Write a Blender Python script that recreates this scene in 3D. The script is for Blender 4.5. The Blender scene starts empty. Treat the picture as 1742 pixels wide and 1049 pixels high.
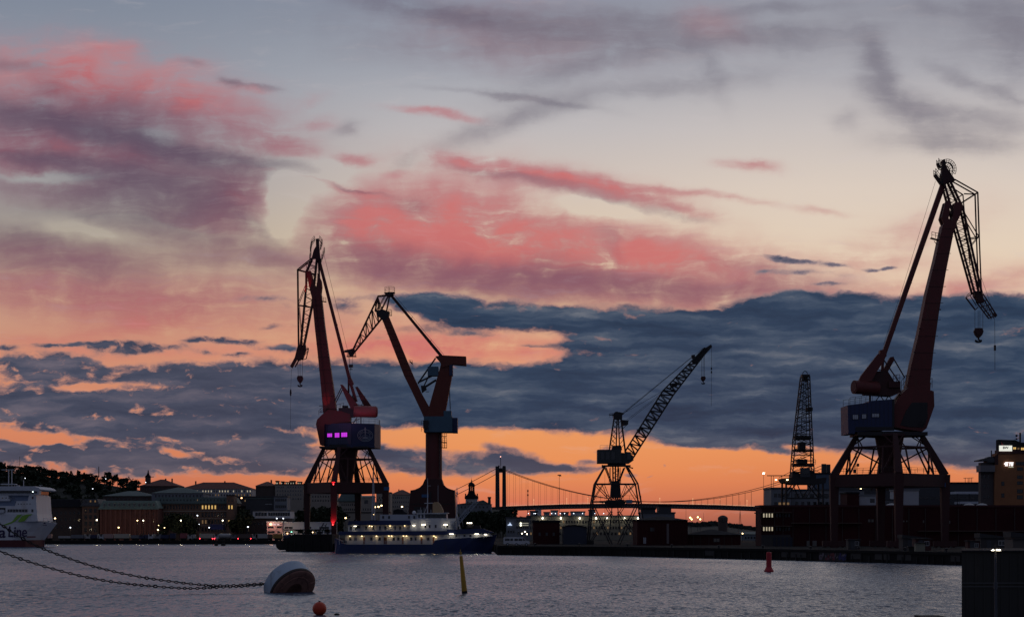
import bpy, bmesh, math, random
from math import radians, sin, cos, pi, tan, atan, sqrt, exp
from mathutils import Vector, Matrix, noise as mnoise

S = bpy.context.scene
COL = S.collection
random.seed(7)

# ------------------------------------------------------------------ camera
# level camera with a rising front: 6 m above the water, looking west down the river
FOC = 3250.0            # focal length expressed in photograph pixels (1742 wide)
HORZ = 902.0            # row of the horizon
CAMH = 6.0
cam_data = bpy.data.cameras.new('camera')
cam = bpy.data.objects.new('camera', cam_data)
COL.objects.link(cam)
cam.location = (0, 0, CAMH)
cam.rotation_euler = (radians(90), 0, 0)
cam_data.sensor_width = 36.0
cam_data.lens = 36.0 * FOC / 1742.0
cam_data.shift_y = (HORZ - 524.5) / 1742.0
cam_data.clip_start = 0.5
cam_data.clip_end = 20000
S.camera = cam

# ------------------------------------------------------------------ exposure
S.view_settings.view_transform = 'Standard'
S.view_settings.look = 'None'
S.view_settings.exposure = 0.0
S.view_settings.gamma = 1.0
S.view_settings.use_curve_mapping = False

def lin(c):
    c = c / 255.0
    return c / 12.92 if c <= 0.04045 else ((c + 0.055) / 1.055) ** 2.4
def rgb(r, g, b):
    return (lin(r), lin(g), lin(b), 1.0)

# ------------------------------------------------------------------ node helper
class NT:
    def __init__(s, nt): s.nt = nt
    def node(s, t, **kw):
        n = s.nt.nodes.new(t)
        for k, v in kw.items(): setattr(n, k, v)
        return n
    def put(s, sock, v):
        if isinstance(v, bpy.types.NodeSocket): s.nt.links.new(v, sock)
        else: sock.default_value = v
    def math(s, op, a, b=0.0, c=0.0, clamp=False):
        n = s.node('ShaderNodeMath', operation=op, use_clamp=clamp)
        s.put(n.inputs[0], a); s.put(n.inputs[1], b); s.put(n.inputs[2], c)
        return n.outputs[0]
    def vmath(s, op, a, b=(0, 0, 0), c=(0, 0, 0)):
        n = s.node('ShaderNodeVectorMath', operation=op)
        s.put(n.inputs[0], a); s.put(n.inputs[1], b)
        if op == 'MULTIPLY_ADD': s.put(n.inputs[2], c)
        return n.outputs['Value'] if op in ('DOT_PRODUCT', 'LENGTH') else n.outputs[0]
    def noise(s, vec, scale, detail=4, rough=0.5, dist=0.0, col=False):
        n = s.node('ShaderNodeTexNoise')
        s.put(n.inputs['Vector'], vec); n.inputs['Scale'].default_value = scale
        n.inputs['Detail'].default_value = detail; n.inputs['Roughness'].default_value = rough
        n.inputs['Distortion'].default_value = dist
        return n.outputs['Color'] if col else n.outputs[0]
    def mix(s, f, a, b):
        n = s.node('ShaderNodeMix', data_type='RGBA')
        s.put(n.inputs[0], f); s.put(n.inputs[6], a); s.put(n.inputs[7], b)
        return n.outputs[2]
    def ramp(s, f, stops, interp='LINEAR'):
        n = s.node('ShaderNodeValToRGB')
        cr = n.color_ramp; cr.interpolation = interp
        while len(cr.elements) < len(stops): cr.elements.new(0.5)
        for e, (p, c) in zip(cr.elements, stops):
            e.position = p; e.color = c
        s.put(n.inputs[0], f)
        return n.outputs[0]
    def sstep(s, v, a, b):
        n = s.node('ShaderNodeMapRange', interpolation_type='SMOOTHSTEP')
        s.put(n.inputs[0], v); n.inputs[1].default_value = a; n.inputs[2].default_value = b
        return n.outputs[0]
    def comb(s, x, y, z=0.0):
        n = s.node('ShaderNodeCombineXYZ')
        s.put(n.inputs[0], x); s.put(n.inputs[1], y); s.put(n.inputs[2], z)
        return n.outputs[0]

# ------------------------------------------------------------------ world: dusk sky
SUN_EL, SUN_AZ = radians(0.5), radians(6.0)      # the sun is just setting behind the bridge
world = bpy.data.worlds.new('World')
S.world = world
world.use_nodes = True
wt = world.node_tree
for n in list(wt.nodes): wt.nodes.remove(n)
W = NT(wt)
tc = W.node('ShaderNodeTexCoord').outputs['Generated']
sep = W.node('ShaderNodeSeparateXYZ'); W.put(sep.inputs[0], tc)
dx, dy, dz = sep.outputs
ay = W.math('MAXIMUM', W.math('ABSOLUTE', dy), 0.02)
u = W.math('DIVIDE', dx, ay); v = W.math('DIVIDE', W.math('ABSOLUTE', dz), ay)
K = FOC / 100.0
sx = W.math('MULTIPLY_ADD', u, K, 8.71)                 # hundreds of pixels across
sy = W.math('MULTIPLY_ADD', v, -K, HORZ / 100.0)        # hundreds of pixels down
sky_p = W.comb(sx, sy)

PKX, PKY, PKA, DKA = 1.08, 1.25, 1.35, 1.05
def c3(*rgbv): return rgb(*rgbv)
# clear sky, three columns of an elevation ramp blended across
yy = W.math('DIVIDE', sy, 10.0, clamp=True)
left = W.ramp(yy, [(0.0, c3(128,137,153)), (0.15, c3(146,152,163)), (0.32, c3(160,156,156)), (0.42, c3(178,165,148)),
                   (0.50, c3(196,158,136)), (0.60, c3(205,142,116)), (0.72, c3(214,134,98)), (0.82, c3(200,116,88)), (0.92, c3(120,72,70))])
mid = W.ramp(yy, [(0.0, c3(144,151,166)), (0.12, c3(166,169,178)), (0.22, c3(190,185,186)), (0.32, c3(208,193,182)), (0.42, c3(220,198,172)),
                  (0.52, c3(220,184,148)), (0.62, c3(224,164,126)), (0.72, c3(232,154,98)), (0.80, c3(230,142,88)), (0.86, c3(208,112,86)), (0.92, c3(130,76,76))])
right = W.ramp(yy, [(0.0, c3(150,152,163)), (0.12, c3(176,175,181)), (0.22, c3(200,192,189)), (0.32, c3(218,203,190)), (0.42, c3(226,206,184)),
                    (0.52, c3(228,194,166)), (0.66, c3(226,160,120)), (0.76, c3(230,146,92)), (0.82, c3(216,126,84)), (0.92, c3(124,74,74))])
sky = W.mix(W.sstep(sx, 1.5, 8.5), left, mid)
sky = W.mix(W.sstep(sx, 8.5, 14.5), sky, right)

def warp(amp1, sc1, amp2, sc2, stretch=(1, 1, 1)):
    q = W.vmath('MULTIPLY', sky_p, stretch)
    n1 = W.noise(q, sc1, 2, 0.5, col=True); n2 = W.noise(q, sc2, 4, 0.6, col=True)
    w = W.vmath('MULTIPLY_ADD', W.vmath('SUBTRACT', n1, (.5, .5, .5)), (amp1, amp1 * .6, 0), sky_p)
    return W.vmath('MULTIPLY_ADD', W.vmath('SUBTRACT', n2, (.5, .5, .5)), (amp2, amp2 * .6, 0), w)

UID = [0]
def field(W, P, blobs):
    UID[0] += 1
    V = W.vmath('ADD', P, (0, 0, UID[0] * 1e-6))      # distinct start per patch; the z of the running vector carries the sum (keeps the node stack short)
    for b in blobs:
        x, y, rx, ry = b[:4]; rot = b[4] if len(b) > 4 else 0; w = b[5] if len(b) > 5 else 1.0
        m = W.node('ShaderNodeMapping', vector_type='TEXTURE')
        W.put(m.inputs[0], V)
        m.inputs['Location'].default_value = (x / 100, y / 100, 0)
        m.inputs['Rotation'].default_value = (0, 0, radians(rot))
        m.inputs['Scale'].default_value = (rx / 100, ry / 100, 1e6)
        g = W.math('POWER', 0.3679, W.vmath('DOT_PRODUCT', m.outputs[0], m.outputs[0]))
        V = W.vmath('MULTIPLY_ADD', g, (0, 0, w), V)
    sp = W.node('ShaderNodeSeparateXYZ'); W.put(sp.inputs[0], V)
    return sp.outputs[2]

PINK = [(478,345,30,42,0,-1.0),(150,392,90,15,10,-.9),(262,232,44,16,8,-.6),(80,172,24,9,20,-.5),(90,300,90,7,0,-.7),(300,395,60,10,10,-.4),(560,300,60,20,0,-.4),(1010,352,60,14,5,-.6),(40,140,90,40,8,.8),(135,120,60,34,6,.9),(190,80,38,9,5,.8),(202,95,18,14,0,.7),(150,165,60,22,0,.5),(255,140,50,26,0,.75),(345,165,60,28,15,.8),(330,185,110,16,5,.45),
        (60,95,80,12,5,.25),(475,242,55,17,18,.85),(425,150,22,4,10,.4),(320,105,30,6,10,.3),(525,170,22,8,-20,.25),(535,210,30,8,-5,.3),
        (20,265,60,22,8,.9),(110,250,110,16,14,.8),(230,268,90,14,10,.5),(390,352,50,38,30,.8),(330,320,60,30,0,.35),(330,380,60,16,10,.35),
        (605,275,24,7,3,1.0),(742,197,55,4.5,9,.9),(500,300,70,3.5,9,.35),(598,322,36,4,14,.9),(672,298,16,6,-10,.4),(738,322,10,16,10,.5),
        (620,375,50,34,-25,.7),(700,378,110,50,0,.9),(820,372,70,50,-10,.8),(640,430,90,34,5,.5),(770,425,150,50,6,.8),(910,420,150,40,6,.9),(1050,420,130,28,4,.9),(1000,460,170,36,6,.5),(1190,455,130,28,8,.75),
        (1330,500,150,18,3,.35),(1110,505,170,16,4,.45),
        (800,272,45,9,8,.7),(870,290,90,11,7,1.1),(960,305,100,13,8,1.1),(1040,322,90,11,9,1.0),(1150,352,60,8,14,.8),(1110,320,90,5,6,.5),(1240,335,60,5,8,.5),(1400,355,40,4,5,.25),
        (1272,283,38,6,4,.8),(80,490,150,26,4,.6),(260,520,200,36,4,.65),(230,555,120,15,-14,.7),(420,490,90,20,-5,.35),(600,545,160,22,0,.3),
        (870,592,150,18,3,1.3),(650,590,150,20,0,1.0),(700,575,90,16,0,.4),(1540,400,110,24,-18,.3),(1660,485,110,16,-14,.5),(1500,450,120,14,0,.25),(1210,45,50,22,15,.4),(900,60,150,40,5,.25),(1560,500,150,14,0,.35),
        (1020,380,60,10,0,.3),(60,580,60,10,0,.5),(300,600,200,10,0,.4),(180,190,200,60,6,.5),(300,230,130,30,8,.3),(120,300,150,40,6,.4),(420,330,60,30,0,.3),(760,400,190,60,4,.4),(1080,450,230,40,5,.35)]
DARK = [(478,345,30,42,0,-1.0),(150,392,90,15,10,-.9),(262,232,44,16,8,-.6),(80,172,24,9,20,-.5),(90,300,90,7,0,-.7),(300,395,60,10,10,-.4),(560,300,60,20,0,-.4),(1010,352,60,14,5,-.6),(20,110,60,10,5,.5),(20,200,80,26,10,.6),(75,165,26,26,30,.45),(150,200,110,30,12,.55),(215,215,90,40,10,.7),(110,215,170,12,14,.7),(240,245,140,11,16,.9),(380,268,120,10,8,.7),(480,285,90,7,9,.35),
        (40,272,60,11,4,.8),(130,280,70,10,6,.6),(240,310,130,26,6,.6),(330,340,70,34,20,.55),(180,330,150,16,6,.35),(230,365,140,20,12,.5),(410,385,60,14,40,.35),(452,400,60,8,35,.4),
        (30,410,70,22,14,.8),(110,440,90,16,8,.7),(250,395,120,12,10,.4),(360,415,110,12,12,.45),(470,440,80,8,16,.4),(340,440,150,9,4,.35),(200,450,120,12,0,.4),
        (400,140,16,5,20,.6),(440,148,30,3,8,.4),(325,107,20,4,8,.3),(590,215,20,7,-25,.35),(690,275,20,8,-30,.25),
        (950,315,130,8,9,.35),(880,298,70,5,8,.5),(1040,340,80,6,9,.45),(1150,365,50,4,12,.4),
        (600,320,40,2.5,14,.6),(640,440,90,20,8,.35),(800,470,150,18,6,.55),(930,455,60,22,0,.45),(1010,480,150,18,6,.5),(1180,490,130,16,4,.5),(1300,460,80,10,4,.4),(1330,490,110,14,0,.55),
        (750,20,160,14,10,.75),(900,45,130,14,8,.6),(1010,60,180,22,-4,.55),(1150,85,200,14,-8,.4),(1330,14,80,6,-4,.55),(880,205,110,14,-18,.55),(930,175,80,5,10,.5),(840,165,90,4,6,.4),
        (980,120,130,14,-20,.35),(1210,120,14,40,-20,.4),(1500,115,16,50,-30,.6),(1520,165,40,16,30,.35),(1560,200,70,26,20,.45),(1590,240,90,16,0,.35),(1440,205,20,14,30,.3),(1650,140,60,10,25,.4),(1720,160,50,6,20,.4),
        (1700,30,60,26,30,.5),(1600,15,60,10,0,.4),(1380,80,90,14,0,.25),(1740,90,40,60,0,.4),(1650,250,100,12,0,.25),(180,280,240,80,8,.5),(80,420,160,50,6,.45),(330,430,180,30,8,.35),(330,320,110,60,6,.35),(820,60,260,50,4,.25),(1250,60,300,60,0,.15),(1690,60,120,50,0,.3),(740,480,200,16,8,.6),(830,470,260,22,5,.6),(640,440,90,24,10,.4),(1060,490,180,16,5,.5),(160,225,160,14,15,.7),(330,262,110,9,12,.6),(60,270,70,10,6,.5),(60,430,150,20,8,.6),(120,230,120,14,14,.5),(240,300,120,14,6,.5),(900,470,200,12,6,.5),(1000,30,160,14,2,.5),(1300,60,150,12,-4,.4),(1130,150,160,14,-6,.35),(1680,200,90,14,10,.35),(700,350,30,10,10,.4),(1040,410,16,30,-20,.3),(1480,90,30,60,-30,.35),(1590,190,110,20,20,.35)]
LOW = [(10,590,32,5,0,.75),(85,588,24,4,0,.7),(130,586,40,5,2,.75),(235,592,80,8,-1,1.0),(180,586,60,4,0,.6),(345,577,32,5,0,.95),(400,579,50,5,2,.9),(480,592,42,5,2,.8),(400,604,28,4,0,.55),(350,600,20,4,0,.5),
       (40,620,70,14,2,1.1),(120,612,50,8,5,.7),(60,650,60,16,0,.8),(160,630,90,12,3,.6),(30,690,90,20,0,.8),(170,690,110,22,2,.8),(120,715,150,16,2,.6),(210,735,140,16,0,.8),(90,775,110,14,2,.9),(20,770,50,10,0,.7),(230,775,80,16,0,.7),(265,790,30,8,0,.7),
       (300,640,120,18,0,.8),(290,665,110,14,4,.75),(350,700,110,20,4,.75),(420,640,110,18,0,.9),(430,675,110,20,0,.8),(390,735,130,14,0,.6),(420,765,90,14,6,.75),(460,785,40,10,0,.6),(350,790,50,7,4,.4),(330,765,60,9,4,.5),(500,760,60,20,0,.5),
       (550,650,120,34,0,.9),(560,700,110,22,0,.7),(600,780,60,12,0,.4),(470,710,70,14,0,.6),
       (575,515,26,10,0,.55),(600,528,28,10,0,.5),(450,507,60,6,0,.45),(460,555,24,4,-8,.5),(505,553,16,5,0,.3),(500,520,40,10,0,.3),(640,505,60,10,0,.3),
       (700,520,40,14,8,.95),(760,524,60,16,4,1.0),(790,548,60,16,4,.9),(860,540,90,18,2,1.0),(950,545,90,18,2,1.0),(1020,545,60,20,0,.9),(720,512,70,10,0,.5),
       (660,640,130,18,0,.8),(700,670,170,30,0,1.0),(850,640,130,18,3,.9),(900,670,200,30,0,1.2),(700,710,110,16,0,.9),(850,710,150,18,0,1.0),(980,620,60,18,0,.8),(980,705,130,24,2,1.0),
       (1100,560,80,22,3,.9),(1060,590,70,12,5,.7),(1080,650,160,60,0,1.1),(1150,720,120,26,5,1.0),(1200,560,110,22,0,1.0),(1230,620,150,60,0,1.2),(1270,700,140,40,0,1.1),(1200,755,70,8,3,.7),(1320,765,40,7,3,.6),
       (1330,530,90,24,-4,1.0),(1340,518,60,14,0,.5),(1450,530,100,22,2,1.1),(1600,530,130,22,0,1.1),(1720,530,90,22,0,1.1),(1420,620,160,80,0,1.2),(1600,640,180,90,0,1.3),(1742,660,120,100,0,1.2),
       (1420,720,110,34,0,1.0),(1560,750,110,30,4,1.0),(1680,770,110,24,4,1.1),(1742,790,60,20,0,.8),(1250,740,120,16,0,.6),(1400,755,110,10,0,.5),
       (640,765,40,16,20,.7),(700,780,60,20,0,.9),(680,800,40,8,0,.6),(780,795,50,16,0,.9),(770,770,50,8,10,.3),(860,770,40,14,15,.75),(880,790,70,16,4,1.0),(950,797,50,9,3,.9),(1000,785,22,6,0,.6),(1010,797,30,4,0,.4),(1030,765,22,6,-5,.5),(1070,808,16,5,0,.8),(1110,811,9,3,-20,.4),(1131,790,4,3,-30,.5),
       (1320,437,22,6,8,.5),(1365,444,40,5,0,.4),(1300,463,22,6,0,.4),(1370,462,50,6,3,.3),(1420,452,30,6,5,.35),(1480,459,14,4,0,.45),(1515,457,18,4,-4,.45),(1415,482,40,4,0,.5),(1440,470,26,5,0,.2)]
LOW += [(900,588,40,5,4,.5),(820,608,50,5,0,.4),(730,590,26,4,0,.3),(700,560,50,8,0,.4),(790,570,60,6,4,.5),(980,590,40,8,0,.7),(1000,570,40,10,0,.6),(640,575,40,6,0,.35),(760,622,80,8,0,.5),(830,512,60,6,0,.5),(900,522,60,6,4,.5),(1170,540,40,10,0,.6),(1290,520,30,10,0,.6),(1440,506,40,10,0,.6),(1580,508,40,8,0,.5),(1690,506,40,8,0,.5),(40,800,60,8,0,.5),(180,800,50,14,0,.6),(250,806,40,7,0,.6),(320,798,60,8,0,.55),(430,792,70,12,3,.7),(500,800,50,14,0,.5),(480,740,60,14,0,.5),(1310,440,60,7,6,.25),(1400,450,60,6,2,.28),(1340,465,70,6,0,.22),(1500,460,50,4,0,.2),(1100,525,60,12,6,.6),(1240,530,60,10,-6,.6),(760,505,50,8,0,.5),(1350,505,40,8,0,.6),(960,528,50,8,0,.5),(60,760,130,16,3,.7),(200,780,120,14,2,.6),(330,730,160,16,3,.5),(150,690,200,18,2,.5),(480,680,120,30,0,.5),(430,775,80,12,3,.6)]
LOWNEG = [(150,657,42,5,0,1.2),(60,744,60,8,5,.8),(280,745,50,6,4,.3),(240,690,40,6,0,.4),(490,735,70,8,5,.5),(850,598,90,12,3,.85),(1150,530,40,12,0,.0),(1365,758,40,5,0,.5),(620,735,80,8,0,.4),(60,660,30,4,0,.4),(250,655,50,7,0,.7),(240,700,60,6,5,.6),(400,715,40,5,0,.5),(300,770,30,6,10,.8),(400,780,30,5,10,.6),(90,755,50,6,6,.8),(500,650,20,4,0,.4),(1020,575,30,5,10,.6),(1080,600,30,4,0,.5),(300,700,40,4,20,.35),(150,745,80,5,0,.3)]

P1 = warp(0.55, 0.6, 0.34, 1.9, (1, 1.8, 1))
m0 = W.node('ShaderNodeMapping'); W.put(m0.inputs[0], P1); m0.inputs['Rotation'].default_value = (0, 0, radians(-8)); m0.inputs['Scale'].default_value = (0.30, 1.9, 1)
streak = W.noise(m0.outputs[0], 2.3, 9, 0.64, 0.25)
puff = W.noise(P1, 1.5, 7, 0.55, 0.3)
tex = W.math('MULTIPLY_ADD', W.math('SUBTRACT', W.math('ADD', streak, puff), 1.0), 3.0, 1.0)
tex = W.math('MAXIMUM', tex, 0.10)
tex2 = W.math('MAXIMUM', W.math('MULTIPLY_ADD', W.math('SUBTRACT', W.math('MULTIPLY_ADD', puff, .5, W.math('MULTIPLY', streak, .5)), .5), 3.6, 1.0), 0.15)
pinkA = W.mix(W.sstep(sx, 4.5, 7.0), c3(160,88,104), c3(182,101,110))
pinkA = W.mix(W.sstep(sy, 2.4, 1.2), pinkA, c3(190,124,128))
pinkA = W.mix(W.sstep(sy, 5.0, 6.2), pinkA, c3(210,126,110))
darkA = W.mix(W.sstep(sx, 6.0, 10.0), c3(90,76,96), c3(112,108,122))
darkA = W.mix(W.sstep(sy, 3.6, 4.4), darkA, c3(124,84,102))
P2 = warp(0.30, 1.3, 0.16, 4.5, (1, 1.8, 1))
lowst = W.vmath('MULTIPLY', P2, (1.0, 2.1, 1))
n1 = W.noise(lowst, 2.7, 8, 0.6, 0.25)
n1 = W.math('MULTIPLY_ADD', W.math('SUBTRACT', n1, 0.5), W.math('MULTIPLY_ADD', W.sstep(sx, 7.0, 3.0), 1.5, 2.0), 1.0)
lt = W.noise(W.vmath('MULTIPLY', P2, (0.42, 2.6, 1)), 1.35, 7, 0.58, 0.15)
lowA = W.ramp(lt, [(0.30, c3(32,52,76)), (0.46, c3(42,63,88)), (0.58, c3(64,80,101)), (0.72, c3(104,110,122))])
warmlow = W.ramp(lt, [(0.30, c3(54,61,81)), (0.50, c3(70,75,94)), (0.75, c3(112,104,116))])
lowA = W.mix(W.sstep(sx, 7.5, 3.5), lowA, warmlow)
lowA = W.mix(W.math('MULTIPLY', W.sstep(sy, 7.2, 8.2), 0.45), lowA, c3(94,86,96))
edgeA = W.mix(W.sstep(sy, 4.6, 5.6), c3(132,118,128), c3(172,126,116))
wisp = W.math('MULTIPLY', W.sstep(streak, 0.52, 0.78), 0.16)
front = W.sstep(dy, 0.1, 0.75)

PINK = [(b[0], b[1], b[2] * PKX, b[3] * PKY) + tuple(b[4:]) for b in PINK]
DARK = [(b[0], b[1], b[2] * PKX, b[3] * PKY) + tuple(b[4:]) for b in DARK]
LOW = [(b[0], b[1], b[2], b[3] * (1.25 if b[0] < 620 else 1.0)) + tuple(b[4:]) for b in LOW]
DARK = [tuple(b[:5]) + (b[5] * 1.3,) if b[0] > 780 and b[1] < 260 and b[5] > 0 else b for b in DARK]
SHARED = [('Clear', sky), ('P1', P1), ('P2', P2), ('Tex', tex), ('Tex2', tex2), ('N1', n1), ('PinkCol', pinkA), ('DarkCol', darkA),
          ('LowCol', lowA), ('EdgeCol', edgeA), ('Wisp', wisp), ('Front', front)]
def near(blobs, x0, x1, y0, y1, marg):
    out = []
    for b in blobs:
        x, y, rx, ry = b[:4]; r = radians(b[4]) if len(b) > 4 else 0
        ex = 2.3 * sqrt((rx * cos(r)) ** 2 + (ry * sin(r)) ** 2) + marg
        ey = 2.3 * sqrt((rx * sin(r)) ** 2 + (ry * cos(r)) ** 2) + marg
        if x - ex < x1 and x + ex > x0 and y - ey < y1 and y + ey > y0: out.append(b)
    return out
def sky_tile(x0, x1, y0, y1):
    """one patch of the cloud layout, as a node group ending in a Background"""
    g = bpy.data.node_groups.new('cloud_patch', 'ShaderNodeTree')
    G = NT(g)
    for nm, so_ in SHARED:
        ty = {'VALUE': 'NodeSocketFloat', 'RGBA': 'NodeSocketColor', 'VECTOR': 'NodeSocketVector'}[so_.type]
        g.interface.new_socket(nm, in_out='INPUT', socket_type=ty)
    g.interface.new_socket('Shader', in_out='OUTPUT', socket_type='NodeSocketShader')
    gi = G.node('NodeGroupInput').outputs
    c = gi['Clear']
    pk, dk = near(PINK, x0, x1, y0, y1, 25), near(DARK, x0, x1, y0, y1, 25)
    lo, ln = near(LOW, x0, x1, y0, y1, 14), near(LOWNEG, x0, x1, y0, y1, 14)
    if pk:
        fp = G.math('MULTIPLY', G.math('MAXIMUM', field(G, gi['P1'], pk), 0.0), gi['Tex'])
        pc = G.mix(G.sstep(fp, 0.9, 2.4), gi['PinkCol'], c3(200,103,105))
        c = G.mix(G.math('MULTIPLY', G.math('SUBTRACT', 1.0, G.math('POWER', 0.3679, G.math('MULTIPLY', fp, PKA))), 0.93), c, pc)
    if dk:
        fd = G.math('MULTIPLY', G.math('MAXIMUM', field(G, gi['P1'], dk), 0.0), gi['Tex2'])
        c = G.mix(G.math('MULTIPLY', G.math('SUBTRACT', 1.0, G.math('POWER', 0.3679, G.math('MULTIPLY', fd, DKA))), 0.92), c, gi['DarkCol'])
    c = G.mix(gi['Wisp'], c, c3(206,196,196))
    if lo:
        fl = field(G, gi['P2'], lo)
        if ln: fl = G.math('SUBTRACT', fl, field(G, gi['P2'], ln))
        fl = G.math('MINIMUM', fl, 1.35)
        dens = G.math('MULTIPLY', gi['N1'], fl)
        lc = G.mix(G.sstep(dens, 0.95, 0.38), gi['LowCol'], gi['EdgeCol'])
        c = G.mix(G.sstep(dens, 0.22, 0.62), c, lc)
    c = G.mix(gi['Front'], c3(88,94,114), c)
    b = G.node('ShaderNodeBackground'); G.put(b.inputs[0], c)
    go = G.node('NodeGroupOutput'); g.links.new(b.outputs[0], go.inputs[0])
    n = W.node('ShaderNodeGroup'); n.node_tree = g
    for nm, so_ in SHARED: W.put(n.inputs[nm], so_)
    return n.outputs[0]
XB = [-9e9, 250, 500, 750, 1000, 1250, 1500, 9e9]
YB = [-9e9, 420, 560, 9e9]
CMP = {}
def cut(cond_sock, edge, below, above):
    key = (cond_sock is sx, edge)
    if key not in CMP: CMP[key] = W.math('GREATER_THAN', cond_sock, edge / 100.0)
    m = W.node('ShaderNodeMixShader')
    W.put(m.inputs[0], CMP[key])
    wt.links.new(below, m.inputs[1]); wt.links.new(above, m.inputs[2])
    return m.outputs[0]
def rows(x0, x1, ys):
    if len(ys) == 2: return sky_tile(x0, x1, ys[0], ys[1])
    k = len(ys) // 2
    return cut(sy, ys[k], rows(x0, x1, ys[:k + 1]), rows(x0, x1, ys[k:]))
def cols(xs):
    if len(xs) == 2: return rows(xs[0], xs[1], YB)
    k = len(xs) // 2
    return cut(sx, xs[k], cols(xs[:k + 1]), cols(xs[k:]))
clouds = cols(XB)
nish = W.node('ShaderNodeTexSky', sky_type='NISHITA', sun_disc=False)
nish.sun_elevation = SUN_EL; nish.sun_rotation = SUN_AZ
bg2 = W.node('ShaderNodeBackground'); W.put(bg2.inputs[0], nish.outputs[0]); bg2.inputs[1].default_value = 0.0012
add = W.node('ShaderNodeAddShader'); wt.links.new(clouds, add.inputs[0]); wt.links.new(bg2.outputs[0], add.inputs[1])
wo = W.node('ShaderNodeOutputWorld'); wt.links.new(add.outputs[0], wo.inputs[0])
world.cycles.sampling_method = 'MANUAL'; world.cycles.sample_map_resolution = 512

# ------------------------------------------------------------------ sun (it has just set: three degrees below the horizon)
sd = bpy.data.lights.new('sun', 'SUN'); sd.energy = 0.12; sd.angle = radians(2); sd.color = (1.0, 0.62, 0.42)
so = bpy.data.objects.new('sun', sd); COL.objects.link(so)
dvec = Vector((sin(SUN_AZ) * cos(radians(-3)), cos(SUN_AZ) * cos(radians(-3)), sin(radians(-3))))
so.rotation_euler = dvec.to_track_quat('Z', 'Y').to_euler()

# ================================================================== helpers
def at(px, py, Y, dy=0.0):
    """point that the photograph shows at column px, row py when it stands Y metres out"""
    return Vector(((px - 871.0) * Y / FOC, Y + dy, CAMH + (HORZ - py) * Y / FOC))

MATS = {}
def mat(name, col, rough=0.7, var=0.25, scale=0.6, metal=0.0, spec=0.4, stain=None, stain_amt=0.0):
    """painted or mineral surface: base colour broken up by large and small noise, optional stains"""
    if name in MATS: return MATS[name]
    m = bpy.data.materials.new(name); m.use_nodes = True
    nt = m.node_tree; N = NT(nt)
    bs = nt.nodes['Principled BSDF']
    geo = N.node('ShaderNodeNewGeometry').outputs['Position']
    big = N.noise(geo, scale * 0.25, 4, 0.6); small = N.noise(geo, scale * 2.5, 5, 0.65)
    f = N.math('MULTIPLY_ADD', big, 0.6, N.math('MULTIPLY', small, 0.4))
    k = N.ramp(f, [(0.25, (1 - var,) * 3 + (1,)), (0.75, (1 + var,) * 3 + (1,))])
    c = N.node('ShaderNodeMix', data_type='RGBA', blend_type='MULTIPLY'); c.inputs[0].default_value = 1.0
    c.inputs[6].default_value = tuple(col[:3]) + (1,); N.put(c.inputs[7], k)
    out = c.outputs[2]
    if stain:
        drip = N.noise(N.vmath('MULTIPLY', geo, (1, 1, 0.18)), scale * 1.4, 6, 0.7)
        out = N.mix(N.math('MULTIPLY', N.sstep(drip, 0.52, 0.68), stain_amt), out, tuple(stain[:3]) + (1,))
    N.put(bs.inputs['Base Color'], out)
    N.put(bs.inputs['Roughness'], N.math('MULTIPLY_ADD', small, 0.25, rough - 0.12))
    bs.inputs['Metallic'].default_value = metal
    bs.inputs['Specular IOR Level'].default_value = spec
    MATS[name] = m
    return m
def glow(name, col, strength):
    if name in MATS: return MATS[name]
    m = bpy.data.materials.new(name); m.use_nodes = True
    nt = m.node_tree
    for n in list(nt.nodes): nt.nodes.remove(n)
    e = nt.nodes.new('ShaderNodeEmission'); e.inputs[0].default_value = tuple(col[:3]) + (1,); e.inputs[1].default_value = strength
    o = nt.nodes.new('ShaderNodeOutputMaterial'); nt.links.new(e.outputs[0], o.inputs[0])
    MATS[name] = m
    return m

def tag(o, label=None, cat=None, group=None, kind=None):
    if label: o['label'] = label
    if cat: o['category'] = cat
    if group: o['group'] = group
    if kind: o['kind'] = kind
    return o
def thing(name, label, cat, loc, group=None):
    o = bpy.data.objects.new(name, None); COL.objects.link(o)
    o.location = loc; o.empty_display_size = 0.5
    return tag(o, label, cat, group)

def root_of(o):
    v = Vector((0, 0, 0))
    while o is not None:
        v = v + o.location; o = o.parent
    return v

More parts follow.
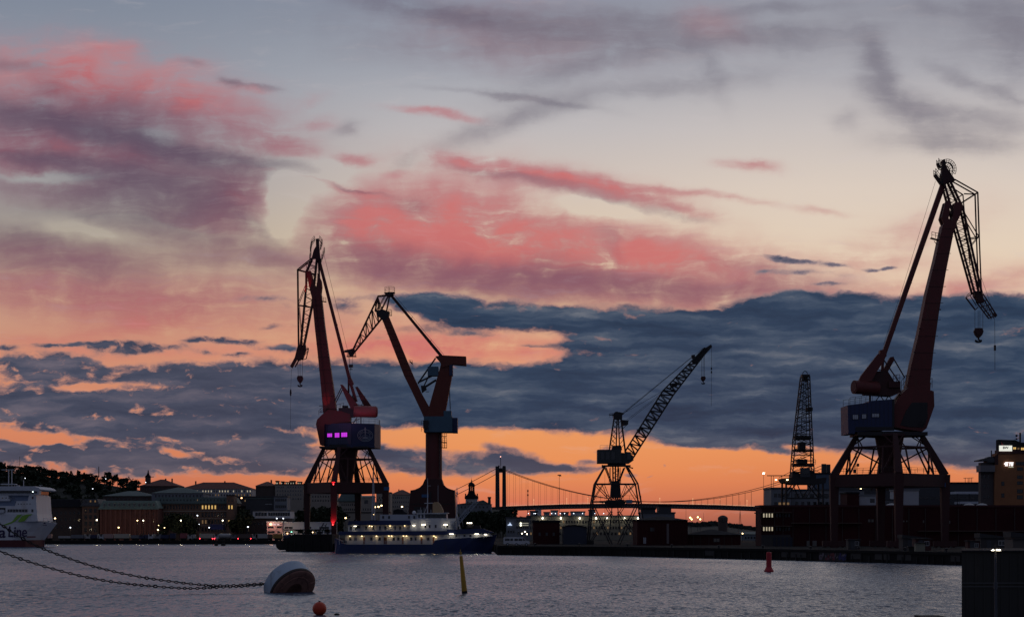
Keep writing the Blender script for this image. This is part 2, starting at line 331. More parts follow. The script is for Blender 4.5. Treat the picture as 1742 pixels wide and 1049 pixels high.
class MB:
    """collects simple solids in world coordinates; build() links them as ONE mesh object"""
    def __init__(s, Y=0.0): s.bm = bmesh.new(); s.Y = Y; s.mi = 0
    def face(s, vs):
        try: f = s.bm.faces.new(vs); f.material_index = s.mi; return f
        except ValueError: return None
    def hexa(s, q):
        v = [s.bm.verts.new(p) for p in q]
        for f in ((0, 3, 2, 1), (4, 5, 6, 7), (0, 1, 5, 4), (1, 2, 6, 5), (2, 3, 7, 6), (3, 0, 4, 7)):
            s.face([v[i] for i in f])
    def box(s, x0, x1, y0, y1, z0, z1):
        s.hexa([(x0, y0, z0), (x1, y0, z0), (x1, y1, z0), (x0, y1, z0), (x0, y0, z1), (x1, y0, z1), (x1, y1, z1), (x0, y1, z1)])
    def bar(s, a, b, w, h=None, w2=None, h2=None):
        a = Vector(a); b = Vector(b); h = w if h is None else h
        w2 = w if w2 is None else w2; h2 = h if h2 is None else h2
        d = (b - a)
        if d.length < 1e-6: return
        d.normalize()
        ref = Vector((0, 1, 0)) if abs(d.y) < 0.95 else Vector((1, 0, 0))
        u = d.cross(ref).normalized(); v = u.cross(d).normalized()
        q = [a - u * w / 2 - v * h / 2, a + u * w / 2 - v * h / 2, a + u * w / 2 + v * h / 2, a - u * w / 2 + v * h / 2,
             b - u * w2 / 2 - v * h2 / 2, b + u * w2 / 2 - v * h2 / 2, b + u * w2 / 2 + v * h2 / 2, b - u * w2 / 2 + v * h2 / 2]
        s.hexa(q)
    def tube(s, a, b, r, r2=None, n=10, cap=True):
        a = Vector(a); b = Vector(b); r2 = r if r2 is None else r2
        d = (b - a)
        if d.length < 1e-6: return
        d.normalize()
        ref = Vector((0, 0, 1)) if abs(d.z) < 0.9 else Vector((1, 0, 0))
        u = d.cross(ref).normalized(); v = d.cross(u)
        A = [s.bm.verts.new(a + (u * cos(2 * pi * i / n) + v * sin(2 * pi * i / n)) * r) for i in range(n)]
        B = [s.bm.verts.new(b + (u * cos(2 * pi * i / n) + v * sin(2 * pi * i / n)) * r2) for i in range(n)]
        for i in range(n): s.face([A[i], A[(i + 1) % n], B[(i + 1) % n], B[i]])
        if cap: s.face(A[::-1]); s.face(B)
    def lathe(s, c, prof, n=20, M=None):
        """prof: (radius, height) pairs, turned about the z axis through c (or transformed by M)"""
        rings = []
        for r, z in prof:
            ring = []
            for i in range(n):
                p = Vector((r * cos(2 * pi * i / n), r * sin(2 * pi * i / n), z))
                if M is not None: p = M @ p
                ring.append(s.bm.verts.new(p + Vector(c)))
            rings.append(ring)
        for A, B in zip(rings, rings[1:]):
            for i in range(n): s.face([A[i], A[(i + 1) % n], B[(i + 1) % n], B[i]])
        s.face(rings[0][::-1]); s.face(rings[-1])
    def plan(s, pts, z0, z1):
        A = [s.bm.verts.new((x, y, z0)) for x, y in pts]; B = [s.bm.verts.new((x, y, z1)) for x, y in pts]
        n = len(pts)
        for i in range(n): s.face([A[i], A[(i + 1) % n], B[(i + 1) % n], B[i]])
        s.face(A[::-1]); s.face(B)
    # drawn at this builder's distance, in photograph pixels -------------
    def P(s, px, py, dy=0.0): return at(px, py, s.Y, dy)
    def pb(s, x1, y1, x2, y2, w, dep=None, dy=0.0, w2=None):
        k = s.Y / FOC; dep = w if dep is None else dep; w2 = w if w2 is None else w2
        s.bar(s.P(x1, y1, dy), s.P(x2, y2, dy), w * k, dep * k, w2 * k, dep * k)
    def pp(s, pts, d0, d1):
        """outline in pixels given a real depth from d0 to d1 metres"""
        A = [s.bm.verts.new(s.P(x, y, d0)) for x, y in pts]; B = [s.bm.verts.new(s.P(x, y, d1)) for x, y in pts]
        n = len(pts)
        for i in range(n): s.face([A[i], A[(i + 1) % n], B[(i + 1) % n], B[i]])
        s.face(A[::-1]); s.face(B)
    def pbox(s, x0, x1, y0, y1, d0, d1):
        s.pp([(x0, y0), (x1, y0), (x1, y1), (x0, y1)], d0, d1)
    def lattice(s, a1, a2, b1, b2, n, w, dep, wc=None):
        """two chord lines a1-a2 and b1-b2 (pixels), each doubled dep metres apart, laced with n bays on all four sides"""
        wc = wc or w * 1.8
        k = s.Y / FOC
        def L(p, q, t): return (p[0] + (q[0] - p[0]) * t, p[1] + (q[1] - p[1]) * t)
        for dd in (-dep / 2, dep / 2):
            for (p, q) in ((a1, a2), (b1, b2)):
                s.bar(s.P(*p, dd), s.P(*q, dd), wc * k)
            for i in range(n + 1):
                pa, pb_ = L(a1, a2, i / n), L(b1, b2, i / n)
                s.bar(s.P(*pa, dd), s.P(*pb_, dd), w * k)
                if i < n:
                    pn = L(b1, b2, (i + 1) / n) if i % 2 == 0 else L(a1, a2, (i + 1) / n)
                    s.bar(s.P(*(pa if i % 2 == 0 else pb_), dd), s.P(*pn, dd), w * k)
        for (p, q) in ((a1, a2), (b1, b2)):
            for i in range(n + 1):
                c = L(p, q, i / n)
                s.bar(s.P(*c, -dep / 2), s.P(*c, dep / 2), w * k)
                if i < n:
                    c2 = L(p, q, (i + 1) / n); sg = 1 if i % 2 else -1
                    s.bar(s.P(*c, sg * dep / 2), s.P(*c2, -sg * dep / 2), w * k)
    def rail(s, pts, h=1.1, r=0.035, step=1.6, mid=True):
        """handrail along world points"""
        for a, b in zip(pts, pts[1:]):
            a = Vector(a); b = Vector(b); L = (b - a).length; n = max(1, int(L / step)); up = Vector((0, 0, h))
            s.bar(a + up, b + up, r * 2)
            if mid: s.bar(a + up * .5, b + up * .5, r * 1.6)
            for i in range(n + 1):
                p = a.lerp(b, i / n); s.bar(p, p + up, r * 2)
    def build(s, name, mats, parent=None, smooth=False, recalc=True):
        me = bpy.data.meshes.new(name)
        off = root_of(parent) if parent is not None else Vector((0, 0, 0))
        if recalc: bmesh.ops.recalc_face_normals(s.bm, faces=s.bm.faces)
        if parent is not None:
            bmesh.ops.translate(s.bm, verts=s.bm.verts, vec=-off)
            org = Vector((0, 0, 0))
        else:
            # origin at the base of the thing
            xs = [v.co.x for v in s.bm.verts]; ys = [v.co.y for v in s.bm.verts]; zs = [v.co.z for v in s.bm.verts]
            org = Vector(((min(xs) + max(xs)) / 2, (min(ys) + max(ys)) / 2, min(zs)))
            bmesh.ops.translate(s.bm, verts=s.bm.verts, vec=-org)
        s.bm.to_mesh(me); s.bm.free()
        if not isinstance(mats, (list, tuple)): mats = [mats]
        for m in mats: me.materials.append(m)
        if smooth:
            for p in me.polygons: p.use_smooth = True
        o = bpy.data.objects.new(name, me); COL.objects.link(o)
        o.location = org
        if parent is not None: o.parent = parent
        return o

def copy_tree(o, parent=None):
    c = o.copy(); COL.objects.link(c); c.parent = parent
    for ch in [x for x in o.children]: copy_tree(ch, c)
    return c
def lamp(kind, loc, energy, col, radius=0.15, name='lamp_light', parent=None, spot=None, aim=None):
    l = bpy.data.lights.new(name, kind); l.energy = energy; l.color = col; l.shadow_soft_size = radius
    if kind == 'SPOT': l.spot_size = radians(spot or 80); l.spot_blend = 0.6
    o = bpy.data.objects.new(name, l); COL.objects.link(o)
    o.location = Vector(loc) - (root_of(parent) if parent else Vector((0, 0, 0)))
    if aim is not None: o.rotation_euler = (Vector(loc) - Vector(aim)).to_track_quat('Z', 'Y').to_euler()
    if parent: o.parent = parent
    return o
FONT_CACHE = {}
def text_mesh(name, body, m, loc, height, parent, width=None, ext=0.03, rotz=0.0, bold=0.0, shear=0.0):
    """raised lettering facing the camera, standing at loc (left, bottom)"""
    cu = bpy.data.curves.new(name, 'FONT'); cu.body = body; cu.size = 1.0; cu.extrude = 0.02; cu.offset = bold; cu.shear = shear
    tmp = bpy.data.objects.new(name, cu); COL.objects.link(tmp)
    bpy.context.view_layer.update()
    dg = bpy.context.evaluated_depsgraph_get()
    me = bpy.data.meshes.new_from_object(tmp.evaluated_get(dg))
    bpy.data.objects.remove(tmp)
    xs = [v.co.x for v in me.vertices]; ys = [v.co.y for v in me.vertices]
    w0, h0 = max(xs) - min(xs), max(ys) - min(ys)
    sy_ = height / h0; sx_ = (width / w0) if width else sy_
    c, sn = cos(rotz), sin(rotz)
    for v in me.vertices:
        x = (v.co.x - min(xs)) * sx_; z = (v.co.y - min(ys)) * sy_; y = -v.co.z * ext / 0.02
        v.co = (x * c - y * sn, x * sn + y * c, z)
    me.materials.clear(); me.materials.append(m)
    o = bpy.data.objects.new(name, me); COL.objects.link(o)
    o.location = Vector(loc) - root_of(parent); o.parent = parent
    return o

# ------------------------------------------------------------------ materials
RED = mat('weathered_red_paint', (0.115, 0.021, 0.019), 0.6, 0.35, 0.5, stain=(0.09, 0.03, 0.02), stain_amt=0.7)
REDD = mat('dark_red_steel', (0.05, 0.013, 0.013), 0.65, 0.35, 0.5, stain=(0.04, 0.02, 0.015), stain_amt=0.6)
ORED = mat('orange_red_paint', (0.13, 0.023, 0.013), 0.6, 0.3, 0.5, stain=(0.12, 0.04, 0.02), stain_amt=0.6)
STEEL = mat('dark_steel', (0.02, 0.018, 0.02), 0.6, 0.3, 0.8)
BLUE = mat('navy_sheet_cladding', (0.018, 0.028, 0.085), 0.55, 0.2, 0.5)
SLATE = mat('slate_blue_sheet', (0.05, 0.055, 0.11), 0.55, 0.2, 0.5)
TEAL = mat('grey_blue_cladding', (0.06, 0.12, 0.17), 0.6, 0.25, 0.5)
LGREY = mat('pale_grey_paint', (0.42, 0.43, 0.46), 0.6, 0.15, 0.5)
WHITE = mat('white_ship_paint', (0.66, 0.66, 0.68), 0.5, 0.08, 0.3, stain=(0.4, 0.3, 0.24), stain_amt=0.35)
SUPER = mat('white_deckhouse_paint', (0.50, 0.51, 0.54), 0.5, 0.1, 0.5, stain=(0.4, 0.34, 0.3), stain_amt=0.3)
NAVY = mat('navy_hull_paint', (0.018, 0.03, 0.10), 0.45, 0.25, 0.4, stain=(0.03, 0.03, 0.05), stain_amt=0.6)
GLASS = mat('dark_window_glass', (0.012, 0.014, 0.018), 0.12, 0.2, 1.0, spec=0.6)
CONC = mat('harbour_concrete', (0.020, 0.019, 0.019), 0.95, 0.4, 0.8, 0, 0.05, stain=(0.03, 0.03, 0.028), stain_amt=0.8)
ASPH = mat('quay_asphalt', (0.02, 0.02, 0.021), 0.95, 0.3, 0.5, 0, 0.05)
BRICKR = mat('dark_red_brick', (0.19, 0.075, 0.055), 0.85, 0.25, 1.5)
BRICKB = mat('brown_brick', (0.17, 0.10, 0.07), 0.85, 0.25, 1.5)
BRICKD = mat('sooty_brick', (0.07, 0.05, 0.045), 0.85, 0.25, 1.5)
FALU = mat('dark_red_boards', (0.050, 0.012, 0.013), 0.85, 0.35, 0.6, 0, 0.15)
CREAM = mat('cream_render', (0.30, 0.26, 0.22), 0.85, 0.12, 0.5)
PALE = mat('pale_render', (0.42, 0.40, 0.39), 0.85, 0.12, 0.5)
COPPER = mat('verdigris_roof', (0.075, 0.105, 0.10), 0.7, 0.25, 0.6)
TILE = mat('clay_roof_tiles', (0.12, 0.04, 0.03), 0.8, 0.3, 1.5)
DROOF = mat('black_felt_roof', (0.02, 0.02, 0.024), 0.9, 0.3, 0.6, 0, 0.1)
GREYW = mat('grey_wall_panels', (0.17, 0.18, 0.20), 0.8, 0.15, 0.5)
DGREY = mat('dark_grey_sheet', (0.05, 0.052, 0.06), 0.7, 0.25, 0.6)
RUBBER = mat('black_rubber', (0.012, 0.012, 0.012), 0.85, 0.2, 1.0)
YEL = mat('yellow_paint', (0.45, 0.28, 0.04), 0.55, 0.2, 0.8)
L_WARM = glow('warm_lamp_glow', (1.0, 0.68, 0.32), 7.0)
L_WHITE = glow('white_lamp_glow', (1.0, 0.88, 0.66), 7.0)
L_COOL = glow('cool_lamp_glow', (0.85, 0.90, 1.0), 4.0)
L_RED = glow('red_lamp_glow', (1.0, 0.06, 0.06), 4.0)
L_WIN = glow('lit_window_glow', (1.0, 0.62, 0.20), 0.75)
L_WINP = glow('pale_lit_window_glow', (1.0, 0.86, 0.62), 0.5)
L_WIND = glow('dim_lit_window_glow', (1.0, 0.6, 0.3), 0.16)
L_PURP = glow('violet_window_glow', (0.60, 0.045, 0.78), 0.95)

# ================================================================== water
def water():
    m = bpy.data.materials.new('harbour_water'); m.use_nodes = True
    nt = m.node_tree; N = NT(nt); bs = nt.nodes['Principled BSDF']
    bs.inputs['Base Color'].default_value = (0.044, 0.070, 0.118, 1)
    bs.inputs['IOR'].default_value = 1.36
    bs.inputs['Roughness'].default_value = 0.16
    geo = N.node('ShaderNodeNewGeometry').outputs['Position']
    # wind ripples as a field of facet slopes (three wavelengths), calmer and rougher patches by gusts
    gust = N.noise(N.vmath('MULTIPLY', geo, (0.012, 0.006, 0)), 1.0, 4, 0.6)
    k = N.math('MULTIPLY_ADD', N.sstep(gust, 0.38, 0.60), 0.75, 0.42)
    tot = None
    for sx_, sy_, det, amp in WAVES:
        n = N.noise(N.vmath('MULTIPLY', geo, (sx_, sy_, 0)), 1.0, det, 0.6, 0.2, col=True)
        n = N.vmath('MULTIPLY', N.vmath('SUBTRACT', n, (0.5, 0.5, 0.5)), (amp * 0.7, amp, 0))
        tot = n if tot is None else N.vmath('ADD', tot, n)
    tot = N.vmath('MULTIPLY', tot, N.comb(k, k, 0.0))
    # ripple normals all lean this way, added to reflect higher, greyer sky
    st = N.node('ShaderNodeSeparateXYZ'); N.put(st.inputs[0], tot)
    tilt_y = N.math('MULTIPLY_ADD', N.math('ABSOLUTE', st.outputs[1]), -1.15, -0.05)
    nrm = N.vmath('NORMALIZE', N.comb(st.outputs[0], tilt_y, 1.0))
    N.put(bs.inputs['Normal'], nrm)
    w = MB(); v = [w.bm.verts.new(p) for p in ((-9000, -60, 0), (9000, -60, 0), (9000, 12000, 0), (-9000, 12000, 0))]
    w.face(v)
    o = w.build('water', m); o['kind'] = 'structure'
WAVES = [(0.25, 0.30, 2, 0.6), (1.2, 1.4, 4, 1.4), (1.5, 0.22, 3, 1.1), (3.0, 0.7, 3, 1.0)]
water()

# ================================================================== ground
def X_(px, Y): return (px - 871.0) * Y / FOC
QZ = 2.2
g = MB()
edge = [(X_(486, 556), 556), (X_(566, 552), 552), (X_(840, 545), 545), (X_(846, 475), 475), (X_(1040, 453), 453), (X_(1320, 393), 393), (X_(1640, 331), 331), (150, 250), (900, 150), (2500, 1400), (2500, 4200), (X_(905, 4200), 4200), (X_(700, 900), 900), (X_(620, 700), 700), (X_(490, 640), 640)]
g.plan(edge, -3.0, QZ)
tag(g.build('ground', CONC), kind='structure')
g = MB(); g.plan([(-3000, 848), (X_(470, 848), 848), (X_(640, 880), 880), (X_(700, 902), 902), (X_(905, 4202), 4202), (-3000, 4202)], -3.0, 1.6)
tag(g.build('far_quay_ground', ASPH), kind='structure')

# ================================================================== cranes
def cage(m, pts, dd=1.2, hh=1.3, r=0.05):
    """small railed walkway following pixel points"""
    a = [m.P(x, y, -dd) for x, y in pts]; b = [m.P(x, y, dd) for x, y in pts]
    k = 1
    for row in (a, b):
        for p, q in zip(row, row[1:]):
            m.bar(p, q, r * 2.6)
            m.bar(p + Vector((0, 0, hh)), q + Vector((0, 0, hh)), r * 1.6)
            m.bar(p + Vector((0, 0, hh * .5)), q + Vector((0, 0, hh * .5)), r * 1.4)
            n = max(1, int((q - p).length / 1.3))
            for i in range(n + 1):
                t = p.lerp(q, i / n); m.bar(t, t + Vector((0, 0, hh)), r * 1.6)
    for p, q in zip(a, b): m.bar(p, q, r * 2)

def portal(root, Y, cx, ytop, ymid, yring, R, rot, ringR, zground, paint, paint2, cone_top, cone_bot, ringmid):
    """four-legged gantry with pyramid, lacing and central funnel. cx, y* in pixels, R/ringR in metres"""
    k = Y / FOC
    C = Vector(((cx - 871) * k, Y, 0))
    def z(py): return CAMH + (HORZ - py) * k
    cor = [C + Vector((R * cos(radians(rot + 90 * i)), R * sin(radians(rot + 90 * i)), 0)) for i in range(4)]
    rin = [C + Vector((ringR * cos(radians(rot + 90 * i)), ringR * sin(radians(rot + 90 * i)), 0)) for i in range(4)]
    zt, zm, zr = z(ytop), z(ymid), z(yring)
    out = []
    for i in range(4):
        m = MB(Y)
        c, r_ = cor[i], rin[i]
        m.bar(c + Vector((0, 0, zground)), c + Vector((0, 0, zm)), 1.35, 1.35, 2.0, 2.0)
        m.bar(c + Vector((0, 0, zm - .2)), r_ + Vector((0, 0, zr)), 1.7, 1.5, 1.0, 1.0)
        m.box(c.x - 2.6, c.x + 2.6, c.y - .7, c.y + .7, zground + .25, zground + 1.5)       # wheel bogie
        for q in (-2, -.7, .7, 2):
            m.tube((c.x + q, c.y - .5, zground + .45), (c.x + q, c.y + .5, zground + .45), .45, n=10)
        leg = m.build('leg', paint, root); out.append(leg)
    for i in range(4):
        a, b = cor[i], cor[(i + 1) % 4]
        m = MB(Y)
        m.bar(a + Vector((0, 0, (zt + zm) / 2)), b + Vector((0, 0, (zt + zm) / 2)), zm - zt if zm > zt else zt - zm, 1.3)
        m.build('portal_beam', paint2, root)
    m = MB(Y)       # lacing of the pyramid
    zg = z(ringmid); t = (zg - zm) / (zr - zm)
    up = Vector((0, 0, 1))
    for i in range(4):
        a, b = cor[i], cor[(i + 1) % 4]; ra, rb = rin[i], rin[(i + 1) % 4]
        ga, gb = a.lerp(ra, t) + up * zg, b.lerp(rb, t) + up * zg
        A, B = a + up * zm, b + up * zm
        RA, RB = ra + up * zr, rb + up * zr
        m.bar(ga, gb, .42)
        m.bar(RA, RB, .45)
        p1, p2 = A.lerp(B, .25), A.lerp(B, .75)
        g1, g2 = ga.lerp(gb, .28), ga.lerp(gb, .72)
        m.bar(ga, p1, .34); m.bar(g1, p1, .34); m.bar(gb, p2, .34); m.bar(g2, p2, .34)
        m.bar(ga, C + up * z(cone_bot) + Vector((0, 0, .8)), .3)
        m.bar(RA, g1, .22); m.bar(RB, g2, .22); m.bar(ga, RA.lerp(RB, .3), .22); m.bar(gb, RA.lerp(RB, .7), .22)
    m.build('lacing', paint2, root)
    return C, cor, rin, z

def rails_on_portal(root, Y, cor, z):
    m = MB(Y)
    P = [Vector((c.x * .97 + .03 * cor[(i + 2) % 4].x, c.y, z)) for i, c in enumerate(cor)]
    m.rail(P + [P[0]], 1.1, .03, 2.2)
    m.build('handrail', STEEL, root)

def face_pt(a, b, s, out=0.0):
    """point a fraction s along a wall a-b (plan), pushed out towards the viewer"""
    d = Vector((b[0] - a[0], b[1] - a[1])); n = Vector((d.y, -d.x)).normalized()
    if n.y > 0: n = -n
    return Vector((a[0] + d.x * s + n.x * out, a[1] + d.y * s + n.y * out))
def panel(m, a, b, s0, s1, z0, z1, out=0.05, thick=0.08):
    """flat box lying against wall a-b"""
    p, q = face_pt(a, b, s0, out), face_pt(a, b, s1, out)
    p2, q2 = face_pt(a, b, s0, out - thick), face_pt(a, b, s1, out - thick)
    m.hexa([(p.x, p.y, z0), (q.x, q.y, z0), (q2.x, q2.y, z0), (p2.x, p2.y, z0), (p.x, p.y, z1), (q.x, q.y, z1), (q2.x, q2.y, z1), (p2.x, p2.y, z1)])

def hook(root, Y, cables, bx0, bx1, by0, by1, hy, name='hook_block'):
    k = Y / FOC
    m = MB(Y)
    for (xa, ya, xb, yb) in cables: m.pb(xa, ya, xb, yb, .55, dep=.55)
    m.build('hoist_rope', STEEL, root)
    m = MB(Y); cx = (bx0 + bx1) / 2; w = (bx1 - bx0)
    m.pp([(bx0 + w * .15, by0), (bx1 - w * .15, by0), (bx1, by0 + (by1 - by0) * .35), (bx1 - w * .12, by0 + (by1 - by0) * .7), (cx + w * .12, by1), (cx - w * .12, by1), (bx0 + w * .12, by0 + (by1 - by0) * .7), (bx0, by0 + (by1 - by0) * .35)], -.5, .5)
    m.tube(m.P(cx, by0 + (by1 - by0) * .4, -.62), m.P(cx, by0 + (by1 - by0) * .4, .62), w * k * .36, n=16)
    b = m.build(name, REDD, root)
    m = MB(Y); h = hy - by1
    pts = [(cx, by1 - 1), (cx, by1 + h * .45)] + [(cx + w * .34 * cos(radians(a)), by1 + h * .62 - h * .36 * sin(radians(a))) for a in range(-20, -200, -30)]
    for (x1, y1), (x2, y2) in zip(pts, pts[1:]): m.pb(x1, y1, x2, y2, w * .16)
    for s_ in (-1, 1): m.pb(cx, by1 + h * .95, cx + s_ * w * .36, by1 + h * .55, w * .15)
    m.build('hook', STEEL, b)

# ------------------------------------------------ crane with the violet-lit machine house (left)
def left_crane():
    Y = 575.0; k = Y / FOC
    r = thing('harbour_crane', 'dark red harbour crane with violet-lit windows and a white oval emblem', 'crane', ((589 - 871) * k, Y, QZ))
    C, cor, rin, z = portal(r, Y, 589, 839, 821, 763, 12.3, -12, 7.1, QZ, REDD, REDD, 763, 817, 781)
    m = MB(Y)
    m.lathe(C, [(.1, z(838)), (1.9, z(836)), (1.95, z(816)), (3.6, z(764)), (3.9, z(758)), (.1, z(757))], 24)
    m.build('slewing_column', REDD, r, smooth=False)
    rails_on_portal(r, Y, cor, z(819))
    m = MB(Y); m.box(C.x - 7.5, C.x + 7, Y - 6, Y + 6, z(763), z(760)); m.lathe((C.x, C.y, 0), [(5.4, z(763.5)), (5.4, z(757))], 28)
    m.build('slewing_ring', STEEL, r)
    # machine house: plan polygon, two visible faces meeting at a corner
    pts = [(X_(553, Y), Y - 1.5), (X_(601, Y), Y - 6.2), (X_(638, Y), Y - 3.6), (X_(645, Y), Y + 1.2), (X_(645, Y), Y + 7), (X_(553, Y), Y + 7)]
    m = MB(Y)
    A = [(x, y) for x, y in pts]
    zb, zt = z(762), z(721.5)
    m.plan(A, zb, zt)
    m.build('machine_house_core', BLUE, r)
    m = MB(Y)                                    # paler skin on the left face, stepped lower edge
    a, b = A[0], A[1]
    panel(m, a, b, 0, .99, z(756), z(721), .12, .1); m.build('side_cladding', SLATE, r)
    m = MB(Y); panel(m, A[2], A[3], 0.02, .98, zb, z(722), .1, .08); m.build('rear_cladding', SLATE, r)
    for i in range(12):
        m = MB(Y); panel(m, A[0], A[1], .04 + i * .08, .045 + i * .08, z(755.5), z(721.5), .15, .04); m.build('cladding_seam', STEEL, r)
    for s0, s1, y0, y1 in ((.12, .30, 737.5, 743.5), (.40, .57, 737, 744.5), (.64, .86, 736.8, 744)):
        m = MB(Y); panel(m, a, b, s0 - .02, s1 + .02, z(y1 + .8), z(y0 - .8), .20, .06)
        w = m.build('window', STEEL, r)
        m = MB(Y); n_ = 3
        for i in range(n_):
            u0 = s0 + (s1 - s0) * i / n_; u1 = s0 + (s1 - s0) * (i + .86) / n_
            panel(m, a, b, u0, u1, z(y1), z(y0), .26, .05)
        m.build('lit_pane', L_PURP, w)
    # oval emblem on the right face
    m = MB(Y); a, b = A[1], A[2]
    L = (Vector(b) - Vector(a)).length
    def oval(rx, ry, w, cz=741.5, cs=.60):
        n = 40
        for i in range(n):
            t0, t1 = 2 * pi * i / n, 2 * pi * (i + 1) / n
            p = face_pt(a, b, cs + rx * cos(t0) / L, .08); q = face_pt(a, b, cs + rx * cos(t1) / L, .08)
            m.bar((p.x, p.y, z(cz) + ry * sin(t0)), (q.x, q.y, z(cz) + ry * sin(t1)), w, .05)
    oval(2.35, 1.75, .17); oval(1.45, .95, .14); oval(.95, .35, .1, 743)
    def seg(x0, z0, x1, z1, w):
        p = face_pt(a, b, .60 + x0 / L, .1); q = face_pt(a, b, .60 + x1 / L, .1)
        m.bar((p.x, p.y, z(741.5) + z0), (q.x, q.y, z(741.5) + z1), w, .05)
    seg(0, .3, 0, 2.4, .34); seg(-.32, 1.6, 0, 2.3, .16); seg(.32, 1.6, 0, 2.3, .16); seg(-.75, -.75, .75, -.75, .3); seg(-.4, -.3, 0, -.7, .16); seg(.4, -.3, 0, -.7, .16)
    seg(0, .2, 0, -.6, .2)
    for i in range(15):                              # ring of small letters between the two ovals
        t = radians(200 + i * 10); rx, ry = 1.9, 1.36
        seg(rx * cos(t) - .05, ry * sin(t) - .14, rx * cos(t) + .05, ry * sin(t) + .14, .16)
    for i in range(6):
        for sg in (-1, 1):
            t = radians(90 + sg * (28 + i * 9)); seg(1.9 * cos(t), 1.36 * sin(t) - .12, 1.9 * cos(t) + .05, 1.36 * sin(t) + .12, .15)
    m.build('emblem', mat('emblem_white', (.26, .28, .33), .6, .1), r)
    m = MB(Y); m.rail([(A[1][0] + 2, A[1][1] + .4, zt), (A[2][0], A[2][1] + .3, zt), (A[3][0] - .2, A[3][1], zt), (A[4][0] - .2, A[4][1] - .2, zt)], 1.5, .03, 1.3)
    m.build('handrail', STEEL, r)
    # boom foot
    m = MB(Y)
    m.pp([(549, 706), (541, 714), (539, 722), (546, 757), (553, 757.5), (553, 722), (596, 722), (597, 705), (582, 700), (560, 697)], -2.8, -0.2)
    m.pp([(549, 706), (541, 714), (539, 722), (546, 757), (555, 758), (560, 742), (566, 722), (596, 722), (597, 705), (582, 700), (560, 697)], 1.4, 3.2)
    m.pp([(552, 706), (545, 714), (548, 750), (556, 742), (590, 721), (590, 706)], -.2, 1.4)
    m.build('boom_foot', RED, r)
    m = MB(Y)                                        # tapered box boom, forked at the head
    left = [(531, 500), (536, 555), (541, 600), (546, 650), (551, 706)]; right = [(574, 706), (568, 660), (560, 605), (553, 555), (547, 500)]
    m.pp(left + right, -1.5, 1.5)
    m.pp([(522, 463), (529, 461), (534, 480), (540, 492), (547, 500), (545, 512), (531, 506), (527, 490)], -1.56, -.6)
    m.pp([(541, 465), (547, 478), (548, 488), (546, 506), (536, 506), (540, 490)], -1.59, -.6)
    m.pp([(522, 463), (529, 461), (534, 480), (540, 492), (547, 500), (545, 512), (531, 506), (527, 490)], .6, 1.56)
    m.pp([(541, 465), (547, 478), (548, 488), (546, 506), (536, 506), (540, 490)], .6, 1.59)
    m.build('boom', RED, r)
    m = MB(Y)
    for y in range(520, 700, 22):                    # ribs and ladder cleats along the boom
        t = (y - 500) / 206.0; xl = 531 + 20 * t; xr = 547 + 27 * t
        q_ = MB(Y); q_.pb(xl - .4, y, xr + .4, y, .7, dep=.1, dy=-1.56); q_.build('boom_rib', REDD, r)
    m.pb(537, 508, 559, 700, .8, dep=.8, dy=-1.75)
    m.pb(543.5, 511.5, 555, 513.5, 1.2, dep=8); m.pb(548, 512, 546, 520, .8)
    m.rail([m.P(547, 512, -1.2), m.P(555, 513.5, -1.2)], 1.1, .05, .7)
    m.build('boom_fittings', REDD, r)
    # jib hanging from the head of the boom
    m = MB(Y)
    hw = 1.2
    for d in (-hw, hw):
        m.pb(531, 440, 506, 460, 1.8, dy=d); m.pb(506.5, 459, 508, 588, 1.5, dy=d)
        m.pb(531, 441, 521, 463, 2.0, dy=d); m.pb(521, 463, 521, 486, 2.2, dy=d)
        m.pb(521, 486, 511, 594, 2.0, dy=d, w2=2.4)
        m.pb(531, 520, 516, 594, 2.4, dy=d); m.pb(539, 440, 531, 520, 2.2, dy=d)
        m.pb(506.5, 459, 537, 467, 1.4, dy=d); m.pb(508, 519, 531, 523, 1.2, dy=d); m.pb(508, 516, 521, 484, 1.0, dy=d)
        m.pb(509, 520, 514, 585, .9, dy=d)
    for y in range(448, 588, 14):
        t = (y - 440) / 150
        xa = 521 - 10 * max(0, (y - 486) / 108); xb = 539 - 8 * min(1, (y - 440) / 80) if y < 520 else 531 - 15 * (y - 520) / 74
        m.pb(xa, y, xb, y + 7, .8, dy=-hw); m.pb(xb, y + 7, xa, y + 14, .8, dy=-hw)
        m.pb(xa, y, xb, y + 7, .8, dy=hw); m.bar(m.P(xa, y, -hw), m.P(xa, y + 7, hw), .12); m.bar(m.P(xb, y + 7, -hw), m.P(xb, y, hw), .12)
    for (x, y) in ((506.5, 459), (508, 519), (508, 560), (508, 588)): m.bar(m.P(x, y, -hw), m.P(x, y, hw), .2)
    m.build('jib', REDD, r)
    m = MB(Y)                                       # head of the boom and its walkways
    m.pp([(530, 441), (534, 426), (538, 419), (537.5, 407), (542.5, 406), (543, 418), (545, 441), (540, 447), (536, 440)], -.8, .8)
    m.pb(542, 440, 544, 492, 3.0, dy=0); m.pb(546, 440, 539, 490, 2.2, dy=0)
    for y in range(446, 492, 5): m.pb(531, y, 540, y + 3, .5, dy=-1); m.pb(540, y + 3, 533, y + 6, .4, dy=1)
    m.build('boom_head', REDD, r)
    m = MB(Y)
    cage(m, [(528, 428), (530, 416), (535, 409)], .9); cage(m, [(544, 409), (548, 414), (545, 424)], .9); cage(m, [(552, 428), (548, 440), (544, 452)], .8); cage(m, [(527, 441), (529, 432)], .9)
    for a_ in range(-60, 200, 26):
        t = radians(a_); m.pb(538 + 9 * cos(t), 418 - 11 * sin(t), 538 + 9 * cos(t + .45), 418 - 11 * sin(t + .45), .6)
    m.build('walkway', STEEL, r)
    m = MB(Y)                                       # nose of the jib
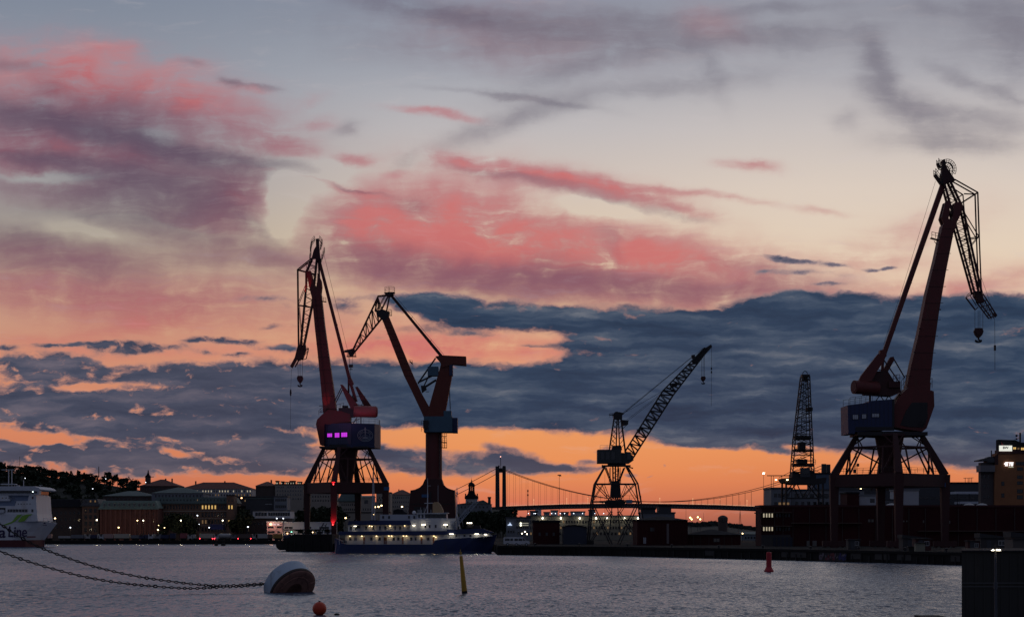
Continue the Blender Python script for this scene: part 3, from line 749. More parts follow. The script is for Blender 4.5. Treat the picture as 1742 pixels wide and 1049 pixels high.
    m.pp([(507, 588), (520, 586), (521, 594), (516, 610), (509, 613), (505, 612), (497, 626), (494, 623), (502, 608)], -1.0, 1.0)
    m.pb(509, 611, 502, 624, 2.2); m.pb(519, 596, 525, 592, 1.0); m.pb(525, 592, 521, 610, 1.4); m.pb(521, 610, 514, 612, 1.0)
    cage(m, [(518, 603), (524, 598)], 1, 1.3)
    m.build('jib_nose', REDD, r)
    m = MB(Y)
    m.pb(543, 443, 596, 650, 5.0, dep=5.0, w2=5.6); m.pb(596, 650, 606, 683, 5.0)
    for (x, y) in ((571, 552), (588, 620)): m.pb(x - 3, y, x + 3.5, y, 1.5)
    m.pp([(592, 644), (598, 643), (602, 652), (599, 656), (593, 652)], -1, 1)
    m.build('tie_boom', RED, r)
    m = MB(Y); m.pb(549, 426, 592, 600, .45, dy=1); m.pb(592, 600, 597, 645, .45, dy=1); m.build('stay_rope', STEEL, r)
    m = MB(Y)
    m.pp([(580, 655), (584, 655), (610, 690), (606, 698), (598, 696), (589, 676)], -2.7, -1.7)
    m.build('lever_arm', RED, r); m = MB(Y)
    m.pp([(580, 655), (584, 655), (610, 690), (606, 698), (598, 696), (589, 676)], 1.4, 2.4)
    m.build('lever_arm', RED, r); m = MB(Y)
    m.pp([(603, 657), (607, 656), (632, 691), (620, 693), (611, 676)], 2.5, 3.6)
    m.build('lever_arm', RED, r)
    m = MB(Y)
    for d in (-2.4, 2.4): m.pb(583, 658, 570, 684, 1.4, dy=d)
    m.pb(593, 640, 593, 668, 3.0); m.pb(598, 674, 616, 674, 1.0); m.pb(600, 686, 620, 690, 1.0); m.pb(615, 690, 621, 673, .9); m.pb(608, 690, 600, 675, .9); m.pb(602, 662, 599, 676, .9)
    m.pb(607, 708, 607, 723, 1.0); m.pb(614, 708, 614, 723, 1.6); m.pb(591, 712, 600, 722, 1.2); m.pb(600, 722, 606, 711, 1.2); m.pb(590, 722, 612, 712, .9)
    for d in (-2, 2): m.pb(596, 700, 596, 723, 1.4, dy=d)
    m.build('lever_truss', REDD, r)
    m = MB(Y)
    m.tube(m.P(603, 700.5, -3.2), m.P(640, 701, -2.2), 9.7 * k, n=26); m.tube(m.P(640, 701, -2.2), m.P(642.5, 701, -2.1), 9.7 * k, 8 * k, n=26)
    m.build('counterweight', mat('faded_red_paint', (.30, .07, .065), .6, .25, .6, stain=(.12, .05, .05), stain_amt=.6), r, smooth=False)
    m = MB(Y); m.pbox(577, 603, 694, 709, -2.4, 2.6); m.pbox(583, 592, 690, 694, -1.5, 1); m.rail([m.P(574, 697, -2.6), m.P(586, 694, -2.6)], 1.4, .05, .8); m.pb(588, 709, 588, 722, 2)
    m.build('winch_platform', STEEL, r)
    m = MB(Y); m.pb(543, 690, 549, 690, 1); m.pb(544, 700, 550, 700, 1); m.rail([m.P(543, 706, -1), m.P(550, 700, -1)], 1.4, .05, .8); m.build('boom_foot_ladder', STEEL, r)
    hook(r, Y, [(506.5, 612, 507.5, 642), (510.5, 612, 510.5, 640), (515, 610, 514, 642)], 505, 516, 639, 651, 657.5)
    m = MB(Y); m.pb(496, 627, 494.5, 662, .4); m.pb(494.5, 672, 494, 730, .4); m.pp([(493.7, 662), (495.4, 662), (496, 668), (495.2, 673), (493.6, 673), (493, 668)], -.3, .3)
    m.build('auxiliary_rope', STEEL, r)
    # blue plates and red work lights on the portal
    m = MB(Y); c = cor[0]; m.box(c.x - 2.4, c.x + 1.2, c.y - 1.1, c.y - 1.02, z(834), z(828)); m.build('blue_sign', mat('blue_sign_paint', (.03, .10, .24), .5, .1), r)
    near = cor[3]
    for (px, py, dy) in ((573, 893, near.y - Y - .9), (574, 826, near.y - Y - .9)):
        m = MB(Y); m.lathe(m.P(px, py, dy), [(.12, 0), (.2, .12), (.16, .35), (.03, .45)], 10); f = m.build('flood_lamp', L_RED, r)
        lamp('SPOT', m_at(px, py, Y, dy - .6) , 1500, (1, .03, .05), .15, 'red_flood_light', f, 70, m_at(px, py - 20, Y, dy + .9))
    lamp('SPOT', m_at(556, 712, Y, -6), 900, (1, .06, .06), .2, 'red_flood_light', r, 22, m_at(556, 680, Y, -1.4))
    lamp('SPOT', m_at(516, 506, Y, -3.5), 1500, (1, .05, .04), .2, 'red_flood_light', r, 45, m_at(521, 484, Y, -1))
    lamp('SPOT', m_at(600, 750, Y, -32), 5200, (.75, .30, .62), .5, 'violet_flood_light', r, 60, m_at(575, 640, Y, 0))
    return r
def m_at(px, py, Y, dy=0): return at(px, py, Y, dy)
left_crane()

# ------------------------------------------------ the same kind of crane, nearer, on the right quay
def right_crane():
    Y = 430.0; k = Y / FOC
    r = thing('harbour_crane', 'tallest dark red crane, with unlit blue machine house, before the long warehouse', 'crane', ((1513 - 871) * k, Y, QZ))
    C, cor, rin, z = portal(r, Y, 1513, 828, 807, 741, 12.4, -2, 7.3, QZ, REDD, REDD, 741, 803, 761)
    m = MB(Y)
    m.lathe(C, [(.1, z(830)), (1.75, z(828)), (1.8, z(803)), (3.2, z(745)), (3.6, z(738)), (.1, z(737))], 24)
    m.build('slewing_column', REDD, r)
    rails_on_portal(r, Y, cor, z(805))
    m = MB(Y); m.box(X_(1452, Y), X_(1570, Y), Y - 5, Y + 5, z(742), z(736)); m.lathe((C.x, C.y, 0), [(5.2, z(743)), (5.2, z(735))], 28)
    m.build('slewing_ring', STEEL, r)
    m = MB(Y)
    hs = [(1436, 691), (1472, 686.5), (1472, 684), (1513, 681), (1513, 727), (1500, 729), (1500, 733), (1448, 736), (1448, 739), (1437, 739)]
    m.pp(hs, -4.6, 4.6); m.build('machine_house_core', BLUE, r)
    m = MB(Y); m.pbox(1449, 1514, 727.5, 734, -4.75, -4.62); m.pbox(1511, 1514.5, 681.5, 727, -4.7, -4.6); m.build('house_underside_strip', STEEL, r)
    for x in range(1441, 1512, 7):
        m = MB(Y); m.pbox(x, x + .35, 691 - (x - 1436) * .12, 726, -4.64, -4.605); m.build('cladding_seam', STEEL, r)
    for x0, x1, y0, y1 in ((1444.5, 1453.5, 707.5, 714.5), (1460, 1467, 706.5, 713.5), (1477, 1489, 705.5, 711)):
        m = MB(Y); m.pbox(x0 - .8, x1 + .8, y0 - .8, y1 + .8, -4.7, -4.61); w = m.build('window', STEEL, r)
        m = MB(Y)
        for i in range(3):
            xa = x0 + (x1 - x0) * i / 3; m.pbox(xa, xa + (x1 - x0) * .29, y0, y1, -4.78, -4.71)
        m.build('pane', mat('pale_pane', (.40, .42, .46), .3, .2), w)
    m = MB(Y); m.rail([m.P(1440, 691, -4.4), m.P(1478, 686, -4.4)], 1.7, .035, 1.2); m.rail([m.P(1440, 691, 4.2), m.P(1478, 686, 4.2)], 1.7, .035, 1.2); m.build('handrail', STEEL, r)
    # boom foot with dark inset
    foot = [(1541, 660), (1532, 668), (1520, 684), (1514, 700), (1514, 727), (1536, 731), (1564, 735), (1571, 729), (1584, 692), (1583, 667), (1577, 665), (1578, 652)]
    m = MB(Y); m.pp(foot, -3.4, -.6); m.pp(foot, .8, 3.4); m.pp([(1541, 662), (1520, 690), (1520, 726), (1562, 730), (1578, 690), (1576, 662)], -.6, .8)
    m.build('boom_foot', RED, r)
    m = MB(Y); m.pp([(1546, 686), (1572, 686), (1572, 712), (1565, 728), (1540, 727), (1526, 724), (1536, 700)], -3.55, -3.45)  # dark grey inset panel of the boom foot
    m.build('foot_inset_plate', STEEL, r)
    m = MB(Y); m.rail([m.P(1560, 727, -4.2), m.P(1568, 729, -4.2)], 1.3, .04, .6); m.rail([m.P(1578, 664, -1), m.P(1584, 660, -1)], 2.2, .05, .6); m.pb(1577, 641, 1583, 641, 1); m.rail([m.P(1532, 666, -1), m.P(1540, 656, -1)], 2.4, .05, .7); m.build('boom_foot_ladder', STEEL, r)
    m = MB(Y)
    left = [(1601, 384), (1589, 440), (1574, 500), (1560, 570), (1548, 620), (1539, 665)]; right = [(1578, 665), (1585, 600), (1595, 530), (1606, 466), (1616, 415), (1622, 384)]
    m.pp(left + right, -1.7, 1.7)
    for d0, d1 in ((-1.76, -.7), (.7, 1.76)):
        m.pp([(1606, 345), (1614, 343), (1611, 374), (1617, 380), (1620, 392), (1601, 390), (1603, 382), (1599, 372)], d0, d1)
        m.pp([(1622, 346), (1632, 346), (1635, 352), (1633, 364), (1625, 380), (1622, 392), (1610, 390), (1617, 376)], d0 * 1.02, d1 * 1.02)
    m.build('boom', RED, r)
    m = MB(Y)
    for y in range(405, 650, 28):
        t = (y - 384) / 281.0; xl = 1601 - 62 * t; xr = 1622 - 44 * t
        q_ = MB(Y); q_.pb(xl - .5, y, xr + .5, y, .9, dep=.1, dy=-1.76); q_.build('boom_rib', REDD, r)
    m.pb(1583, 405, 1597, 409, 1.4, dep=10); m.rail([m.P(1583, 405, -1.3), m.P(1596, 408, -1.3)], 1.2, .05, .7); m.pb(1589, 410, 1596, 419, 1)
    m.build('boom_platform', REDD, r)
    for (x, y) in ((1596, 528), (1562, 560), (1553, 600), (1545, 640)): m = MB(Y); m.pb(x - 1.5, y, x + 1.5, y, 1.6, dep=4, dy=-1.8); m.build('boom_lug', REDD, r)
    hw = 1.25
    m = MB(Y)
    for d in (-hw, hw):
        m.pb(1622, 307, 1661, 329, 2.0, dy=d); m.pb(1661, 329, 1633, 347, 2.2, dy=d)
        m.pb(1661, 329, 1663.5, 405, 2.2, dy=d); m.pb(1663.5, 405, 1667, 492, 2.0, dy=d)
        m.pb(1614, 309, 1636, 356, 3.6, dy=d); m.pb(1636, 356, 1668, 500, 3.4, dy=d)
        m.pb(1604, 312, 1617, 360, 3.4, dy=d); m.pb(1617, 360, 1656, 500, 3.2, dy=d)
        m.pb(1634, 356, 1663, 404, 1.5, dy=d); m.pb(1637, 408, 1663, 404, 1.5, dy=d); m.pb(1663, 404, 1650, 420, 1.2, dy=d)
    m.pb(1618, 312, 1642, 328, 1.8, dy=2.4); m.pb(1642, 328, 1661, 329, 1.8, dy=1.2); m.pb(1642, 328, 1627, 337, 1.8, dy=2.2); m.pb(1642, 328, 1648, 400, 1.7, dy=2.2); m.pb(1648, 400, 1654, 450, 1.5, dy=2)
    for i in range(15):
        y = 322 + i * 12.0
        xa = 1604 + 13 * (y - 312) / 48 if y < 360 else 1617 + 39 * (y - 360) / 140
        y2 = y + 6; xb = 1614 + 22 * (y2 - 309) / 47 if y2 < 356 else 1636 + 32 * (y2 - 356) / 144
        xc = xa + 3.3
        for d in (-hw, hw): m.pb(xa, y, xb, y2, .8, dy=d); m.pb(xb, y2, xc, y + 12, .8, dy=d)
        m.bar(m.P(xa, y, -hw), m.P(xa, y + 6, hw), .12); m.bar(m.P(xb, y2, hw), m.P(xb, y2, -hw), .12)
    for p in ((1661, 329), (1663, 404), (1666, 480), (1633, 347), (1620, 372)): m.bar(m.P(*p, -hw), m.P(*p, hw), .22)
    m.build('jib', REDD, r)
    m = MB(Y)
    m.pp([(1600, 300), (1603, 282), (1602, 273), (1606, 272), (1608, 284), (1613, 292), (1624, 308), (1613, 311), (1608, 314), (1603, 318)], -1, 1)
    for y in range(312, 345, 6): m.pb(1609, y, 1617, y + 4, .7, dy=-1); m.pb(1619, y + 4, 1611, y + 8, .6, dy=1)
    m.build('boom_head', REDD, r)
    m = MB(Y)
    for dd in (-1.6, 1.6):
        pv = None
        for a_ in range(-30, 150, 18):
            t = radians(a_); p = (1609 + 15 * cos(t), 290 - 17 * sin(t)); q = (1609 + 9.5 * cos(t), 290 - 11 * sin(t))
            m.pb(*p, *q, .7, dy=dd)
            if pv: m.pb(*pv[0], *p, .8, dy=dd); m.pb(*pv[1], *q, 1.6, dy=dd); mid = ((p[0] + q[0]) / 2, (p[1] + q[1]) / 2); pm = ((pv[0][0] + pv[1][0]) / 2, (pv[0][1] + pv[1][1]) / 2); m.pb(*pm, *mid, .6, dy=dd)
            pv = (p, q)
    cage(m, [(1595, 279), (1598, 286), (1602, 288)], 1.1, 1.1, .06); cage(m, [(1590, 298), (1597, 308), (1602, 315)], 1.0, 1.3, .07)
    m.pb(1590, 298, 1602, 316, 2.0, dep=10); m.pb(1594, 278, 1600, 286, 2.6, dep=8); m.pb(1594, 275, 1602, 272, .8); m.pb(1590, 296, 1598, 288, .8)
    m.build('walkway', STEEL, r)
    m = MB(Y)
    m.pp([(1656, 496), (1668, 496), (1671, 506), (1672, 515), (1664, 514), (1657, 504)], -1.1, 1.1)
    for d in (-1, 1):
        m.pb(1670, 500, 1693, 536, 1.8, dy=d); m.pb(1662, 512, 1684, 541, 2.0, dy=d); m.pb(1684, 541, 1694, 536, 1.6, dy=d)
        for i in range(4): m.pb(1666 + 5.5 * i, 515 + 7 * i, 1676 + 5 * i, 511 + 7 * i, 1.1, dy=d); m.pb(1676 + 5 * i, 511 + 7 * i, 1671 + 5.5 * i, 522 + 7 * i, 1.0, dy=d)
    m.pb(1690, 534, 1695, 538, 4)
    m.pb(1643, 506, 1656, 498, 1.4); m.pb(1643, 506, 1659, 527, 2.2); m.pb(1659, 527, 1664, 522, 1.4); m.pb(1650, 502, 1661, 520, 1.2); m.pb(1644, 503, 1650, 498, 1)
    m.build('jib_nose', REDD, r)
    m = MB(Y)
    m.pb(1605, 312, 1500, 612, 8.6, dep=8.6, w2=7.6); m.pb(1502, 606, 1500, 652, 4.4)
    m.pp([(1496, 596), (1506, 594), (1507, 606), (1500, 614), (1495, 606)], -1, 1)
    for (x, y) in ((1578, 392), (1548, 480), (1520, 560)): m.pb(x - 5, y, x + 3, y + 1, 2)
    m.build('tie_boom', RED, r)
    m = MB(Y); m.pb(1594, 306, 1534, 500, .45, dy=1.5); m.pb(1534, 500, 1505, 585, .45, dy=1.5); m.pb(1655, 424, 1692, 530, .4, dy=1); m.build('stay_rope', STEEL, r)
    m = MB(Y)
    for d in (-2.6, ):
        m.pp([(1489, 604), (1495, 604), (1501, 612), (1486, 636), (1478, 650), (1455, 652), (1461, 640)], d - .6, d + .6)
    m.build('lever_arm', RED, r); m = MB(Y)
    m.pp([(1517, 606), (1523, 605), (1524, 611), (1508, 640), (1500, 655), (1496, 655), (1505, 628)], 1.6, 2.8)
    m.build('lever_arm', RED, r)
    m = MB(Y)
    for d in (-2.9, 2.4): m.pb(1493 + (29 if d > 0 else 0), 605, 1525 + (18 if d > 0 else 0), 651 - (10 if d > 0 else 0), 1.8, dy=d)
    m.pb(1488, 628, 1506, 630, 1.4); m.pb(1480, 636, 1500, 646, 1.2)
    m.pb(1480, 670, 1480, 685, 3); m.pb(1488, 684, 1497, 672, 1.4); m.pb(1497, 672, 1505, 683, 1.4); m.pb(1505, 683, 1512, 672, 1.4); m.pb(1512, 672, 1518, 682, 1.2)
    m.build('lever_truss', REDD, r)
    m = MB(Y)
    m.tube(m.P(1448, 660, -3.4), m.P(1490, 661, -1.5), 11.6 * k, n=28); m.tube(m.P(1448, 660, -3.4), m.P(1447, 660, -3.45), 9 * k, n=28)
    m.build('counterweight', RED, r)
    m = MB(Y); m.pp([(1486, 633), (1506, 630), (1520, 652), (1528, 654), (1530, 668), (1516, 674), (1470, 671), (1462, 650)], -2, 2.4); m.pbox(1508, 1528, 650, 660, -2.6, 1); m.rail([m.P(1516, 652, -2.4), m.P(1527, 650, -2.4)], 1.6, .05, .7)
    m.build('winch_platform', REDD, r)
    hook(r, Y, [(1658.5, 528, 1658.5, 562), (1664, 528, 1664, 558), (1667, 528, 1667, 558), (1672, 530, 1672, 562)], 1656.5, 1672.5, 558, 574, 582)
    m = MB(Y); m.pb(1692, 538, 1692.5, 587, .5); m.pb(1692.5, 596, 1692.5, 629, .6); m.pbox(1691, 1694, 587, 596, -.25, .25); m.build('auxiliary_rope', STEEL, r)
    m = MB(Y); c = cor[0]; m.box(c.x - 3.2, c.x - .1, c.y - 1.15, c.y - 1.04, z(828), z(821)); m.build('blue_sign', MATS['blue_sign_paint'], r)
    return r
right_crane()

# ------------------------------------------------ slender Y-shaped crane behind the ship
def mast_crane():
    Y = 575.0; k = Y / FOC
    r = thing('harbour_crane', 'red crane with folded lattice jib and solid column base, standing directly behind the blue ship', 'crane', (X_(738, Y), Y, QZ))
    m = MB(Y)                                                       # base on a broad footing with curved shoulders
    sh = [(700, 834)] + [(700 + 14 * t, 833 - 1.5 * t * t) for t in (.5,)] + [(715, 829), (720, 824), (724, 815), (752, 815), (755, 824), (760, 829), (767, 832), (774, 834)]
    m.pp(sh, -4.2, 4.2)
    m.pp([(700, 834), (774, 834), (775, 858), (779, 924), (693, 924), (698, 858)], -6, 6)
    m.build('base', REDD, r)
    m = MB(Y); c = m.P(738, 736); zb, zt = (CAMH + (HORZ - 826) * k), (CAMH + (HORZ - 735) * k)
    m.lathe((c.x, Y, 0), [(14.6 * k, zb), (14.0 * k, zb + 3), (14.0 * k, zt)], 28); m.build('column', RED, r, smooth=False)
    m = MB(Y); m.pb(748, 740, 748, 812, 1.2, dep=1.2, dy=-2.2)
    for y in (742, 752, 761): m.pb(752, y, 760, y, 1.2, dep=7); m.rail([m.P(753, y, -.7), m.P(760, y, -.7)], 1.3, .05, .6)
    m.pb(756, 742, 756, 762, .8); m.pb(760, 752, 760, 762, .8); m.build('ladder', STEEL, r)
    m = MB(Y); m.pbox(722, 770, 709, 735.5, -4, 4); m.build('machine_house_core', TEAL, r)
    m = MB(Y); m.pbox(770, 778.5, 711, 736, -2.6, 3.4); m.build('machine_house_annex', BLUE, r)
    m = MB(Y); m.pbox(755, 768, 699, 709, -2, 2.6); m.build('roof_cabin', TEAL, r)
    m = MB(Y); m.pbox(721, 729, 716, 730, -4.6, -4.1); m.rail([m.P(718, 724, -4.4), m.P(730, 724, -4.4)], 1.3, .05, .8); m.rail([m.P(718, 735, -4.4), m.P(730, 735, -4.4)], 1.3, .05, .8); m.build('driver_balcony', STEEL, r)
    mastp = [(751, 618), (770, 618), (769, 640), (757, 706), (756, 712), (722, 714), (731, 690), (742, 650)]
    m = MB(Y); m.pp(mastp, -1.8, 1.8); m.build('mast', ORED, r)
    m = MB(Y); m.pp([(741, 607), (752, 605), (793, 607), (793.5, 622), (771, 620), (752, 626), (749, 616)], -2.2, 2.2); m.build('counterweight', ORED, r)
    m = MB(Y); m.pp([(649, 540), (662, 539), (704, 640), (717, 668), (732, 695), (730, 706), (724, 716), (717, 700), (700, 664), (688, 640)], -1.5, 1.5)
    m.build('boom', ORED, r)
    m = MB(Y)
    for t in [i / 9 for i in range(10)]:
        q_ = MB(Y); q_.pb(650 + 39 * t, 548 + 92 * t, 664 + 40 * t, 548 + 92 * t, .6, dep=.1, dy=-1.56); q_.build('boom_rib', REDD, r)
    m.pb(697, 614, 702, 619, 2); m.rail([m.P(696, 618, -1), m.P(702, 619, -1)], 1, .05, .6)
    m.build('boom_fittings', REDD, r)
    m = MB(Y); m.pb(666, 503, 752, 607, 4.2, dep=4.2, w2=5.2); m.build('tie_boom', REDD, r)
    m = MB(Y); m.pb(670, 500, 755, 603, .5, dy=1)
    for t in (.0, .37, .75): m.pb(670 + 85 * t, 500 + 103 * t, 668 + 84 * t, 504 + 103 * t, .8, dy=1)
    m.build('stay_rope', STEEL, r)
    m = MB(Y)
    m.lattice((643, 505), (598, 600), (649, 542), (602, 600), 9, .9, 2.4, 1.5)
    for d in (-1.2, 1.2):
        m.pb(661, 502, 643, 504, 1.5, dy=d); m.pb(661, 502, 645, 535, 1.3, dy=d); m.pb(663, 502, 657, 532, 1.3, dy=d); m.pb(643, 504, 638, 530, 1.2, dy=d); m.pb(643, 505, 652, 535, 1.0, dy=d); m.pb(655, 503, 640, 530, 1, dy=d)
    m.build('jib', REDD, r)
    m = MB(Y); m.pp([(640, 529), (652, 527), (663, 531), (661, 540), (655, 546), (649, 543), (642, 536)], -1.6, 1.6); m.pp([(655, 502), (659, 498), (668, 498), (670, 501), (664, 505)], -1.3, 1.3)
    m.build('boom_head', STEEL, r)
    m = MB(Y); cage(m, [(655, 499), (662, 497.5), (671, 498)], 1.4, 1.7, .05); cage(m, [(640, 530), (650, 528)], 1.5, 1, .05); cage(m, [(661, 536), (666, 536)], 1.4, 1.6, .05); m.pb(654, 498.5, 672, 498.5, 1.0, dep=14)
    m.build('walkway', STEEL, r)
    m = MB(Y); m.pp([(596, 594), (603, 592), (604, 599), (600, 605), (594, 604), (592, 599), (586, 599), (586, 596)], -.9, .9); m.pb(590, 606, 606, 606, 1.4, dep=10); cage(m, [(591, 606), (605, 606)], 1, 1.1, .05); m.pb(594, 602, 597, 607, 2)
    m.build('jib_nose', STEEL, r)
    m = MB(Y)
    for x in (594.5, 599.5): m.pb(x, 607, x, 621, .4)
    m.build('hoist_rope', STEEL, r)
    m = MB(Y); m.pbox(593.5, 600.5, 620, 624.5, -.5, .5); hb = m.build('hook_block', STEEL, r)
    m = MB(Y); m.pb(597, 624, 597, 629, 1.2); m.pb(594, 628, 600, 628, 1); m.build('hook', STEEL, hb)
    m = MB(Y); m.pbox(728, 746, 624, 639.5, -2, 2); m.build('cab', TEAL, r)
    m = MB(Y); m.pbox(765, 770.5, 621, 639, -2.2, 2.2); m.build('rear_cabin', BLUE, r)
    m = MB(Y)
    for d in (-1.3, 1.3):
        m.pb(741, 609, 711, 652, 1.4, dy=d); m.pb(735, 639, 712, 650, 1.6, dy=d); m.pb(742, 646, 720, 660, 2.2, dy=d); m.pb(729, 640, 719, 661, 1.0, dy=d)
    m.pp([(716, 656), (724, 656), (726, 662), (718, 668)], -1.2, 1.2); m.pb(724, 666, 730, 666, 1)
    m.build('luffing_screw', STEEL, r)
    m = MB(Y); m.pb(763, 640, 766, 700, .9); m.pb(764.5, 650, 766.5, 695, .5, dy=.6); m.build('balance_rod', STEEL, r)
    m = MB(Y); m.pbox(719, 731, 841, 846, -6.12, -6.04); m.build('blue_sign', MATS['blue_sign_paint'], r)
    m = MB(Y); m.pbox(706, 724, 862, 900, -6.12, -6.03); m.pbox(733, 735, 836, 900, -6.2, -6.03); m.pb(700, 857, 775, 857, 1, dep=.3, dy=-6.05); m.build('base_door', STEEL, r)
    return r
mast_crane()

# ------------------------------------------------ lattice luffing crane in the middle
def lattice_crane():
    Y = 540.0; k = Y / FOC
    r = thing('lattice_crane', 'small black lattice crane with its boom raised to the right', 'crane', (X_(1046, Y), Y, QZ))
    def z(py): return CAMH + (HORZ - py) * k
    cx = X_(1046, Y)
    def q(px, dy): return None
    # portal: four legs, bending outwards in three lifts
    lv = [(793, 17, 2.6), (823, 34, 5.2), (853, 39, 6.0), (926, 46, 6.6)]
    for sx_ in (-1, 1):
        for sy_ in (-1, 1):
            m = MB(Y)
            for (y0, w0, d0), (y1, w1, d1) in zip(lv, lv[1:]):
                m.bar(at(1046 + sx_ * w0 + (3 if sx_ > 0 else 0), y0, Y, sy_ * d0), at(1046 + sx_ * w1 + (3 if sx_ > 0 else 0), y1, Y, sy_ * d1), .42, .42)
            a = at(1046 + sx_ * 46, 926, Y, sy_ * 6.6); m.box(a.x - 1.4, a.x + 1.4, a.y - .4, a.y + .4, QZ, QZ + 1.1)
            m.build('leg', STEEL, r)
    m = MB(Y)
    for (y0, w0, d0) in lv[1:3]:
        for sy_ in (-1, 1): m.pb(1046 - w0, y0, 1049 + w0, y0, 1.6, dy=sy_ * d0)
        for sx_ in (-1, 1): m.bar(at(1046 + sx_ * w0, y0, Y, -d0), at(1046 + sx_ * w0, y0, Y, d0), .26)
    for sy_ in (-1, 1):
        for sx_ in (-1, 1):
            m.pb(1046 + sx_ * 34, 823, 1046 + sx_ * 5, 852, 1.3, dy=sy_ * 5.5); m.pb(1046 + sx_ * 20, 823, 1046 + sx_ * 39, 853, 1.1, dy=sy_ * 5.5); m.pb(1046 + sx_ * 20, 823, 1046 + sx_ * 8, 853, 1.0, dy=sy_ * 5.5)
            m.pb(1046 + sx_ * 40, 853, 1046 + sx_ * 6, 926, 1.7, dy=sy_ * 6.2); m.pb(1046 + sx_ * 6, 870, 1046 + sx_ * 45, 926, 1.5, dy=sy_ * 6.2); m.pb(1046 + sx_ * 20, 853, 1046 + sx_ * 3, 880, 1.1, dy=sy_ * 6)
            m.pb(1046 + sx_ * 16, 795, 1046 + sx_ * 5, 823, 1.8, dy=sy_ * 3); m.pb(1046 + sx_ * 8, 795, 1046 + sx_ * 9, 823, 1, dy=sy_ * 3)
    m.pb(1020, 853, 1072, 853, 3.4, dep=20); m.pp([(1032, 850), (1060, 850), (1062, 857), (1054, 863), (1038, 863), (1030, 857)], -3, 3)
    for sx_ in (-1, 1): m.pb(1046 + sx_ * 4, 853, 1046 + sx_ * 9, 905, 1.6); m.pb(1006, 884, 1092, 884, 1)
    m.build('portal_bracing', STEEL, r)
    m = MB(Y)
    for sx_ in (-4.5, 0, 4.5):
        for d in (-1.5, 1.5): m.pb(1047 + sx_, 792, 1047 + sx_ * .8, 848, 1.5, dy=d)
    for i in range(7): m.pb(1042, 796 + i * 8, 1052, 800 + i * 8, 1.0, dy=-1.5); m.pb(1052, 800 + i * 8, 1042, 804 + i * 8, 1, dy=1.5)
    m.pp([(1040, 818), (1054, 818), (1056, 846), (1038, 846)], -2, 2)
    m.build('column', STEEL, r)
    m = MB(Y); m.pb(1026, 792, 1072, 792, 2.2, dep=30); m.pbox(1034, 1064, 787, 793, -2.2, 2.2); m.pp([(1024, 790), (1029, 794), (1024, 796)], -2, 2); m.pb(1070, 794, 1077, 796, 2); m.rail([m.P(1010, 851, -6.3), m.P(1088, 851, -6.3)], 1.3, .035, 1.6)
    m.build('deck', STEEL, r)
    m = MB(Y); m.pbox(1016, 1056, 765, 788, -3.2, 3.2); m.pp([(1056, 770), (1070, 771), (1076, 775), (1077, 783), (1070, 788), (1056, 788)], -2.4, 2.4); h = m.build('machine_house', mat('sooty_green_sheet', (.05, .055, .055), .7, .3), r)
    m = MB(Y)
    for x in (1021, 1030, 1039, 1066): m.pbox(x, x + 6, 769, 782, -3.26, -3.21)
    m.build('window', GLASS, h)
    m = MB(Y); m.rail([m.P(1020, 765, -2.8), m.P(1044, 765, -2.8)], 1.2, .03, 1.6); m.pp([(1042, 758), (1056, 757), (1058, 765), (1040, 765)], -1.5, 1.5); m.build('roof_gear', STEEL, r)
    m = MB(Y)
    for d in (-1.3, 1.3):
        m.pb(1045, 708, 1036.5, 765, 1.8, dy=d); m.pb(1056, 708, 1064, 770, 1.8, dy=d); m.pb(1050, 708, 1048, 765, 1.4, dy=d); m.pb(1052, 708, 1054, 765, 1.2, dy=d)
        for i in range(6):
            y = 714 + i * 8; xl = 1045 - 8.5 * (y - 708) / 57; xr = 1056 + 8 * (y - 708) / 57
            m.pb(xl, y, xl + 7, y + 8, .7, dy=d); m.pb(xr, y, xr - 6, y + 8, .7, dy=d); m.pb(xl, y + 8, xl + 6, y, .5, dy=d)
    for (x, y) in ((1045, 712), (1041, 740), (1060, 740)): m.bar(m.P(x, y, -1.3), m.P(x, y, 1.3), .2)
    m.build('mast', STEEL, r)
    m = MB(Y); m.pp([(1043, 704), (1047, 701), (1054, 701), (1062, 703), (1058, 706), (1058, 713), (1044, 713)], -1.5, 1.5); m.tube(m.P(1049, 706, -1.2), m.P(1049, 706, 1.2), 1.0, n=14); m.pp([(1058, 714), (1069, 715), (1068, 722), (1060, 724)], -1, 1); m.pb(1060, 728, 1069, 720, 1); m.pb(1036, 705, 1046, 705, 1, dep=8); m.rail([m.P(1037, 710, -1), m.P(1046, 710, -1)], 1.2, .04, .6)
    m.build('mast_head', STEEL, r)
    m = MB(Y)
    m.lattice((1063, 768), (1128, 664), (1076, 780), (1145, 672), 15, 1.2, 2.6, 2.2)
    m.lattice((1128, 664), (1198, 592), (1145, 672), (1205, 594), 13, 1.2, 2.2, 2.2)
    m.build('boom', STEEL, r)
    m = MB(Y); m.pp([(1178, 612), (1198, 593), (1209, 586), (1211, 590), (1206, 596), (1188, 616), (1178, 618)], -1.0, 1.0)
    m.pp([(1176, 604), (1182, 603), (1182, 610), (1177, 610)], -.6, .6); m.pp([(1143, 652), (1151, 651), (1152, 656), (1145, 658)], -.9, .9); m.pp([(1083, 730), (1090, 730), (1088, 736)], -.8, .8); m.pb(1140, 660, 1150, 655, 2.4)
    m.build('boom_tip', STEEL, r)
    m = MB(Y)
    for (xa, ya, xb, yb, d) in ((1058, 703, 1177, 607, -.8), (1062, 702, 1180, 605, .8), (1058, 704, 1145, 655, 0), (1066, 714, 1146, 653, -.6), (1067, 716, 1150, 652, .6), (1060, 703, 1196, 592, .2)):
        m.pb(xa, ya, xb, yb, .5, dy=d)
    m.build('stay_rope', STEEL, r)
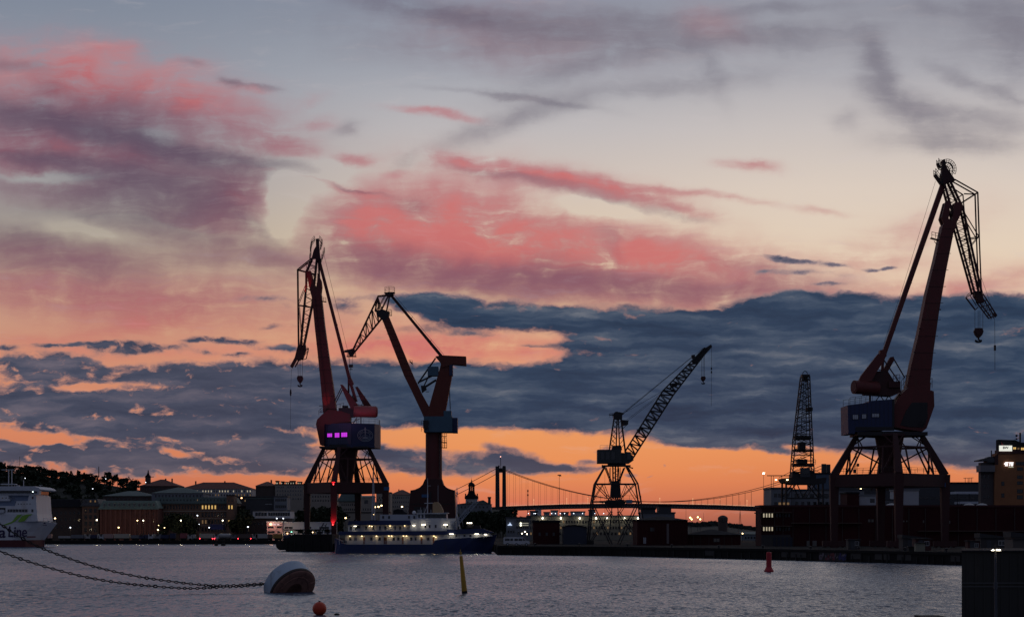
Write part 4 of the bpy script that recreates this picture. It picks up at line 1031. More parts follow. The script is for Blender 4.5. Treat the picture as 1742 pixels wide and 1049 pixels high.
    hook(r, Y, [(1194, 604, 1193.5, 641), (1198.5, 600, 1198.5, 641), (1196.5, 602, 1196, 641)], 1192, 1200.5, 640, 648.5, 653)
    m = MB(Y); m.pb(1210.5, 590, 1210, 690, .45)
    for y in (625, 631): m.pbox(1209.3, 1211.3, y, y + 3.5, -.2, .2)
    m.build('auxiliary_rope', STEEL, r)
    m = MB(Y); m.pbox(1063, 1073, 850, 856, -6.9, -6.8); m.build('blue_sign', mat('pale_blue_sign', (.12, .22, .32), .5, .1), r)
    return r
lattice_crane()

# ------------------------------------------------ lattice crane seen end-on
def tower_crane():
    Y = 540.0; k = Y / FOC
    r = thing('lattice_crane', 'narrow black lattice crane seen end-on as an upright tower, behind the long dark warehouse', 'crane', (X_(1366, Y), Y, QZ))
    m = MB(Y)
    m.lattice((1363.5, 640), (1351, 745), (1375.5, 640), (1380, 745), 15, .8, 4.4, 1.7)
    m.lattice((1351, 745), (1346, 812), (1380, 745), (1383, 812), 7, .9, 5.0, 1.8)
    for i in range(34):
        y = 642 + i * 5; t = (y - 640) / 172; xl = 1364 - 17 * t; xr = 1375.5 + 7 * t
        a = xl + (xr - xl) * .3; b = xl + (xr - xl) * .72
        m.pb(a, y, b, y + 5, .7, dy=1.2 * (-1) ** i); m.pb(b, y, a, y + 5, .6, dy=-1.2 * (-1) ** i); m.pb(a, y, xl, y + 5, .6, dy=.8)
    m.pb(1362, 655, 1358, 745, .8, dy=3); m.pb(1368, 640, 1362, 745, 1, dy=0); m.pb(1371, 640, 1372, 745, 1, dy=0)
    m.build('boom', STEEL, r)
    m = MB(Y); m.pbox(1363, 1376.5, 637, 641, -1.3, 1.3)
    for i in range(8):
        t0, t1 = pi * i / 8, pi * (i + 1) / 8; m.pb(1369.5 + 4 * cos(t0), 636 - 5 * sin(t0), 1369.5 + 4 * cos(t1), 636 - 5 * sin(t1), 1.1)
    m.pbox(1366, 1373, 641, 648, -.5, .5); m.build('boom_tip', STEEL, r)
    m = MB(Y)
    for (x0, x1, y0, y1) in ((1352, 1378, 741, 748), (1358, 1369, 752, 768), (1350, 1382, 765, 768), (1349, 1382, 788, 792), (1356, 1372, 781, 790), (1372, 1381, 693, 699)): m.pbox(x0, x1, y0, y1, -1.8, 1.8)
    m.rail([m.P(1381, 790, -1.5), m.P(1386, 790, -1.5)], 1.4, .05, .5); m.build('cross_platforms', STEEL, r)
    m = MB(Y); m.pbox(1345, 1385, 806, 816, -3.4, 3.4); m.pbox(1347, 1358, 802, 808, -2, 2); m.pbox(1374, 1384, 800, 808, -2, 2); m.build('machine_house', STEEL, r)
    m = MB(Y); m.pbox(1358, 1374, 796, 812, -4.6, -3.4); cb = m.build('cab', DGREY, r)
    m = MB(Y); m.pbox(1360, 1372, 798, 806, -4.68, -4.61); m.build('window', GLASS, cb)
    m = MB(Y); m.pp([(1327, 814), (1345, 812), (1385, 814), (1402, 812), (1400, 822), (1385, 824), (1345, 824), (1330, 820)], -4.5, 4.5)
    for d in (-4, 4):
        m.pb(1334, 820, 1333, 926, 3, dy=d); m.pb(1396, 820, 1397, 926, 3, dy=d); m.pb(1350, 824, 1334, 845, 2, dy=d); m.pb(1376, 822, 1396, 846, 2, dy=d); m.pb(1352, 822, 1362, 846, 1.6, dy=d); m.pb(1384, 822, 1368, 846, 1.6, dy=d); m.pb(1334, 847, 1396, 847, 1.6, dy=d)
    m.build('portal', STEEL, r)
    m = MB(Y); m.pb(1305, 808.5, 1346, 808.5, 1.4, dep=4); m.pb(1312, 808, 1312, 832, .8); m.pb(1330, 808, 1330, 815, .8); m.pb(1345, 802, 1325, 812, .8); m.pb(1385, 798, 1400, 806, .8); m.pb(1316, 808, 1316, 833, .6); m.build('boom_walkway', STEEL, r)
    for x in (1316, 1335):
        m = MB(Y); m.pbox(x - 1.2, x + 1.6, 815.5, 817.2, -4.9, -4.6); m.build('work_lamp', L_WARM, r)
tower_crane()

# ================================================================== town on the far bank and sheds on the near quay
FZ = 1.6                                     # level of the far quay
WIN = {}
def window_mesh(w, h, pane, frame, bars=1):
    key = (round(w, 2), round(h, 2), pane.name, frame.name, bars)
    if key in WIN: return WIN[key]
    m = MB(); t = min(.16, w * .14)
    m.mi = 0
    m.box(-w / 2, w / 2, -.06, -.01, -h / 2 - t, -h / 2); m.box(-w / 2, w / 2, -.06, -.01, h / 2, h / 2 + t)
    m.box(-w / 2 - t, -w / 2, -.06, -.01, -h / 2 - t, h / 2 + t); m.box(w / 2, w / 2 + t, -.06, -.01, -h / 2 - t, h / 2 + t)
    for i in range(bars):
        x = -w / 2 + w * (i + 1) / (bars + 1); m.box(x - t * .35, x + t * .35, -.055, -.035, -h / 2, h / 2)
    m.mi = 1; m.box(-w / 2, w / 2, -.03, -.008, -h / 2, h / 2)
    me = bpy.data.meshes.new('window'); m.bm.to_mesh(me); m.bm.free()
    me.materials.append(frame); me.materials.append(pane)
    WIN[key] = me
    return me
def put_window(parent, x, y, z, w, h, pane, frame, bars=1, name='window'):
    o = bpy.data.objects.new(name, window_mesh(w, h, pane, frame, bars)); COL.objects.link(o)
    o.location = Vector((x, y, z)) - root_of(parent); o.parent = parent
    return o
FR_D = mat('dark_window_frame', (.05, .045, .045), .7, .2)
FR_L = mat('pale_window_frame', (.34, .33, .33), .7, .15)
PARAP = mat('dark_coping', (.05, .05, .055), .8, .2)

def building(name, label, x0, x1, yt, Y, dep, wall, roof=('flat', 0, None), wins=(), z0=FZ, cat='building', group=None, yb=None, chim=(), frame=None, face_dx=0.0):
    """box of real size: columns x0..x1, wall top row yt, standing at distance Y, dep metres deep"""
    k = Y / FOC
    def z(py): return CAMH + (HORZ - py) * k
    X0, X1, ZT = X_(x0, Y), X_(x1, Y), z(yt)
    zb = z0 if yb is None else z(yb)
    r = thing(name, label, cat, ((X0 + X1) / 2, Y, zb), group)
    m = MB(Y); m.box(X0, X1, Y, Y + dep, zb, ZT); m.build('wall', wall, r)
    kind, hpx, rm = roof[0], roof[1], roof[2] or DROOF
    h = hpx * k
    rf = None
    if kind == 'flat':
        m = MB(Y); m.box(X0 - .25, X1 + .25, Y - .25, Y + dep + .25, ZT + .003, ZT + .5); rf = m.build('roof', rm, r)
    elif kind == 'hip':
        e = .5; ins = min((X1 - X0) * .45, dep / 2 * 1.1)
        b = [(X0 - e, Y - e, ZT + .003), (X1 + e, Y - e, ZT + .003), (X1 + e, Y + dep + e, ZT + .003), (X0 - e, Y + dep + e, ZT + .003)]
        m = MB(Y); V = [m.bm.verts.new(p) for p in b]; W2 = [m.bm.verts.new(p) for p in ((X0 + ins, Y + dep / 2, ZT + h), (X1 - ins, Y + dep / 2, ZT + h))]
        m.face([V[0], V[1], W2[1], W2[0]]); m.face([V[2], V[3], W2[0], W2[1]]); m.face([V[1], V[2], W2[1]]); m.face([V[3], V[0], W2[0]]); m.face([V[3], V[2], V[1], V[0]])
        rf = m.build('roof', rm, r)
    elif kind == 'gable':
        e = .4
        m = MB(Y); V = [m.bm.verts.new(p) for p in ((X0 - e, Y - e, ZT + .003), (X1 + e, Y - e, ZT + .003), (X1 + e, Y + dep + e, ZT + .003), (X0 - e, Y + dep + e, ZT + .003), (X0 - e, Y + dep / 2, ZT + h), (X1 + e, Y + dep / 2, ZT + h))]
        m.face([V[0], V[1], V[5], V[4]]); m.face([V[2], V[3], V[4], V[5]]); m.face([V[1], V[2], V[5]]); m.face([V[3], V[0], V[4]]); m.face([V[3], V[2], V[1], V[0]])
        rf = m.build('roof', rm, r)
    elif kind == 'mansard':
        m = MB(Y); i_ = h * .35
        V = [m.bm.verts.new(p) for p in ((X0 - .5, Y - .5, ZT + .003), (X1 + .5, Y - .5, ZT + .003), (X1 + .5, Y + dep + .5, ZT + .003), (X0 - .5, Y + dep + .5, ZT + .003))]
        U = [m.bm.verts.new(p) for p in ((X0 + i_, Y + i_, ZT + h), (X1 - i_, Y + i_, ZT + h), (X1 - i_, Y + dep - i_, ZT + h), (X0 + i_, Y + dep - i_, ZT + h))]
        for q in range(4): m.face([V[q], V[(q + 1) % 4], U[(q + 1) % 4], U[q]])
        m.face(V[::-1]); m.face(U); m.box(X0 - .7, X1 + .7, Y - .75, Y - .52, ZT - .5, ZT)
        rf = m.build('roof', rm, r)
    if chim and rf is not None:
        for (cx, cw, ch) in chim:
            m = MB(Y); t = ZT + h
            m.box(X_(cx, Y), X_(cx + cw, Y), Y + dep * .45, Y + dep * .45 + 1.2, t - min(h, 2) - .2, t + ch * k); m.build('chimney', BRICKD, rf)
    fr = frame or FR_D
    rng = random.Random(hash_(label))
    for wspec in wins:
        (wx0, wx1, n, wy, wpx, hpx2) = wspec[:6]
        lit = wspec[6] if len(wspec) > 6 else 0.0
        lm = wspec[7] if len(wspec) > 7 else L_WIN
        for i in range(n):
            cx = wx0 + (wx1 - wx0) * (i + .5) / n
            pane = lm if rng.random() < lit else GLASS
            put_window(r, X_(cx, Y), Y, z(wy), wpx * k, hpx2 * k, pane, fr)
    return r
def hash_(s): return sum((i + 1) * ord(c) for i, c in enumerate(s))

# ---- street-level row along the far quay, left to right
building('office_building', 'dark brown block with grey-green roof behind the bow of the ferry', 62, 139, 861, 885, 22, BRICKD, ('mansard', 12, DROOF),
         [(78, 138, 8, 872, 2.4, 5.0), (78, 138, 8, 883, 2.4, 5.0), (78, 138, 8, 895, 2.4, 5.0)])
building('office_building', 'narrow brown block of three window columns, left of the green-roofed brick warehouse', 139.5, 168, 859, 882, 20, BRICKB, ('mansard', 11, DGREY),
         [(142, 166, 3, 868, 3.6, 6), (142, 166, 3, 879, 3.6, 6), (142, 166, 3, 890, 3.6, 6), (142, 166, 3, 901, 3.6, 6), (142, 166, 3, 852, 2.2, 3.2, .3, L_WIND)])
b = building('brick_warehouse', 'red brick warehouse with pale green mansard roof and a row of dormers', 170, 268, 864, 880, 26, BRICKR, ('mansard', 13, mat('pale_green_roof', (.15, .20, .17), .7, .2, .6)),
         [(176, 266, 11, 874, 1.6, 4), (176, 266, 11, 885, 1.6, 6.5), (176, 266, 11, 897, 1.6, 6.5), (176, 266, 11, 907, 2.0, 4)])
m = MB(880); k = 880 / FOC
for i in range(12):
    x = X_(172 + 96 * i / 11.5, 880); m.box(x - .45, x + .45, 879.4, 879.97, FZ, CAMH + (HORZ - 866) * k)
m.build('pilasters', BRICKR, b)
rf = [c for c in b.children if c.name.startswith('roof')][0]
for i in range(11):
    m = MB(880); cx = 178 + 84 * i / 10
    m.box(X_(cx - 1.9, 880), X_(cx + 1.9, 880), 879.6, 883, CAMH + (HORZ - 861.5) * k, CAMH + (HORZ - 854) * k); d = m.build('dormer', MATS['pale_green_roof'], rf)
    put_window(d, X_(cx, 880), 879.6, CAMH + (HORZ - 858) * k, .75, 1.1, GLASS, FR_L)
b = building('office_building', 'long brown brick office with green copper roof and a row of yellow lit windows', 263, 397, 855, 893, 24, BRICKB, ('mansard', 10, COPPER),
         [(268, 338, 14, 862, 2.0, 6), (268, 338, 14, 875, 2.0, 6), (268, 338, 14, 888, 2.0, 6), (268, 340, 14, 900, 2.0, 5), (342, 396, 10, 862, 2.3, 6.2, .88, L_WIN), (342, 396, 10, 875, 2.3, 6.4), (342, 396, 10, 887, 2.3, 6, .2, L_WIND), (342, 396, 10, 900, 2.3, 6), (270, 396, 22, 850, 1.3, 2.6, .1, L_WIND)])
m = MB(893); k2 = 893 / FOC
for yy in (856, 869, 881.5, 893.5): m.box(X_(263, 893), X_(397.4, 893), 892.7, 892.98, CAMH + (HORZ - yy) * k2 - .15, CAMH + (HORZ - yy) * k2 + .15)
m.build('stone_bands', CREAM, b)
building('stair_tower', 'taller brown end bay at the right end of the long brick office', 385.5, 398, 843, 889, 10, BRICKB, ('flat', 0, None), [(387, 397, 2, 851, 1.6, 3), (387, 397, 2, 862, 2.2, 6.2, 1, L_WIN), (387, 397, 2, 887, 2.2, 5.4, .8, L_WIN)])
building('lorry_shelter', 'blue canopy at the foot of the long brick office', 358, 379, 893, 872, 6, mat('blue_canopy', (.015, .022, .12), .6, .2), ('flat', 0, MATS['blue_canopy']), (), yb=900)
building('office_building', 'dark low block right of the lit brick office with flat roof', 402, 456, 862, 905, 20, BRICKD, ('flat', 0, None), [(405, 455, 10, 872, 2.4, 4), (405, 455, 10, 886, 2.4, 4)])
building('office_building', 'stepped white banded block overhanging the quay road', 430, 494, 869, 878, 16, LGREY, ('flat', 0, DGREY), [(434, 454, 4, 874, 3.4, 5), (456, 493, 9, 874, 3.0, 5)], yb=881)
building('office_building', 'dark ground storey under the white banded block', 425, 491, 881.4, 879, 14, BRICKD, ('flat', 0, None), [(430, 490, 9, 890, 2.2, 4)])
building('office_building', 'narrow pale banded block stepping up behind the white banded block', 466, 488, 845, 893, 14, GREYW, ('flat', 0, DGREY), [(468, 487, 6, 850, 2.1, 3.6), (468, 487, 6, 861, 2.1, 4.2)])
building('office_building', 'grey-green flat block stepping up left of the pale banded block', 418, 466, 848, 899, 14, DGREY, ('flat', 0, COPPER), [(449, 465, 1, 857, 12, 1.4, 1, mat('pale_strip', (.3, .32, .34), .6, .1))])
# ---- long low white terminal seen under the left crane
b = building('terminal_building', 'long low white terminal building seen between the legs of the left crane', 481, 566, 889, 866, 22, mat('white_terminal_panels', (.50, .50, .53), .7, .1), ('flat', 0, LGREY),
         [(484, 498, 2, 897, 5.2, 2.2), (520, 530, 1, 897, 7, 2.4), (543, 560, 2, 897, 6.6, 2.4), (484, 498, 2, 905, 5.4, 2.2), (505, 562, 5, 905, 8, 2.2)])
m = MB(866)
for yy in (900.5, 911): m.box(X_(482, 866), X_(565, 866), 865.7, 865.98, CAMH + (HORZ - yy) * 866 / FOC - .2, CAMH + (HORZ - yy) * 866 / FOC + .2)
m.build('dark_band', DROOF, b)
b = building('terminal_building', 'pink-lit left end of the white terminal with an illuminated sign and dark window strips', 454, 480.6, 888, 865, 22, mat('pink_light_tinted_panels', (.52, .34, .34), .7, .1), ('flat', 0, LGREY),  # pink light on this end is put into the panel colour
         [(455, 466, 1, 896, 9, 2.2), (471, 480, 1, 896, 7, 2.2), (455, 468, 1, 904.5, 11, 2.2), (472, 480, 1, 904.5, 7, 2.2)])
m = MB(865); m.lathe((X_(460.5, 865), 864.9, CAMH + (HORZ - 891) * 865 / FOC), [(.1, 0), (.55, .02), (.55, .2), (.1, .22)], 16, Matrix.Rotation(radians(90), 3, 'X')); m.build('sign_disc', glow('orange_sign_glow', (1, .55, .3), 3.2), b)
text_mesh('sign_letters', 'Stena Line', glow('pink_sign_glow', (1, .74, .72), .9), (X_(463.5, 865), 864.8, CAMH + (HORZ - 892.8) * 865 / FOC), 1.1, b, width=3.1, bold=.02)
lamp('AREA' if False else 'POINT', (X_(462, 865), 862.5, CAMH + (HORZ - 890) * 865 / FOC), 260, (1, .5, .35), .5, 'sign_light', b)
lamp('POINT', (X_(475, 865), 858, 6), 300, (1, .5, .4), .5, 'sign_light', b)

# ---- second row and skyline
building('hill_house', 'long pale house with dark hipped tile roof on the skyline, lit under the eaves', 306, 428, 831, 1130, 22, PALE, ('hip', 12, TILE),
         [(324, 428, 22, 835, 1.5, 3.0, .55, L_WINP), (350, 428, 16, 841.5, 1.5, 3.0, .35, L_WIND), (388, 428, 9, 847, 1.5, 3, .1, L_WIND)], z0=None, yb=864, chim=((327, 2, 2), (377, 2, 2)))
building('hill_house', 'dark house with hipped tile roof on the skyline, left of the long pale house', 238, 302, 826, 1140, 24, BRICKD, ('hip', 12, TILE), [(246, 300, 9, 832, 1.6, 3)], yb=862, chim=((275, 2, 1.5), (286, 2, 1.5)))
w = thing('roof_turret', 'small turret with a finial standing above the dark skyline roof', 'turret', at(251, 818, 1125))
m = MB(1125); m.pbox(247, 255, 811, 822, 0, 3); m.build('turret_wall', BRICKD, w)
m = MB(1125); m.pp([(245.5, 811), (256.5, 811), (253, 807), (251.8, 803), (251.4, 799), (251, 803), (249.5, 807)], 0, 3); m.pb(252, 811, 262, 810.5, 1); m.build('spire', DROOF, w)
building('apartment_block', 'pale apartment block with chimneys and balconies on the skyline left of the left crane', 468, 516, 824, 1060, 18, CREAM, ('flat', 0, TILE),
         [(470, 483, 5, 828, 1.4, 3), (488, 514, 6, 828, 2, 3), (470, 514, 10, 834.5, 1.7, 2.8), (470, 514, 10, 841, 1.7, 2.8), (470, 514, 10, 848, 1.7, 2.8)], yb=870, frame=FR_L)
b = building('apartment_block', 'dark gabled apartment block left of the pale one on the skyline', 435, 468, 826, 1062, 18, BRICKD, ('hip', 8, TILE), [], yb=870, chim=((457, 2.4, 3),))
for (x, w_, h_) in ((469, 4, 6), (478, 4, 5), (486, 6, 4), (493, 8, 6), (506, 6, 4.5)):
    b = tag_ = building('roof_house', ['first', 'second', 'third', 'fourth', 'fifth'][(469, 478, 486, 493, 506).index(x)] + ' from left of the small roof storeys on the pale apartment block', x, x + w_, 824.5 - h_, 1061, 6, BRICKD, ('flat', 0, None), [(x, x + w_, 2, 821.5, 1.2, 2.2, .75, L_WINP)], yb=823.6, cat='roof storey', group='roof storeys on the pale apartment block')
building('apartment_block', 'cream block with hipped tile roof between the left crane and the mast crane', 664, 701, 841, 1080, 20, CREAM, ('hip', 9, TILE),
         [(667, 700, 9, 846, 1.7, 3), (667, 700, 9, 853.5, 1.7, 3), (667, 700, 9, 861, 1.7, 3), (667, 700, 9, 868.5, 1.7, 3)], yb=890, frame=FR_L, chim=((676, 1.6, 1),))
building('apartment_block', 'dull pale block seen under the left crane, left of its centre leg', 527, 572, 838, 1060, 16, CREAM, ('flat', 0, TILE), [(530, 570, 9, 844, 1.6, 2.8), (530, 570, 9, 851, 1.6, 2.8)], yb=880)
building('civic_hall', 'pale hall with verdigris roof seen through the right half of the left crane portal', 576, 614, 851, 1020, 22, CREAM, ('mansard', 12, COPPER), [(580, 612, 9, 858, 1.5, 3), (580, 612, 9, 866, 1.5, 3), (580, 612, 9, 876, 1.5, 3)], yb=892)
building('civic_hall', 'cream gabled facade with a round niche beside the verdigris-roofed hall', 612, 634, 845, 1000, 18, CREAM, ('gable', 3, COPPER), [(618, 628, 1, 853, 5, 5), (616, 632, 4, 866, 1.4, 3.4)], yb=892)
building('civic_hall', 'long cream wall with few windows at the foot of the gabled facade', 580, 662, 872, 985, 14, CREAM, ('flat', 0, DROOF), [(640, 660, 4, 850, 1.5, 3)], yb=896)
building('civic_hall', 'cream block right of the gabled facade behind the ship', 640, 664, 838, 1010, 14, CREAM, ('flat', 0, TILE), [(643, 662, 4, 846, 1.5, 3), (643, 662, 4, 856, 1.5, 3)], yb=890)
building('office_building', 'grey building with verdigris roof rising behind the long brick office', 258, 346, 838, 980, 20, GREYW, ('hip', 10, COPPER), [(262, 344, 14, 843, 1.8, 3.4)], yb=862)
building('office_building', 'dull green-roofed block above the brick warehouse', 175, 262, 843, 990, 20, BRICKD, ('hip', 9, COPPER), [(180, 260, 12, 848, 1.8, 2.6, .05, L_WIND)], yb=866)
building('office_building', 'low dark block with a pale roof edge behind the ferry', 60, 176, 850, 1010, 20, BRICKD, ('flat', 0, DGREY), [(64, 174, 14, 856, 1.8, 2.6, .06, L_WIND)], yb=872)
building('office_building', 'dark block behind the stepped banded blocks', 396, 470, 845, 1000, 20, BRICKD, ('flat', 0, DGREY), [(400, 468, 10, 851, 1.8, 3, .04, L_WIND)], yb=890)

# ---- church, chimney, bits of skyline behind the ship
c = thing('church', 'small church with dark domed lantern tower on the skyline right of the mast crane', 'church', at(802, 872, 1150))
m = MB(1150); m.pbox(792, 812, 848, 874, 0, 7); tw = m.build('tower', PALE, c)
m = MB(1150); m.pbox(790.5, 813.5, 843.5, 848, -.5, 7.5); m.pp([(792, 844), (812, 844), (808, 839), (807, 834), (797, 834), (796, 839)], 0, 7)
for x in (791, 811): m.pbox(x, x + 1.6, 839, 844, -.4, 7)
m.build('cornice', DROOF, c)
m = MB(1150); C0 = at(802, 834, 1150, 3.5); kk = 1150 / FOC
for i in range(8):
    a = 2 * pi * i / 8 + .2; m.bar((C0.x + 1.6 * cos(a), C0.y + 1.6 * sin(a), C0.z), (C0.x + 1.6 * cos(a), C0.y + 1.6 * sin(a), C0.z + 8 * kk), .5)
m.lathe(C0, [(2.0, 7.5 * kk), (2.1, 8.5 * kk), (2.05, 10 * kk), (1.5, 12.5 * kk), (.7, 14 * kk), (.35, 15 * kk), (.3, 17 * kk), (.06, 20 * kk), (.05, 23 * kk)], 16)
m.build('lantern', DROOF, c)
m = MB(1150); m.pp([(812, 852), (822, 850), (836, 858), (838, 872), (812, 872)], 0, 14); m.build('nave', COPPER, c)
m = MB(1150)
for x in (795, 801, 807): m.pbox(x, x + 1.8, 852, 857, -.08, -.02)
m.build('window', GLASS, tw)
c = thing('chimney_stack', 'short round brick chimney between the church and the bridge pylon', 'chimney', at(832, 862, 1160))
m = MB(1160); m.tube(at(832.5, 868, 1160), at(832.5, 845, 1160), 1.0, .85, 14); m.tube(at(832.5, 847, 1160), at(832.5, 844.5, 1160), 1.15, 1.15, 14); m.build('shaft', BRICKD, c)
building('hill_house', 'low roofs below the church seen over the deck of the ship', 778, 836, 857, 1100, 16, GREYW, ('hip', 4, DROOF), [(782, 832, 8, 862, 1.6, 2.8)], yb=880)
building('quay_office', 'grey office with two lit strip signs and a blue triangle sign behind the white vans', 861, 902, 881, 700, 18, GREYW, ('flat', 0, DGREY),
         [(878, 900, 6, 886, 2.2, 3.6), (878, 900, 6, 896, 2.2, 3.6), (863, 876, 3, 904, 2.2, 3.6), (880, 900, 5, 906, 2.2, 3.4)], z0=QZ)
b = bpy.data.objects['quay_office']
m = MB(700); m.pp([(863, 893), (871.5, 893), (869.6, 891.2), (868.7, 890.4), (867.6, 887.6), (866.6, 890.4), (865.2, 891.2)], -.5, -.2); m.build('triangle_sign', glow('ice_blue_sign_glow', (.62, .74, 1), 1.1), b)
for yy in (889.3, 892.9):
    m = MB(700); m.pbox(887.5, 899, yy - .45, yy + .55, -.45, -.2); s_ = m.build('strip_sign', glow('pale_strip_glow', (1, .95, .75), .35), b)
    m = MB(700); m.lathe(at(885.9, yy + .1, 700, -.35), [(.02, -.1), (.34, -.08), (.34, .08), (.02, .1)], 14, Matrix.Rotation(radians(90), 3, 'X')); m.build('sign_disc', glow('sign_disc_glow', (1, .97, .72), 2.2), s_)
b = building('waterfront_hall', 'long pale grey hall with wall lamps along its eaves behind the middle lattice crane', 897, 1090, 878, 760, 26, mat('pale_lit_panels', (.15, .145, .13), .8, .2, .4), ('flat', 0, DGREY),
         [(900, 1088, 40, 887, 2.2, 4, .08, L_WIND), (900, 1088, 40, 897, 2.2, 4, .14, L_WIND), (900, 1088, 30, 907, 2.6, 4, .25, L_WIND)], z0=QZ)
for i, x in enumerate((923, 954, 986, 1014, 1033, 1062, 1085)):
    m = MB(760); m.pbox(x - 1.1, x + 1.1, 880, 882, -1.2, -.6); m.pbox(x - .3, x + .3, 879, 880, -1, .1); l = m.build('wall_lamp', L_WHITE, b)
    lamp('POINT', at(x, 883, 760, -1.6), 80, (1, .9, .62), .3, 'wall_lamp_light', l)
for (x0, x1, yt, lab) in ((902, 914, 870, 'first'), (911, 921, 866, ''), (926, 935, 872, ''), (938, 949, 869, ''), (955, 967, 872, ''), (972, 995, 871, ''), (1003, 1012, 868, '')):
    building('hall_rooftop', {902: 'low dark roof box at the left end of the waterfront hall', 911: 'pale square stair head left of the row of sawtooth roof boxes', 926: 'narrow dim roof box right of the pale stair head', 938: 'pale grey roof box with a small cap above the waterfront hall', 955: 'small dim roof box between two pale ones on the waterfront hall', 972: 'wide pale roof box on the waterfront hall left of the lattice crane', 1003: 'blue-grey roof box just left of the lattice crane mast'}[x0], x0, x1, yt, 770, 10, LGREY if x0 in (911, 938, 972) else GREYW, ('flat', 0, DGREY), (), yb=877.9, cat='roof box')
for i, x in enumerate((899, 908.5, 911, 938.5, 945, 953, 960.5, 976, 991, 1012, 1027)):
    m = MB(766); q = at(x, 873, 766); m.pb(x, 877.9, x, 873, .25); o = thing('roof_lamp', 'small white roof lamp on the waterfront hall, number ' + ['one', 'two', 'three', 'four', 'five', 'six', 'seven', 'eight', 'nine', 'ten', 'eleven'][i] + ' from the left', 'lamp', at(x, 877.9, 766), 'lamps on the roof of the waterfront hall')
    m.build('post', STEEL, o); m = MB(766); m.pbox(x - .55, x + .55, 872.2, 873.2, -.15, .15); m.build('lamp_head', L_COOL, o)
building('storage_shed', 'plain dark red box shed in front of the pale waterfront hall', 907, 952, 887.5, 540, 14, FALU, ('flat', 0, DROOF), [(912, 948, 3, 908, 3, 5)], z0=QZ)
m = thing('storage_tank', 'dark blue-grey arched tank shed left of the middle lattice crane', 'shed', at(979, 926, 530))
mm = MB(530); mm.pp([(959, 928), (959, 896), (966, 894), (978, 893.5), (990, 895), (998, 898), (998, 928)], 0, 14); mm.build('wall', mat('blue_grey_shed', (.03, .035, .055), .7, .3), m)
mm = MB(530); mm.pp([(958, 896.3), (966, 894.1), (978, 893.3), (990, 894.8), (999, 898.3), (999, 896.8), (990, 893.4), (978, 892), (966, 892.8), (958, 894.8)], -.3, 14.3); mm.build('roof', DROOF, m)

# ---- right of the lattice crane
b = building('brick_shed', 'dark red barn-like shed with shallow roof right of the middle lattice crane', 1084, 1170, 884, 500, 18, FALU, ('hip', 7, DROOF), [(1105, 1114, 1, 900, 6, 5)], z0=QZ)
m = MB(500)
for x in range(1090, 1168, 7): m.pbox(x - .4, x + .4, 886, 925, -.12, -.02)
m.build('wall_battens', FALU, b)
m = MB(500); m.pbox(1094.5, 1099, 913.5, 924, -.12, -.02); m.build('door', LGREY, b)
m = MB(500); m.pbox(1134, 1138, 890, 924, -.14, -.03); m.build('pale_pipe', mat('pale_pipe', (.16, .13, .13), .8, .2), b)
b = building('brick_shed', 'lower dark shed with flat roof joined to the barn-like shed', 1170.5, 1260, 909, 505, 16, FALU, ('hip', 9, DROOF), [(1215, 1223, 1, 918, 9, 5, 1, mat('curtained_window', (.20, .18, .15), .6, .2))], z0=QZ)
m = MB(505)
for x in (1180, 1192, 1206, 1232, 1245): m.pbox(x - .4, x + .4, 911, 928, -.12, -.02)
m.build('wall_battens', BRICKD, b)
building('plant_building', 'grey block with low roof box visible above the barn-like shed', 1092, 1148, 873, 620, 16, GREYW, ('flat', 0, DGREY), (), z0=QZ)
building('plant_building', 'dark small block standing on the left of the grey plant block', 1092, 1115, 866, 628, 8, DGREY, ('flat', 0, DROOF), (), z0=QZ)
building('plant_building', 'grey tower block above the right of the barn-like shed', 1121, 1142, 861, 630, 10, DGREY, ('flat', 0, DROOF), (), z0=QZ)
t = thing('water_tower', 'round dark tower with domed cap on the skyline right of the sheds', 'tower', at(1231, 895, 1100))
m = MB(1100); c_ = at(1231, 906, 1100, 4); kk = 1100 / FOC
m.lathe(c_, [(2.7, 0), (2.7, 20 * kk), (2.9, 21 * kk), (2.9, 26 * kk), (2.3, 28 * kk), (1.0, 30 * kk), (.1, 30.3 * kk)], 20); m.build('shaft', BRICKD, t)
m = MB(1100); m.pbox(1229.6, 1232.4, 881, 887, .9, 1.4); m.build('window', GLASS, t)
building('fish_hall', 'pale low hall far behind the gap between the sheds and the warehouse', 1262, 1290, 908, 760, 12, mat('cool_grey_panels', (.16, .19, .21), .8, .2), ('gable', 4, COPPER), [(1266, 1286, 4, 914, 2, 3)], z0=QZ)

# ---- long dark warehouse on the right quay
b = building('quay_warehouse', 'very long dark red warehouse behind the tallest crane with lit slots at its left end', 1295, 1800, 862, 470, 11, FALU, ('flat', 0, mat('maroon_roof_edge', (.06, .014, .016), .8, .3)),
             [(1297, 1316, 4, 876, 2.2, 6.5, 1, L_WINP), (1297, 1316, 4, 899, 2.2, 6.5, 1, L_WINP), (1319, 1345, 5, 876, 2.6, 5.5), (1319, 1345, 5, 899, 2.6, 5.5),
              (1476, 1487, 2, 885, 3.4, 4.5, 1, MATS['curtained_window']), (1530, 1545, 3, 886, 2, 2.5, .7, MATS['curtained_window']), (1569, 1573, 1, 886.5, 2.2, 4, 1, MATS['curtained_window']), (1613, 1617, 1, 887.5, 2.6, 5, 1, MATS['curtained_window'])], z0=QZ)
m = MB(470); m.pbox(1295, 1346, 870.5, 872, -1.4, -.02); m.pbox(1295, 1346, 893.5, 895, -1.4, -.02); m.pbox(1284, 1295, 871, 873, -1.6, 1); m.pbox(1345, 1465, 888.5, 890, -1.2, -.02); m.pbox(1560, 1742, 902, 903.5, -1.2, -.02); m.build('gallery', mat('brown_timber', (.10, .065, .05), .8, .3), b)
